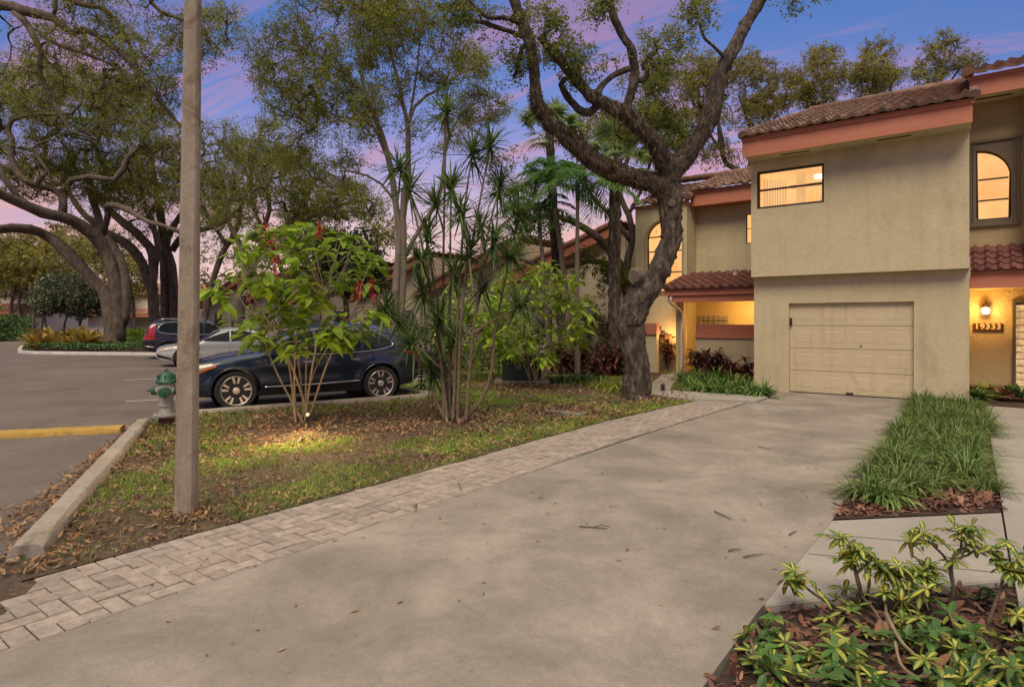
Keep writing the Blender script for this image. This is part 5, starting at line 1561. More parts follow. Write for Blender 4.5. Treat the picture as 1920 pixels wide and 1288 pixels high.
# ------------------------------------------------------------------ palms
def feather_palm(label, base, top, rad, nf, L, seed):
    r_ = np.random.default_rng(seed)
    t = thing('palm_tree', label, 'palm', (base[0], base[1], 0), 'palms in front of the row houses')
    m_ = (base + top) / 2 + np.array((r_.normal(0, .15), r_.normal(0, .15), 0))
    q = catmull([base, m_, top], .15)
    MB().tube(q, np.linspace(rad * 1.25, rad * .75, len(q)) * (1 + .03 * np.sin(np.arange(len(q)) * 2)), 10, .02).build('trunk', M['bark_grey'], t, smooth=True)
    MB().tube([top - (0, 0, .1), top + (0, 0, .35), top + (0, 0, .75)], [rad * .9, rad * .85, rad * .4], 10).build('crownshaft', M['iron_green'], t, smooth=True)
    for i in range(nf):
        a = i * 2.4 + r_.uniform(-.3, .3); el = r_.uniform(.05, 1.15)
        d = np.array((math.cos(a) * math.cos(el), math.sin(a) * math.cos(el), math.sin(el)))
        s_ = np.linspace(0, 1, 22)
        ln = L * r_.uniform(.8, 1.1)
        pts = top + (0, 0, .6) + d * ln * s_[:, None]
        pts[:, 2] -= .62 * ln * s_ ** 2.0
        g = MB().tube(pts, np.linspace(.02, .004, 22), 5, cap=False)
        tan = unit(np.gradient(pts, axis=0))
        sd = unit(np.cross(tan, (0, 0, 1.0)))
        f = s_[2:, None]
        for sg in (-1, 1):
            for hf in (0, .5):
                bs = pts[2:] + (pts[2:] - pts[1:-1]) * hf
                dd = sd[2:] * sg + tan[2:] * .75 + np.array((0, 0, .12)) + r_.normal(0, .12, (20, 3))
                g.ribbons(bs, dd, ln * .26 * (np.sin((s_[2:] * .86 + .1) * math.pi) ** .6 + .15), .022, .35, (0, .4, 1), (.5, 1, .05), .2)
        g.build('frond', M['leaf_palm'], t)
    return t
def fan_palm(label, base, top, rad, nf, seed, L=1.0):
    r_ = np.random.default_rng(seed)
    t = thing('palm_tree', label, 'palm', (base[0], base[1], 0), 'palms in front of the row houses')
    q = catmull([base, (base + top) / 2 + (r_.normal(0, .1), 0, 0), top], .12)
    MB().tube(q, rad * (1 + .08 * np.sin(np.arange(len(q)) * 1.9)), 12, .05).build('trunk', M['bark_oak'], t, smooth=True)
    for i in range(nf):
        a = i * 2.4 + r_.uniform(-.2, .2); el = r_.uniform(-.45, 1.3)
        d = np.array((math.cos(a) * math.cos(el), math.sin(a) * math.cos(el), math.sin(el)))
        pl_ = r_.uniform(.6, 1.0) * L
        h = top + d * pl_ - (0, 0, .12 * pl_)
        g = MB().tube([top - (0, 0, .15), top + d * pl_ * .5, h], [.018, .014, .012], 5, cap=False)
        sd = unit(np.cross(d, (0, 0, 1.0))); up = np.cross(sd, d)
        n = 26
        th = np.linspace(-2.0, 2.0, n)
        dd = np.cos(th)[:, None] * d + np.sin(th)[:, None] * sd + up * .18 * np.cos(th * 1.4)[:, None]
        g.ribbons(np.repeat(h[None], n, 0), dd, L * .68 * (.75 + .25 * np.cos(th)) * r_.uniform(.9, 1.1, n), .03, r_.uniform(.2, .5, n), (0, .35, .7, 1), (.4, 1, .7, .04), .2, side=np.cross(dd, up))
        g.build('frond', M['leaf_fan'], t)
    return t
def pp_(px, py, Z): return D(px, py, Z)
def gr(px, Z): 
    p = D(px, 602, Z); p[2] = 0; return p
feather_palm('thin-trunked feather palm leaning left, its fronds beside the dracaena tips', gr(1068, 19.5), pp_(1040, 385, 19.5), .10, 13, 2.1, 1)
feather_palm('straightest thin feather palm, with a pale trunk in the centre of the palm group', gr(1083, 18), pp_(1083, 370, 18), .07, 12, 1.9, 2)
feather_palm('shortest feather palm, at the left of the palm group', gr(1032, 20.5), pp_(1012, 430, 20.5), .085, 11, 1.9, 3)
fan_palm('fan palm with a thick fibrous brown trunk just left of the big oak', gr(1155, 19), pp_(1155, 300, 19), .19, 24, 4, 1.05)
fan_palm('tall fan palm with its crown high behind the left limb of the big oak', gr(1058, 22), pp_(1030, 245, 22), .15, 22, 5, 1.1)
fan_palm('fan palm crown hanging between the oak limbs, above the arched window', gr(1190, 22), pp_(1238, 262, 22), .13, 20, 6, 1.0)

# ------------------------------------------------------------------ red ti plants, lilies, clumps
def ti_plant(label, px, py, top_y, n, seed, Z=None, group='dark red ti plants'):
    r_ = np.random.default_rng(seed)
    b = P(px, py) if Z is None else gr(px, Z)
    Zd = depth(b)
    hgt = H + (HY - top_y) / F * Zd
    t = thing('ti_plant', label, 'plant', (b[0], b[1], 0), group)
    g = MB(); Bs, Ds = [], []
    for i in range(n):
        a = r_.uniform(0, 6.28); rr = r_.uniform(.05, .42)
        hh = hgt * r_.uniform(.45, .95)
        e = b + np.array((rr * math.cos(a), rr * math.sin(a), hh))
        g.tube(catmull([b + (0, 0, -.02), (b + e) / 2 + r_.normal(0, .03, 3), e], .1), .011, 6)
        k = 22
        an = r_.uniform(0, 6.28, k); el = r_.uniform(-.2, 1.2, k)
        d = np.stack([np.cos(an) * np.cos(el), np.sin(an) * np.cos(el), np.sin(el)], -1)
        Bs.append(e + (0, 0, 1) * r_.uniform(-.42, .02, (k, 1)) + d * .015); Ds.append(d)
    g.build('stem', M['stem_dark'], t)
    B = np.concatenate(Bs); Dd = np.concatenate(Ds)
    MB().ribbons(B, Dd, r_.uniform(.2, .36, len(B)), .04, r_.uniform(.2, .6, len(B)), (0, .25, .55, .8, 1), (.25, .9, 1, .6, .03), .35).build('leaf', M['leaf_ti'], t)
ti_plant('ti plant at the left end of the red row below the garden wall', 1052, 702, 640, 10, 1)
ti_plant('second ti plant from the left below the garden wall', 1090, 702, 640, 9, 2)
ti_plant('ti plant between the second one and the oak trunk, below the garden wall', 1128, 704, 640, 9, 3)
ti_plant('ti plant half hidden by the left side of the big oak trunk', 1160, 704, 645, 8, 4)
ti_plant('tall ti plant in the gateway beside the end of the garden wall', 1252, 698, 612, 10, 5, 20.0)
ti_plant('ti plant below the left end of the red porch cap', 1313, 706, 652, 10, 6)
ti_plant('ti plant below the right part of the red porch cap', 1365, 708, 655, 9, 7)
ti_plant('dusty ti plant touching the garage corner', 1395, 716, 672, 8, 8)
def blade_clump(n, L, W, seed, spread=.1, droop=(.35, .95), tilt=(.5, 1.45)):
    r_ = np.random.default_rng(seed)
    a = r_.uniform(0, 6.283, n); e = r_.uniform(*tilt, n)
    d = np.stack([np.cos(a) * np.cos(e), np.sin(a) * np.cos(e), np.sin(e)], -1)
    b = np.stack([np.cos(a), np.sin(a), np.zeros(n)], -1) * r_.uniform(0, spread, (n, 1))
    return MB().ribbons(b, d, L * r_.uniform(.55, 1.15, n), W, r_.uniform(*droop, n), (0, .2, .45, .7, .88, 1), (.7, 1, .95, .75, .45, .04), .25)
def clump_set(name, cat, label, group, spots, n, L, W, m, seed, **kw):
    protos = []
    for k in range(3):
        t = thing(name, label, cat, (0, 0, 0), group)
        blade_clump(n, L, W, seed + k, **kw).build('leaf_blade', m, t, local=True)
        protos.append(t)
    used = set()
    for i, (x, y, z_, s_) in enumerate(spots):
        k = i % 3
        if k not in used:
            o = protos[k]; used.add(k)
            o.location = (x, y, z_); o.scale = (s_,) * 3; o.rotation_euler = (0, 0, rng.uniform(0, 6.28))
        else:
            o = dup(protos[k], (x, y, z_), rng.uniform(0, 6.28), s_)
    return protos
# drifts of lily turf along the drive
sp_ = []
for y in np.arange(6.55, 15.0, .46):
    for x in np.arange(-.75, .10, .26):
        xx, yy = x + rng.uniform(-.1, .1), y + rng.uniform(-.14, .14)
        if yy < 6.35 + (xx + .9) * .98: continue
        if yy > 14.9: continue
        sp_.append((xx, yy, .02, rng.uniform(.82, 1.15)))
clump_set('lily_turf', 'grass clump', 'fine arching green lily turf clump massed in the bed between drive and walkway', 'lily turf clumps filling the bed beside the drive', sp_, 170, .45, .0066, M['leaf_turf'], 71, spread=.13)
front = thing('lily_turf', 'broad-leaved dark green lily turf clump at the front left corner of the bed', 'grass clump', (-.62, 6.55, .02))
blade_clump(190, .44, .011, 77, spread=.14, droop=(.5, 1.1)).build('leaf_blade', M['leaf_turf'], front, local=True)
sp_ = []
for px, py in ((1285, 728), (1300, 734), (1320, 737), (1340, 739), (1362, 741), (1385, 742), (1408, 744), (1430, 744), (1300, 720), (1325, 722), (1350, 724), (1375, 726), (1400, 730), (1283, 716), (1310, 710), (1345, 713)):
    p = P(px, py)
    sp_.append((p[0], p[1], .04, rng.uniform(.85, 1.15)))
clump_set('spider_lily', 'plant', 'strap-leaved green lily clump in the bed below the porch wall', 'strap-leaved lilies below the porch', sp_, 64, .62, .017, M['leaf_lily'], 81, spread=.12)
for px, py, lab in ((1150, 733, 'yellow-green grassy clump at the left foot of the big oak'), (1128, 728, 'smaller yellow-green grassy clump left of the one at the oak foot')):
    p = P(px, py)
    t = thing('grassy_clump', lab, 'plant', (p[0], p[1], 0.01))
    blade_clump(110, .62, .014, px, spread=.15).build('leaf_blade', M['leaf_yell'], t, local=True)
for k, px in enumerate((1055, 1085, 1112)):
    p = P(px, 716); s_ = rng.uniform(.9, 1.1)
    t = thing('low_fern', ('low dark green fern below the left red ti plant', 'low dark green fern below the middle red ti plants', 'low dark green fern left of the grassy clump')[k], 'plant', (p[0], p[1], 0.01))
    blade_clump(130, .5, .02, px, spread=.4, tilt=(.3, 1.2)).build('leaf', M['leaf_hedge'], t, local=True)
# entry bed
for k, (px, Z, col, lab) in enumerate(((1822, 12.9, 'leaf_ti', 'dark red leafy plant nearest the garage corner in the entry bed'), (1845, 13.1, 'leaf_lime', 'upright lime-edged plant below the house number'), (1868, 12.7, 'leaf_ti', 'reddish leafy plant in the middle of the entry bed'), (1892, 12.8, 'leaf_lily', 'green strappy plant beside the patterned sidelight'), (1915, 12.5, 'leaf_hedge', 'dark green plant at the right edge of the entry bed'), (1830, 12.4, 'leaf_lily', 'green plant spilling onto the walkway corner'))):
    c = gr(px, Z); c[2] = .02
    rosette('bed_plant', lab, c, 70, .5, .03, M[col], 'mixed plants in the entry bed', droop=.4)

# ------------------------------------------------------------------ variegated scheffleras
def schef_head(e, n, r_, L=.1):
    """umbrella whorls of leaflets"""
    Bs, Ds, Ls = [], [], []
    for i in range(n):
        o = e + r_.normal(0, 1, 3) * np.array((.05, .05, .035))
        ax = unit(r_.normal(0, 1, 3) * .6 + np.array((0, 0, .9)))
        u = unit(np.cross(ax, r_.normal(0, 1, 3))); v = np.cross(ax, u)
        k = r_.integers(6, 9)
        th = np.arange(k) * 6.283 / k
        d = np.cos(th)[:, None] * u + np.sin(th)[:, None] * v + ax * .28
        Bs.append(np.repeat(o[None], k, 0)); Ds.append(d); Ls.append(L * r_.uniform(.7, 1.15, k))
    return np.concatenate(Bs), np.concatenate(Ds), np.concatenate(Ls)
def schefflera(label, base, stems, seed, L=.1, mat_='leaf_schef', low=0):
    r_ = np.random.default_rng(seed)
    t = thing('schefflera', label, 'plant', (base[0], base[1], -.03), 'variegated scheffleras in the near bed')
    g = MB(); B, Dd, Ls = [], [], []
    base = np.array((base[0], base[1], -.04))
    for pts, n in stems:
        q = catmull([base] + [np.asarray(p) for p in pts], .03)
        g.tube(q, np.linspace(.011, .006, len(q)) * (1 + .1 * np.sin(np.arange(len(q)) * 1.7)), 7, .05)
        a, b_, c = schef_head(q[-1], n, r_, L)
        B.append(a); Dd.append(b_); Ls.append(c)
    g.build('stem', M['stem_dark'], t, smooth=True)
    B, Dd, Ls = np.concatenate(B), np.concatenate(Dd), np.concatenate(Ls)
    MB().ribbons(B, Dd, Ls, Ls * .19, r_.uniform(.1, .5, len(B)), (0, .1, .35, .65, .88, 1), (.1, .4, .9, 1, .6, .1), .18).build('foliage', M[mat_], t)
def at_(px, py, Z): return D(px, py, Z)
def gz(px, py): return P(px, py, -.03)
b = gz(1600, 1150); Zs = depth(b)
schefflera('schefflera leaning out over the path on one long bare stem at the left', gz(1610, 1140), [([at_(1560, 1132, Zs), at_(1520, 1108, Zs - .05), at_(1495, 1085, Zs - .05)], 9), ([at_(1580, 1135, Zs)], 3)], 1, .085)
schefflera('schefflera with two upright stems and a high leaf tuft near the bed edge', gz(1622, 1135), [([at_(1610, 1100, Zs), at_(1600, 1060, Zs), at_(1590, 1030, Zs)], 9), ([at_(1600, 1050, Zs), at_(1592, 1015, Zs)], 2), ([at_(1630, 1090, Zs + .05), at_(1625, 1045, Zs + .05)], 8)], 2, .09)
schefflera('bushy schefflera in the middle of the near bed edge, overlapping the path', gz(1735, 1140), [([at_(1720, 1110, Zs), at_(1700, 1085, Zs)], 9), ([at_(1745, 1105, Zs), at_(1745, 1075, Zs)], 9), ([at_(1690, 1130, Zs), at_(1672, 1090, Zs)], 8)], 3, .085)
schefflera('tallest schefflera, a bare trunk forking into two leaf heads against the path', gz(1778, 1142), [([at_(1787, 1105, Zs), at_(1778, 1055, Zs), at_(1768, 1040, Zs), at_(1745, 1018, Zs)], 7), ([at_(1787, 1105, Zs), at_(1780, 1055, Zs), at_(1800, 1035, Zs), at_(1803, 1005, Zs)], 9), ([at_(1787, 1100, Zs), at_(1785, 1055, Zs), at_(1815, 1040, Zs), at_(1830, 1030, Zs)], 6)], 4, .085)
Zs2 = depth(gz(1850, 1170))
schefflera('schefflera with a crooked forked stem at the right edge of the photo', gz(1850, 1170), [([at_(1870, 1120, Zs2), at_(1884, 1080, Zs2), at_(1905, 1060, Zs2)], 8), ([at_(1875, 1110, Zs2), at_(1900, 1085, Zs2), at_(1915, 1052, Zs2)], 7)], 5, .085)
low = [(1430, 1195, 'leaf_schef_green', 'low green schefflera nearest the driveway edge'), (1420, 1245, 'leaf_schef', 'yellow-green schefflera at the lower left corner of the bed'), (1475, 1265, 'leaf_schef_green', 'dark green schefflera at the bottom edge left of the yellow one'),
 (1540, 1235, 'leaf_schef', 'bright yellow schefflera at the bottom of the near bed'), (1590, 1250, 'leaf_schef', 'second bright yellow schefflera at the bottom, with upright leaves'), (1665, 1165, 'leaf_schef', 'yellow schefflera in the middle of the near bed'), (1690, 1205, 'leaf_schef_green', 'green-tinged schefflera behind the curved bare stem'),
 (1640, 1275, 'leaf_schef_green', 'dark green schefflera at the bottom edge in the middle'), (1800, 1190, 'leaf_schef_green', 'green schefflera right of the mulch gap'), (1860, 1205, 'leaf_schef', 'yellow and green schefflera near the right edge'),
 (1780, 1260, 'leaf_schef', 'yellow-green schefflera at the bottom right'), (1850, 1275, 'leaf_schef', 'schefflera cut by the bottom edge at the right'), (1905, 1150, 'leaf_schef', 'bright yellow schefflera cut by the right edge'), (1900, 1250, 'leaf_schef_green', 'green schefflera in the bottom right corner'), (1560, 1160, 'leaf_schef', 'small yellow schefflera by the path edge'), (1830, 1110, 'leaf_schef_green', 'tiny schefflera seedling beside the path edge at the right'), (1510, 1285, 'leaf_schef_green', 'schefflera cut by the bottom edge, second from the left')]
for i, (px, py, mm, lab) in enumerate(low):
    r_ = np.random.default_rng(200 + i)
    b = gz(px, py + 16)
    sm = px in (1830, 1560, 1535)
    st = []
    for k in range(2 if sm else 5 if mm == 'leaf_schef' else 4):
        e = b + np.array((r_.normal(0, .10), r_.normal(0, .10), r_.uniform(.03, .10)))
        st.append(([(b + e) / 2 + np.array((0, 0, .02)), e], 2))
    schefflera(lab, b, st, 300 + i, .075 if sm else .09, mm)
g = MB()
q = catmull([gz(1660, 1190) + (0, 0, .12), gz(1690, 1240) + (0, 0, .10), gz(1735, 1275) + (0, 0, .07), gz(1722, 1290) + (0, 0, .05), gz(1690, 1270) + (0, 0, .06), gz(1678, 1240) + (0, 0, .1)], .02)
t = thing('bare_stem', 'long bare grey stem curving along the mulch in the near bed', 'stem', (q[0][0], q[0][1], -.03))
MB().tube(q, np.linspace(.010, .007, len(q)), 7, .05).build('stem', M['stem'], t, smooth=True)
q = catmull([gz(1640, 1145) + (0, 0, .10), gz(1700, 1150) + (0, 0, .13), gz(1745, 1155) + (0, 0, .10), gz(1775, 1175) + (0, 0, .03)], .02)
t = thing('bare_stem', 'short bare grey stem lying below the bushy schefflera', 'stem', (q[0][0], q[0][1], -.03))
MB().tube(q, np.linspace(.008, .010, len(q)), 7, .05).build('stem', M['stem'], t, smooth=True)

# ------------------------------------------------------------------ ground litter and grass
def mulchmask(x, y):
    m_ = np.zeros_like(x)
    for cx, cy, r1, r2 in ((-8.6, 5.9, 1.7, 1.3), (-7.0, 7.5, 1.6, 1.2), (-8.8, 12.5, 2.2, 1.5), (-5.8, 9.5, .8, .9), (-7.8, 6.8, 1.7, 1.0), (-5.75, 12.1, .8, 1.3), (-8.5, 17.5, 4, 1.0)):
        m_ = np.maximum(m_, np.clip(1.4 - np.sqrt(((x - cx) / r1) ** 2 + ((y - cy) / r2) ** 2), 0, 1))
    return m_
S = scatter(LAWN, 1500000)
S = S[(S[:, 0] > -16)]
x, y = S[:, 0], S[:, 1]
mm = mulchmask(x, y)
pat = vnoise(x, y, 1.1, 2) * .6 + vnoise(x, y, 3.1, 5) * .4
edgeg = np.clip((x + 6.5) / 1.0, 0, 1) * np.clip((y - 2.5) / 3, 0, 1) + np.clip(1.3 - np.hypot((x + 8.2) / 2.4, (y - 10.2) / 1.1), 0, 1)
lush = np.clip(1.6 - np.hypot(x + 10.6, (y - 12.9) * .8) / 1.9, 0, 1)
pr = np.clip((pat - .38) * 3.2 + edgeg * 1.1 + lush * 2, 0.02, 1) * (1 - .94 * mm) * np.where(np.hypot(x + 5, y - 1.6) < 1.1, .15, 1)
dist = np.hypot(x, y)
keep = rng.random(len(S)) < pr * np.clip(9 / dist, .25, 1) ** .9 * .85
S = S[keep]; n = len(S)
a = rng.uniform(0, 6.283, n); e = rng.uniform(.5, 1.4, n)
d = np.stack([np.cos(a) * np.cos(e), np.sin(a) * np.cos(e), np.sin(e)], -1)
Lg = rng.uniform(.035, .085, n) * (1 + .5 * pr[keep])
wd = .0022 * np.clip(np.hypot(S[:, 0], S[:, 1]) / 6, 1, 2.4)
o = MB().ribbons(np.column_stack([S, np.full(n, .003)]), d, Lg, wd, .4, (0, .55, 1), (1, .8, .05), .2).build('grass', M['grass'])
tag(o, 'patchy short green grass growing through the leaf litter of the lawn', 'grass', kind='stuff')
S = scatter(LAWN, 420000); S = S[S[:, 0] > -14]
x, y = S[:, 0], S[:, 1]
edge = np.exp(-np.abs((y - 1.4) - (-(x + 5.3) * .55)) / .5) * .7 + np.exp(-np.abs(x + 4.95) / .25) * .35
pr = np.clip(.20 + .5 * vnoise(x, y, .9, 9) ** 1.5 + .3 * mulchmask(x, y) + edge, 0, 1) * np.clip(9 / np.hypot(x, y), .35, 1)
S = S[rng.random(len(S)) < pr * .8]
q = np.array([P(px, py)[:2] for px, py in ((-10, 990), (30, 1060), (60, 1030), (280, 800), (250, 800), (180, 850), (90, 920))])
S2 = scatter([tuple(v) for v in q], 11000)
S3 = scatter([(-6.5, .2), (-4.85, .7), (-4.85, 1.6), (-5.4, 1.9), (-7, 2.2)], 700)
pb = P(349, 966)[:2]; an_ = rng.uniform(0, 6.283, 260); rr_ = .11 + np.abs(rng.normal(0, .1, 260))
S = np.concatenate([S, S2, S3, pb + np.stack([np.cos(an_), np.sin(an_)], -1) * rr_[:, None]])
n = len(S)
a = rng.uniform(0, 6.283, n); e = rng.normal(.12, .3, n)
d = np.stack([np.cos(a) * np.cos(e), np.sin(a) * np.cos(e), np.sin(e)], -1)
Ll = rng.uniform(.025, .07, n) * np.clip(np.hypot(S[:, 0], S[:, 1]) / 7, 1, 1.5)
o = MB().ribbons(np.column_stack([S, rng.uniform(.006, .04, n)]), d, Ll, Ll * .2, rng.normal(0, .3, n), (0, .3, .7, 1), (.1, .9, .85, .08), .3, side=np.cross(d, rng.normal(0, .35, (n, 3)) + (0, 0, 1))).build('fallen_leaves', M['litter'])
tag(o, 'dry brown fallen oak leaves covering the lawn and the kerb gutter', 'leaf litter', kind='stuff')
# loose leaves blown over the paving
S = np.concatenate([scatter([(-4.8, .5), (-.95, .5), (-.95, 15), (-3.6, 15), (-4.7, 9)], 420), scatter([(-3.8, 11), (-1, 11), (-1, 15), (-3.6, 15)], 130), scatter([(-4.8, .8), (-3.9, .8), (-3.9, 12), (-4.6, 12)], 110), scatter([(-.9, 3.9), (.2, 5.2), (.2, 6.7), (-.9, 5.6)], 12), scatter([(-14, 0), (-5.6, 0), (-10.6, 5), (-14, 8)], 300)])
n = len(S)
S = np.concatenate([S[rng.random(n) < .4], scatter([(-3.8, 1), (-1, 1), (-1, 15), (-3.6, 15)], 500)]); n = len(S)
a = rng.uniform(0, 6.283, n); e = rng.normal(.0, .15, n)
d = np.stack([np.cos(a) * np.cos(e), np.sin(a) * np.cos(e), np.sin(e)], -1)
Ll = rng.uniform(.018, .055, n)
Ll[-(n // 2):] *= .3
o = MB().ribbons(np.column_stack([S, np.full(n, .007)]), d, Ll, Ll * .19, rng.normal(0, .12, n), (0, .3, .7, 1), (.1, .9, .85, .08), .25, side=np.cross(d, (0, 0, 1.0))).build('scattered_leaves', M['litter'])
tag(o, 'single dry leaves scattered over the driveway, pavers and asphalt', 'fallen leaves', kind='stuff')
# chips in the beds
S = np.concatenate([scatter(BED2, 9000), scatter([(-.9, 5.75), (.2, 6.83), (.2, 7.9), (-.9, 7.3)], 2600)])
x, y = S[:, 0], S[:, 1]
n = len(S)
a = rng.uniform(0, 6.283, n); e = rng.normal(.1, .35, n)
d = np.stack([np.cos(a) * np.cos(e), np.sin(a) * np.cos(e), np.sin(e)], -1)
Ll = rng.uniform(.025, .085, n)
o = MB().ribbons(np.column_stack([S, np.where(y < 5.7, -.028, .012) + rng.uniform(0, .022, n)]), d, Ll, Ll * .22, rng.normal(0, .15, n), (0, .3, .7, 1), (.5, .95, .9, .4), .15, side=np.cross(d, rng.normal(0, .3, (n, 3)) + (0, 0, 1))).build('bark_chips', M['chips'])
tag(o, 'reddish brown bark chips and dead leaves covering the planting beds', 'bark chips', kind='stuff')
# twigs on the drive
for i, (pts, lab) in enumerate(((((1086, 986), (1112, 988), (1138, 990)), 'forked dark twig lying alone on the middle of the driveway'), (((1340, 958), (1355, 965), (1372, 973)), 'dark twig on the driveway left of the lily turf corner'), (((1366, 1032), (1390, 1029)), 'thin twig on the driveway left of the path slab'), (((1394, 1044), (1432, 1038)), 'longer pale twig right below the thin one, pointing at the path slab'), (((1480, 1002), (1494, 995)), 'short crooked twig nearest the path slab'), (((1422, 838), (1445, 842)), 'far thin twig on the driveway in front of the garage'), (((775, 952), (782, 945), (779, 958)), 'crumpled twig on the edge of the paver border'), (((860, 905), (866, 922)), 'upright-looking thin twig on the paver border'))):
    q = [P(a, b_, .012) for a, b_ in pts]
    t = thing('fallen_twig', lab, 'twig', (q[0][0], q[0][1], 0))
    g = MB().tube(q if len(q) > 2 else [q[0], (q[0] + q[1]) / 2 + (0, 0, .006), q[1]], [.006, .005, .003], 6)
    if i == 0: g.tube([q[1], q[1] + (q[2] - q[1]) * .5 + (.0, .03, .015), q[2] + (.0, .05, 0)], [.005, .004, .003], 5)
    g.build('twig', M['stem_dark'], t)
# ------------------------------------------------------------------ cars
def interp(tab):
    tab = sorted(tab)
    X = np.array([a for a, _ in tab]); Y = np.array([b for _, b in tab])
    # smooth cubic through the table
    dx = np.diff(X); sl = np.diff(Y) / dx
    m_ = np.zeros(len(X)); m_[0], m_[-1] = sl[0], sl[-1]
    for i in range(1, len(X) - 1):
        m_[i] = 0 if sl[i - 1] * sl[i] <= 0 else 2 / (1 / sl[i - 1] + 1 / sl[i])
    def f(x):
        x = np.clip(x, X[0], X[-1])
        i = np.clip(np.searchsorted(X, x) - 1, 0, len(dx) - 1)
        h = dx[i]; t = (x - X[i]) / h
        return (2 * t ** 3 - 3 * t * t + 1) * Y[i] + (t ** 3 - 2 * t * t + t) * h * m_[i] + (-2 * t ** 3 + 3 * t * t) * Y[i + 1] + (t ** 3 - t * t) * h * m_[i + 1]
    return f

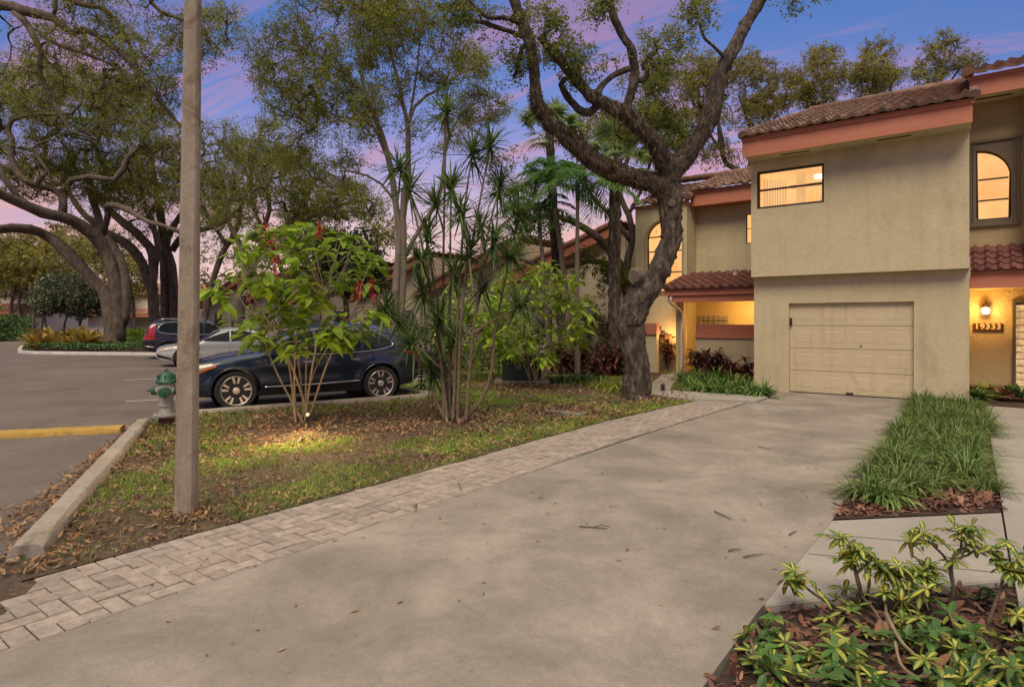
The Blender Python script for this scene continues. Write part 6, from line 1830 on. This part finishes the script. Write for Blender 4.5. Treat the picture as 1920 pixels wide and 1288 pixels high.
class Car:
    def __init__(s, name, label, top, wid, belt, sill, wheels, wr, paint, loc, rz, tumble=.42, track=.80, group=None):
        s.zt, s.wl, s.zb, s.sill = interp(top), interp(wid), interp(belt), interp(sill)
        s.x0, s.x1 = min(a for a, _ in top), max(a for a, _ in top)
        s.tum = tumble
        s.t = thing(name, label, 'car', (0, 0, 0), group)
        s.paint = paint
        s.wheels, s.wr, s.track = wheels, wr, track
        s.body()
        for sg in (-1, 1):
            for wx in wheels: s.wheel(wx, sg)
        s.t.location = loc; s.t.rotation_euler = (0, 0, rz)

    def side(s, x, z):
        w = s.wl(x)
        zb = s.zb(x)
        z0 = s.sill(x)
        low = np.clip((z - z0) / .28, 0, 1)
        w = w * (.93 + .07 * np.sin(low * math.pi / 2))
        w = w + .012 * np.exp(-((z - .78) / .06) ** 2) - .012 * np.exp(-((z - .58) / .12) ** 2)      # shoulder crease and waist
        for wx in s.wheels:                                                                        # flared arches
            r = np.sqrt((x - wx) ** 2 + (z - s.wr) ** 2)
            w = w + .022 * np.exp(-((r - s.wr - .07) / .07) ** 2)
        return w - s.tum * np.maximum(0, z - zb) ** 1.05

    def hw(s, x, z):
        zt = s.zt(x); r = np.minimum(.13, .45 * (zt - s.sill(x)))
        u = np.clip((z - (zt - r)) / r, 0, 1)
        return s.side(x, z) * (1 - u ** 2.3) ** (1 / 2.3)

    def topz(s, x, y):
        zt = s.zt(x); r = np.minimum(.13, .45 * (zt - s.sill(x)))
        f = np.clip(np.abs(y) / s.side(x, zt - r * .4), 0, .999)
        return zt - r * (1 - (1 - f ** 2.3) ** (1 / 2.3)) + .012 * (1 - f * f)

    def body(s):
        n, k = 110, 26
        xs = s.x0 + (s.x1 - s.x0) * .5 * (1 - np.cos(np.linspace(0, math.pi, n) * .98 + .01 * math.pi))
        rows = []
        for x in xs:
            z0, zt = s.sill(x), s.zt(x)
            r = min(.13, .45 * (zt - z0))
            zz = np.concatenate([np.linspace(z0, zt - r, k - 9), zt - r + r * np.sin(np.linspace(0, math.pi / 2, 10)[1:])])
            y = s.hw(x, zz); y[-1] = 0
            half = [(x, 0, z0)] + [(x, yy, z_) for yy, z_ in zip(y[:-1], zz[:-1])]
            yl = y[-2]
            half += [(x, yl * f, s.topz(x, yl * f)) for f in (.8, .55, .28)]
            ctr = (x, 0, s.topz(x, 0))
            rows.append(half + [ctr] + [(a, -b, c) for a, b, c in half[:0:-1]])
        m_ = len(rows[0])
        V = np.array(rows).reshape(-1, 3)
        Q = [(i * m_ + j, i * m_ + (j + 1) % m_, (i + 1) * m_ + (j + 1) % m_, (i + 1) * m_ + j) for i in range(n - 1) for j in range(m_)]
        g = MB().quads(V, Q)
        g.g.append(list(range(m_))); g.g.append([(n - 1) * m_ + x for x in range(m_)][::-1])
        ob = g.build('body', M[s.paint], s.t, smooth=42, local=True)
        cut = MB()
        for wx in s.wheels:
            for sg in (-1, 1):
                a, b = sorted((sg * .55, sg * 1.2))
                cut.lathe([(s.wr + .055, a), (s.wr + .055, b)], (wx, 0, s.wr), (0, 1, 0), 48)
        co = cut.build('cutter', None, None, local=True)
        md = ob.modifiers.new('arch', 'BOOLEAN'); md.operation = 'DIFFERENCE'; md.object = co; md.solver = 'EXACT'
        dg = bpy.context.evaluated_depsgraph_get(); dg.update()
        me = bpy.data.meshes.new_from_object(ob.evaluated_get(dg))
        ob.modifiers.clear()
        if len(me.polygons) > 200:
            ob.data = me
            me.polygons.foreach_set('use_smooth', np.ones(len(me.polygons), bool)); me.set_sharp_from_angle(angle=R(42))
        bpy.data.objects.remove(co)
        for wx in s.wheels:
            for sg in (-1, 1):
                g = MB()
                g.lathe([(s.wr + .05, .50), (s.wr + .05, s.track + .075)], (wx, 0, s.wr), (0, sg, 0), 40)
                g.g.pop()
                g.build('arch_liner', M['dark_trim'], s.t, local=True)
                # dark lip following the arch
                th = np.linspace(-.25, math.pi + .25, 40)
                pts = [(wx + (s.wr + .062) * math.cos(a), sg * (float(s.hw(np.array(wx + (s.wr + .062) * math.cos(a)), np.array(max(.25, s.wr + (s.wr + .062) * math.sin(a))))) + .0), s.wr + (s.wr + .062) * math.sin(a)) for a in th]
                MB().tube(pts, .014, 6).build('arch_trim', M[s.paint], s.t, smooth=True, local=True)

    def wheel(s, wx, sg):
        r = s.wr
        c = np.array((wx, sg * s.track, r)); ax = (0, sg, 0)
        w_ = MB().lathe([(r * .70, -.11), (r * .93, -.11), (r * .99, -.085), (r, -.05), (r, .05), (r * .985, .085), (r * .92, .112), (r * .74, .105), (r * .70, .09)], c, ax, 48).build('wheel', M['tyre'], s.t, smooth=40, local=True)
        g = MB().lathe([(r * .66, -.10), (r * .70, .085), (r * .735, .107), (r * .72, .112), (r * .68, .10), (r * .655, .06), (r * .64, -.08)], c, ax, 48)
        A, B = np.array((1., 0, 0)), np.array((0, 0, 1.))
        for i in range(5):
            for dlt in (-.17, .17):
                t = i * 2 * math.pi / 5 + .3
                o = lambda rr, tt, yy, : c + np.array(ax) * yy + rr * (math.cos(tt) * A + math.sin(tt) * B)
                wd0, wd1 = .10, .052
                ti, to = t + dlt * .75, t + dlt * 1.25
                pi, po = o(r * .14, ti, .085), o(r * .69, to, .097)
                dr = unit(po - pi); sd = np.cross(dr, ax)
                q = []
                for p, hw_ in ((pi, .022), ((pi + po) / 2, .021), (po, .030)):
                    q += [p - sd * hw_ - np.array(ax) * .03, p - sd * hw_ * .75, p + sd * hw_ * .75, p + sd * hw_ - np.array(ax) * .03]
                g.quads(q, [(4 * a + j, 4 * a + j + 1, 4 * a + 5 + j, 4 * a + 4 + j) for a in range(2) for j in range(3)])
        g.lathe([(r * .19, .05), (r * .19, .085), (r * .15, .1), (0, .103)], c, ax, 20)
        g.build('rim', M['alloy'], w_, smooth=40, local=True)
        g = MB().lathe([(r * .645, -.02), (0, -.02)], c, ax, 40)
        g.build('hub_shadow', M['dark_trim'], w_, local=True)
        MB().lathe([(r * .5, .0), (r * .5, .02), (r * .2, .03), (0, .03)], c, ax, 32).build('brake_disc', M['iron_silver'], w_, local=True)

    def patch(s, name, m, x0, x1, zlo, zhi, off=.006, sides=(-1, 1), n=26, k=6, parent=None, thick=None):
        for sg in sides:
            xs = np.linspace(x0, x1, n)
            V = []
            for x in xs:
                for t in np.linspace(0, 1, k):
                    z_ = zlo(x) + (zhi(x) - zlo(x)) * t
                    V.append((x, sg * (float(s.hw(np.array(x), np.array(z_))) + off), z_))
            Q = [(i * k + j, (i + 1) * k + j, (i + 1) * k + j + 1, i * k + j + 1) for i in range(n - 1) for j in range(k - 1)]
            if sg > 0: Q = [q[::-1] for q in Q]
            MB().quads(V, Q).build(name, M[m], parent or s.t, smooth=True, local=True)

    def topatch(s, name, m, x0, x1, frac, off=.008, n=20, k=15, rail=.0):
        V = []
        for x in np.linspace(x0, x1, n):
            w = float(s.side(np.array(x), s.zt(np.array(x)) - .1)) * frac
            for y in np.linspace(-w, w, k):
                V.append((x, y, float(s.topz(np.array(x), np.array(y))) + off))
        Q = [(i * k + j, (i + 1) * k + j, (i + 1) * k + j + 1, i * k + j + 1) for i in range(n - 1) for j in range(k - 1)]
        return MB().quads(V, Q).build(name, M[m], s.t, smooth=True, local=True)

    def line(s, name, m, pts, r=.006, off=.003, sides=(-1, 1)):
        for sg in sides:
            q = catmull([np.array((x, 0, z_)) for x, z_ in pts], .06)
            q = [(p[0], sg * (float(s.hw(np.array(p[0]), np.array(p[2]))) + off), p[2]) for p in q]
            MB().tube(q, r, 6).build(name, M[m], s.t, smooth=True, local=True)

def pl(*pts):
    X = [p[0] for p in pts]; Y = [p[1] for p in pts]
    if X[0] > X[-1]: X, Y = X[::-1], Y[::-1]
    return lambda x: float(np.interp(x, X, Y))

hd = -AX
RZ = math.atan2(hd[1], hd[0])
def placed(front, rear, half):
    f, r_ = P(*front), P(*rear)
    m_ = (f + r_) / 2
    lft = np.array((-hd[1], hd[0], 0))
    return m_ - lft * half
# --- dark blue crossover
loc = placed((450, 768), (708, 750.5), .90)
suv_top = [(2.22, .52), (2.20, .70), (2.12, .82), (1.95, .90), (1.6, .97), (1.2, 1.03), (.98, 1.06), (.72, 1.22), (.42, 1.40), (.1, 1.51), (-.3, 1.565), (-.8, 1.56), (-1.3, 1.525), (-1.7, 1.455), (-1.95, 1.36), (-2.1, 1.20), (-2.2, 1.02), (-2.26, .80), (-2.28, .55)]
suv_w = [(2.22, .52), (2.14, .68), (1.98, .80), (1.6, .885), (1.1, .90), (0, .905), (-1.1, .905), (-1.7, .87), (-2.05, .78), (-2.2, .68), (-2.28, .58)]
c1 = Car('parked_car', 'dark blue crossover parked side-on behind the red-flowered shrub', suv_top, suv_w, [(2.2, .9), (.9, .95), (-1.2, 1.03), (-2.2, 1.08)], [(2.22, .42), (2.0, .27), (1, .24), (-1, .24), (-2.0, .32), (-2.28, .48)], (1.335, -1.335), .358, 'blue_paint', loc, RZ, .45, .80)
c1.t.location.z = -.018
c1.t.scale = (1.035,) * 3
c1.patch('side_window', 'car_glass', .78, -.02, pl((.78, 1.0), (-.02, .985)), pl((.78, 1.06), (.5, 1.25), (.2, 1.375), (-.02, 1.425)))
c1.patch('side_window', 'car_glass', -.08, -.93, pl((-.08, .99), (-.93, 1.02)), pl((-.08, 1.43), (-.5, 1.445), (-.93, 1.42)))
c1.patch('side_window', 'car_glass', -.99, -1.55, pl((-.99, 1.03), (-1.55, 1.12)), pl((-.99, 1.41), (-1.3, 1.35), (-1.55, 1.22)))
c1.line('window_trim', 'chrome', [(.82, .985), (.4, .972), (-.4, .98), (-1.0, 1.01), (-1.4, 1.06), (-1.6, 1.14), (-1.5, 1.26), (-1.25, 1.38), (-.9, 1.44), (-.4, 1.463), (0, 1.44), (.25, 1.385), (.55, 1.25), (.82, 1.04)], .009)
c1.topatch('windscreen', 'car_glass', .92, .32, .80)
c1.topatch('rear_window', 'car_glass', -1.85, -2.12, .74)
c1.patch('headlight', 'lamp_glass', 1.72, 2.13, pl((1.72, .82), (2.13, .64)), pl((1.72, .865), (1.95, .835), (2.13, .78)), .007)
c1.patch('indicator', 'amber', 1.66, 1.98, pl((1.66, .80), (1.98, .665)), pl((1.66, .845), (1.98, .715)), .012)
c1.patch('tail_light', 'tail', -1.86, -2.17, pl((-1.86, .97), (-2.17, .86)), pl((-1.86, 1.0), (-2.17, 1.02)), .008)
c1.patch('sill_trim', 'dark_trim', 1.0, -.98, pl((1, .25), (-.98, .25)), pl((1, .34), (-.98, .34)), .006, k=3)
c1.patch('bumper_trim', 'dark_trim', 2.19, 1.8, pl((2.19, .40), (1.8, .28)), pl((2.19, .46), (1.8, .33)), .008, k=3)
c1.patch('bumper_trim', 'dark_trim', -1.8, -2.26, pl((-1.8, .30), (-2.26, .46)), pl((-1.8, .38), (-2.26, .53)), .008, k=3)
c1.line('side_strip', 'chrome', [(.86, .40), (0, .41), (-.9, .44)], .016, .006)
for xs in (.92, -.05, -.96):
    c1.line('door_seam', 'dark_trim', [(xs, .34), (xs + .03, .7), (xs + .0, .98)] if xs > -.9 else [(xs + .24, .34), (xs + .1, .62), (xs, .85), (xs - .02, 1.02)], .005, -.002)
c1.line('bonnet_seam', 'dark_trim', [(1.0, 1.015), (1.4, .965), (1.75, .90), (2.0, .84)], .004, -.001)
c1.patch('door_handle', 'chrome', .18, .02, lambda x: .835, lambda x: .86, .022, n=8, k=3)
c1.patch('door_handle', 'chrome', -.72, -.88, lambda x: .85, lambda x: .875, .022, n=8, k=3)
for sg in (-1, 1):
    g = MB().obox((.72, sg * .99, 1.03), ((1, 0, 0), (0, 1, 0), (0, 0, 1)), (.07, .10, .065))
    g.build('wing_mirror', M['blue_paint'], c1.t, local=True, bevel=.03)
g = MB()
for zz in (.56, .62, .68, .74): g.tube([(2.2 - abs(y) ** 2 * .35, y, zz) for y in np.linspace(-.36, .36, 9)], .014, 6)
g.build('grille', M['chrome'], c1.t, local=True)
# --- silver saloon in the middle
f0 = P(292, 688, 0)
lft = np.array((-hd[1], hd[0], 0))
sed_top = [(2.3, .50), (2.27, .62), (2.15, .72), (1.8, .80), (1.3, .87), (.95, .93), (.6, 1.12), (.2, 1.33), (-.2, 1.42), (-.7, 1.42), (-1.2, 1.30), (-1.6, 1.10), (-1.9, 1.02), (-2.2, .98), (-2.32, .85), (-2.34, .55)]
sed_w = [(2.3, .5), (2.2, .68), (2.0, .8), (1.5, .87), (0, .89), (-1.5, .87), (-2.1, .78), (-2.34, .6)]
c2 = Car('parked_car', 'silver saloon parked between the dark blue crossover and the black car', sed_top, sed_w, [(2.3, .8), (.9, .86), (-1.5, .93), (-2.3, .95)], [(2.3, .35), (2, .24), (-2, .26), (-2.34, .42)], (1.4, -1.35), .325, 'silver_paint', f0 - lft * .62 - hd * 2.3, RZ, .45, .78)
c2.t.location.z = -.018
c2.topatch('windscreen', 'car_glass', .88, .22, .80)
c2.topatch('rear_window', 'car_glass', -1.0, -1.55, .76)
c2.patch('side_window', 'car_glass', .75, -.1, pl((.75, .92), (-.1, .90)), pl((.75, .98), (.4, 1.17), (.1, 1.28), (-.1, 1.31)))
c2.patch('side_window', 'car_glass', -.16, -1.15, pl((-.16, .90), (-1.15, .95)), pl((-.16, 1.31), (-.6, 1.31), (-1.15, 1.14)))
c2.patch('headlight', 'lamp_glass', 1.75, 2.2, pl((1.75, .70), (2.2, .55)), pl((1.75, .76), (2.2, .68)), .007)
c2.patch('bumper_trim', 'dark_trim', 2.26, 1.8, pl((2.26, .36), (1.8, .26)), pl((2.26, .48), (1.8, .32)), .008, k=3)
c2.patch('tail_light', 'tail', -1.95, -2.3, pl((-1.95, .80), (-2.3, .72)), pl((-1.95, .92), (-2.3, .90)), .008)
for xs in (.88, -.13, -1.05): c2.line('door_seam', 'dark_trim', [(xs, .32), (xs + .02, .65), (xs, .9)], .005, -.002)
# --- black estate, tail toward the road
rz3 = RZ + math.pi
r0 = P(268, 673, 0)
blk_top = [(2.42, .55), (2.40, .78), (2.25, .93), (1.9, 1.02), (1.4, 1.09), (1.05, 1.14), (.75, 1.33), (.35, 1.60), (0, 1.70), (-.6, 1.73), (-1.3, 1.72), (-1.9, 1.66), (-2.1, 1.58), (-2.25, 1.32), (-2.36, 1.05), (-2.42, .8), (-2.43, .55)]
blk_w = [(2.42, .55), (2.3, .75), (2.0, .88), (1.4, .95), (0, .96), (-1.6, .95), (-2.1, .89), (-2.3, .82), (-2.43, .72)]
c3 = Car('parked_car', 'black tall estate car showing its tall red tail light left of the lamp pole', blk_top, blk_w, [(2.4, 1.0), (.9, 1.04), (-1.5, 1.10), (-2.4, 1.12)], [(2.42, .4), (2, .27), (-2, .30), (-2.43, .5)], (1.45, -1.45), .37, 'black_paint', r0 + lft * -.72 - hd * 2.4, rz3, .34, .84)
c3.t.location.z = -.018
c3.patch('side_window', 'car_glass', .85, .0, pl((.85, 1.07), (.0, 1.08)), pl((.85, 1.12), (.5, 1.42), (.25, 1.55), (.0, 1.58)))
c3.patch('side_window', 'car_glass', -.06, -.95, pl((-.06, 1.08), (-.95, 1.10)), pl((-.06, 1.59), (-.95, 1.60)))
c3.patch('side_window', 'car_glass', -1.02, -1.78, pl((-1.02, 1.10), (-1.78, 1.22)), pl((-1.02, 1.60), (-1.5, 1.58), (-1.78, 1.42)))
c3.line('window_trim', 'chrome', [(.9, 1.06), (0, 1.065), (-1.0, 1.085), (-1.6, 1.13), (-1.82, 1.22), (-1.8, 1.42), (-1.5, 1.6), (-.9, 1.622), (-.2, 1.615), (.2, 1.57), (.55, 1.42), (.9, 1.12)], .014)
c3.topatch('windscreen', 'car_glass', 1.0, .4, .82)
c3.topatch('rear_window', 'car_glass', -2.14, -2.28, .74)
c3.patch('tail_light', 'tail', -1.92, -2.20, pl((-1.92, 1.18), (-2.2, 1.10)), pl((-1.92, 1.60), (-2.2, 1.42)), .008)
c3.patch('tail_light', 'tail', -1.95, -2.37, pl((-1.95, .88), (-2.37, .84)), pl((-1.95, 1.19), (-2.37, 1.08)), .010)
c3.patch('bumper_trim', 'dark_trim', -1.8, -2.42, pl((-1.8, .33), (-2.42, .50)), pl((-1.8, .40), (-2.42, .60)), .01, k=3)
c3.line('bumper_strip', 'chrome', [(-1.95, .52), (-2.25, .56), (-2.4, .58)], .015, .012)
for sg in (-1, 1):
    MB().tube([(.15, sg * .60, 1.70), (.0, sg * .61, 1.76), (-1.6, sg * .62, 1.765), (-1.85, sg * .61, 1.70)], .02, 8).build('roof_rail', M['chrome'], c3.t, smooth=True, local=True)
for xs in (.95, -.03, -1.0): c3.line('door_seam', 'dark_trim', [(xs, .35), (xs + .02, .75), (xs, 1.06)], .005, -.002)

# ------------------------------------------------------------------ street furniture
# concrete lamp pole, tapering, four faces with wide chamfers
b = P(349, 966); Zp = depth(b)
t = thing('lamp_pole', 'tall square concrete lamp pole stained brown, standing in the leaf-strewn lawn', 'pole', (b[0], b[1], 0))
g = MB()
n = 60
rows = []
ang = ANG + .35
for i in range(n):
    z_ = -.05 + 7.55 * i / (n - 1)
    w_ = .080 - .0052 * z_
    cxy = b[:2] + np.array((CA, SA)) * (.0135 * z_)
    ch = .72
    for q in range(8):
        a = ang + q * math.pi / 4 
        k = q % 2
        # corners of a chamfered square
        sx_, sy_ = [(1, ch), (ch, 1), (-ch, 1), (-1, ch), (-1, -ch), (-ch, -1), (ch, -1), (1, -ch)][q]
        X_, Y_ = sx_ * w_ + rng.normal(0, .0006), sy_ * w_ + rng.normal(0, .0006)
        a = ang - .12
        rows.append((cxy[0] + X_ * math.cos(a) - Y_ * math.sin(a), cxy[1] + X_ * math.sin(a) + Y_ * math.cos(a), z_))
g.quads(rows, [(i * 8 + j, i * 8 + (j + 1) % 8, (i + 1) * 8 + (j + 1) % 8, (i + 1) * 8 + j) for i in range(n - 1) for j in range(8)])
g.g.append([(n - 1) * 8 + x for x in range(8)])
g.build('pole', M['pole'], t)
# fire hydrant
b = P(312, 797)
t = thing('fire_hydrant', 'silver fire hydrant with dark green bonnet and caps half hidden by the pole', 'hydrant', (b[0], b[1], 0))
C = (b[0], b[1], 0)
MB().lathe([(.11, -.02), (.11, .14), (.0, .14)], C, sides=20).build('base', M['rust'], t, smooth=40)
g = MB().lathe([(.185, .14), (.19, .15), (.19, .175), (.18, .185), (.12, .19), (.105, .22), (.10, .30), (.118, .305), (.118, .33), (.10, .335), (.10, .46), (.125, .52), (.132, .60), (.12, .66), (.10, .67)], C, sides=28)
for i in range(8):
    a = i * math.pi / 4
    g.lathe([(.016, .13), (.016, .205), (0, .205)], (C[0] + .155 * math.cos(a), C[1] + .155 * math.sin(a), 0), sides=6)
lftd = -np.array((CA, SA, 0)); fr = np.array((SA, -CA, 0))
g.lathe([(.062, .09), (.062, .16)], (C[0], C[1], .55), lftd, 18)
g.lathe([(.062, .09), (.062, .16)], (C[0], C[1], .55), -lftd, 18)
g.lathe([(.08, .09), (.08, .15)], (C[0], C[1], .54), fr * .9 + lftd * -.35, 20)
g.build('barrel', M['iron_silver'], t, smooth=40)
g = MB().lathe([(.15, .67), (.155, .675), (.155, .70), (.148, .71), (.13, .725), (.115, .78), (.075, .835), (.04, .85), (.0, .855)], C, sides=28)
g.lathe([(.03, .85), (.026, .89), (0, .89)], C, sides=5)
for i in range(8):
    a = i * math.pi / 4 + .2
    g.obox((C[0] + .10 * math.cos(a), C[1] + .10 * math.sin(a), .755), ((math.cos(a), math.sin(a), 0), (-math.sin(a), math.cos(a), 0), (0, 0, 1)), (.035, .008, .045))
g.build('bonnet', M['iron_green'], t, smooth=40)
for dr, zc, r_ in ((lftd, .55, .07), (-lftd, .55, .07), (unit(fr * .9 + lftd * -.35), .54, .088)):
    g = MB().lathe([(r_, .15), (r_, .215), (r_ * .85, .225), (.02, .23), (.018, .30), (0, .30)], (C[0], C[1], zc), dr, 12)
    g.build('cap', M['iron_green'], t, smooth=30)
# small fixtures on the lawn
b = P(579, 801)
t = thing('spotlight', 'small lit ground spotlight at the foot of the red-flowered shrub', 'lamp', (b[0], b[1], 0))
up = unit(np.array((-.25, .1, .9)))
b2 = np.array((b[0], b[1], .16))
MB().tube([b2 - (0, 0, .17), b2 + (0, 0, .02)], .012, 8).build('stake', M['bronze'], t)
MB().lathe([(.03, 0), (.045, .05), (.05, .12), (.046, .12), (.044, .105)], b2, unit(np.array((.75, -.8, .62))), 18).build('lamp_housing', M['bronze'], t, smooth=40)
MB().lathe([(.022, .106), (.02, .118), (.012, .126), (0, .128)], b2, unit(np.array((.75, -.8, .62))), 18).build('lens', emis('spot_lens', (1, .60, .2), (1, .70, .3), 2.2), t)
o = light('spotlight_beam', 'SPOT', tuple(b2 + np.array((.13, -.14, .13))), 60, (1, .66, .27), .03, spot_size=R(115), spot_blend=1.0)
aim(o, tuple(b2 + np.array((1.4, -1.3, -.35))))
light('added_spill_light', 'POINT', tuple(b2 + np.array((1.0, -1.0, .45))), 60, (1, .68, .3), .12)  # unseen lamp added in mid-air, stands in for the spotlight's glow on the grass
b = P(1243, 744)
t = thing('path_light', 'small unlit path light on a stake beside the porch path', 'lamp', (b[0], b[1], 0))
g = MB().tube([(b[0], b[1], -.02), (b[0], b[1], .14)], .009, 8)
g.build('stake', M['bronze'], t)
g = MB().lathe([(.05, .14), (.05, .152), (0, .152)], (b[0], b[1], 0), sides=12); g.lathe([(.056, .255), (.045, .275), (.02, .29), (0, .29)], (b[0], b[1], 0), sides=12)
for i in range(4):
    a = i * 1.5708 + .5
    g.tube([(b[0] + .045 * math.cos(a), b[1] + .045 * math.sin(a), .15), (b[0] + .05 * math.cos(a), b[1] + .05 * math.sin(a), .258)], .005, 5)
g.build('lamp_cage', M['bronze'], t)
MB().lathe([(.036, .152), (.038, .25)], (b[0], b[1], 0), sides=12).build('lamp_glass', M['dark_pane'], t)
# utility cover
p = [P(1026, 776), P(1032, 773), P(1100, 778), P(1092, 783)]
t = thing('utility_cover', 'grey-green utility box lid set in the mulch beside the lawn edge', 'cover', tuple(sum(p) / 4 * np.array((1, 1, 0))))
MB().prism([(q[0], q[1]) for q in p], -.01, .045).build('lid', M['cover'], t, bevel=.006)
# transformer cabinet
b = gr(978, 16.6)
t = thing('transformer_box', 'low dark green transformer cabinet on a concrete pad behind the yellow-green shrub', 'utility box', (b[0], b[1], 0))
ax_ = np.array((CA, SA, 0)); ay = np.array((-SA, CA, 0)); upv = np.array((0, 0, 1.))
MB().obox(b + upv * .02, (ax_, ay, upv), (.72, .6, .06)).build('pad', M['kerb'], t)
MB().obox(b + upv * .40, (ax_, ay, upv), (.52, .42, .32)).build('cabinet', M['box_green'], t, bevel=.02)
MB().obox(b + upv * .735, (ax_, ay, upv), (.55, .45, .015)).build('lid', M['kerb'], t)
MB().obox(b + upv * .45 - ay * .425 - ax_ * .1, (ax_, ay, upv), (.09, .004, .06)).build('label_plate', M['cover'], t)
# black metal stand behind the blue car
b = P(790, 736)
t = thing('metal_stand', 'black metal rack stand on splayed feet behind the rear bumper of the blue car', 'stand', (b[0], b[1], 0))
g = MB().tube([b, b + upv * .78], .022, 8)
g.build('post', M['black_iron'], t)
for k in range(4):
    a = k * 1.5708 + .4
    e = np.array((math.cos(a), math.sin(a), 0))
    MB().tube([b + upv * .22, b + e * .2 + upv * .1, b + e * .36 + upv * .01], .016, 6).build('foot', M['black_iron'], t)
for k in range(7):
    MB().obox(b + upv * (.28 + .075 * k), (ax_, ay, upv), (.085 - .004 * k, .05, .012)).build('rung', M['black_iron'], t)
b = P(815, 712)
t = thing('rubbish_bin', 'black bin standing in the shade between the dracaena and the blue car', 'bin', (b[0], b[1], 0))
MB().lathe([(.22, 0), (.27, .72), (.29, .73), (.29, .77), (.24, .82), (.0, .84)], (b[0], b[1], 0), sides=20).build('body', M['black_iron'], t, smooth=40)
for k in range(9):
    a = k * .7
    MB().tube([(b[0] + .235 * math.cos(a), b[1] + .235 * math.sin(a), .05), (b[0] + .275 * math.cos(a), b[1] + .275 * math.sin(a), .7)], .01, 5).build('rib', M['black_iron'], t)
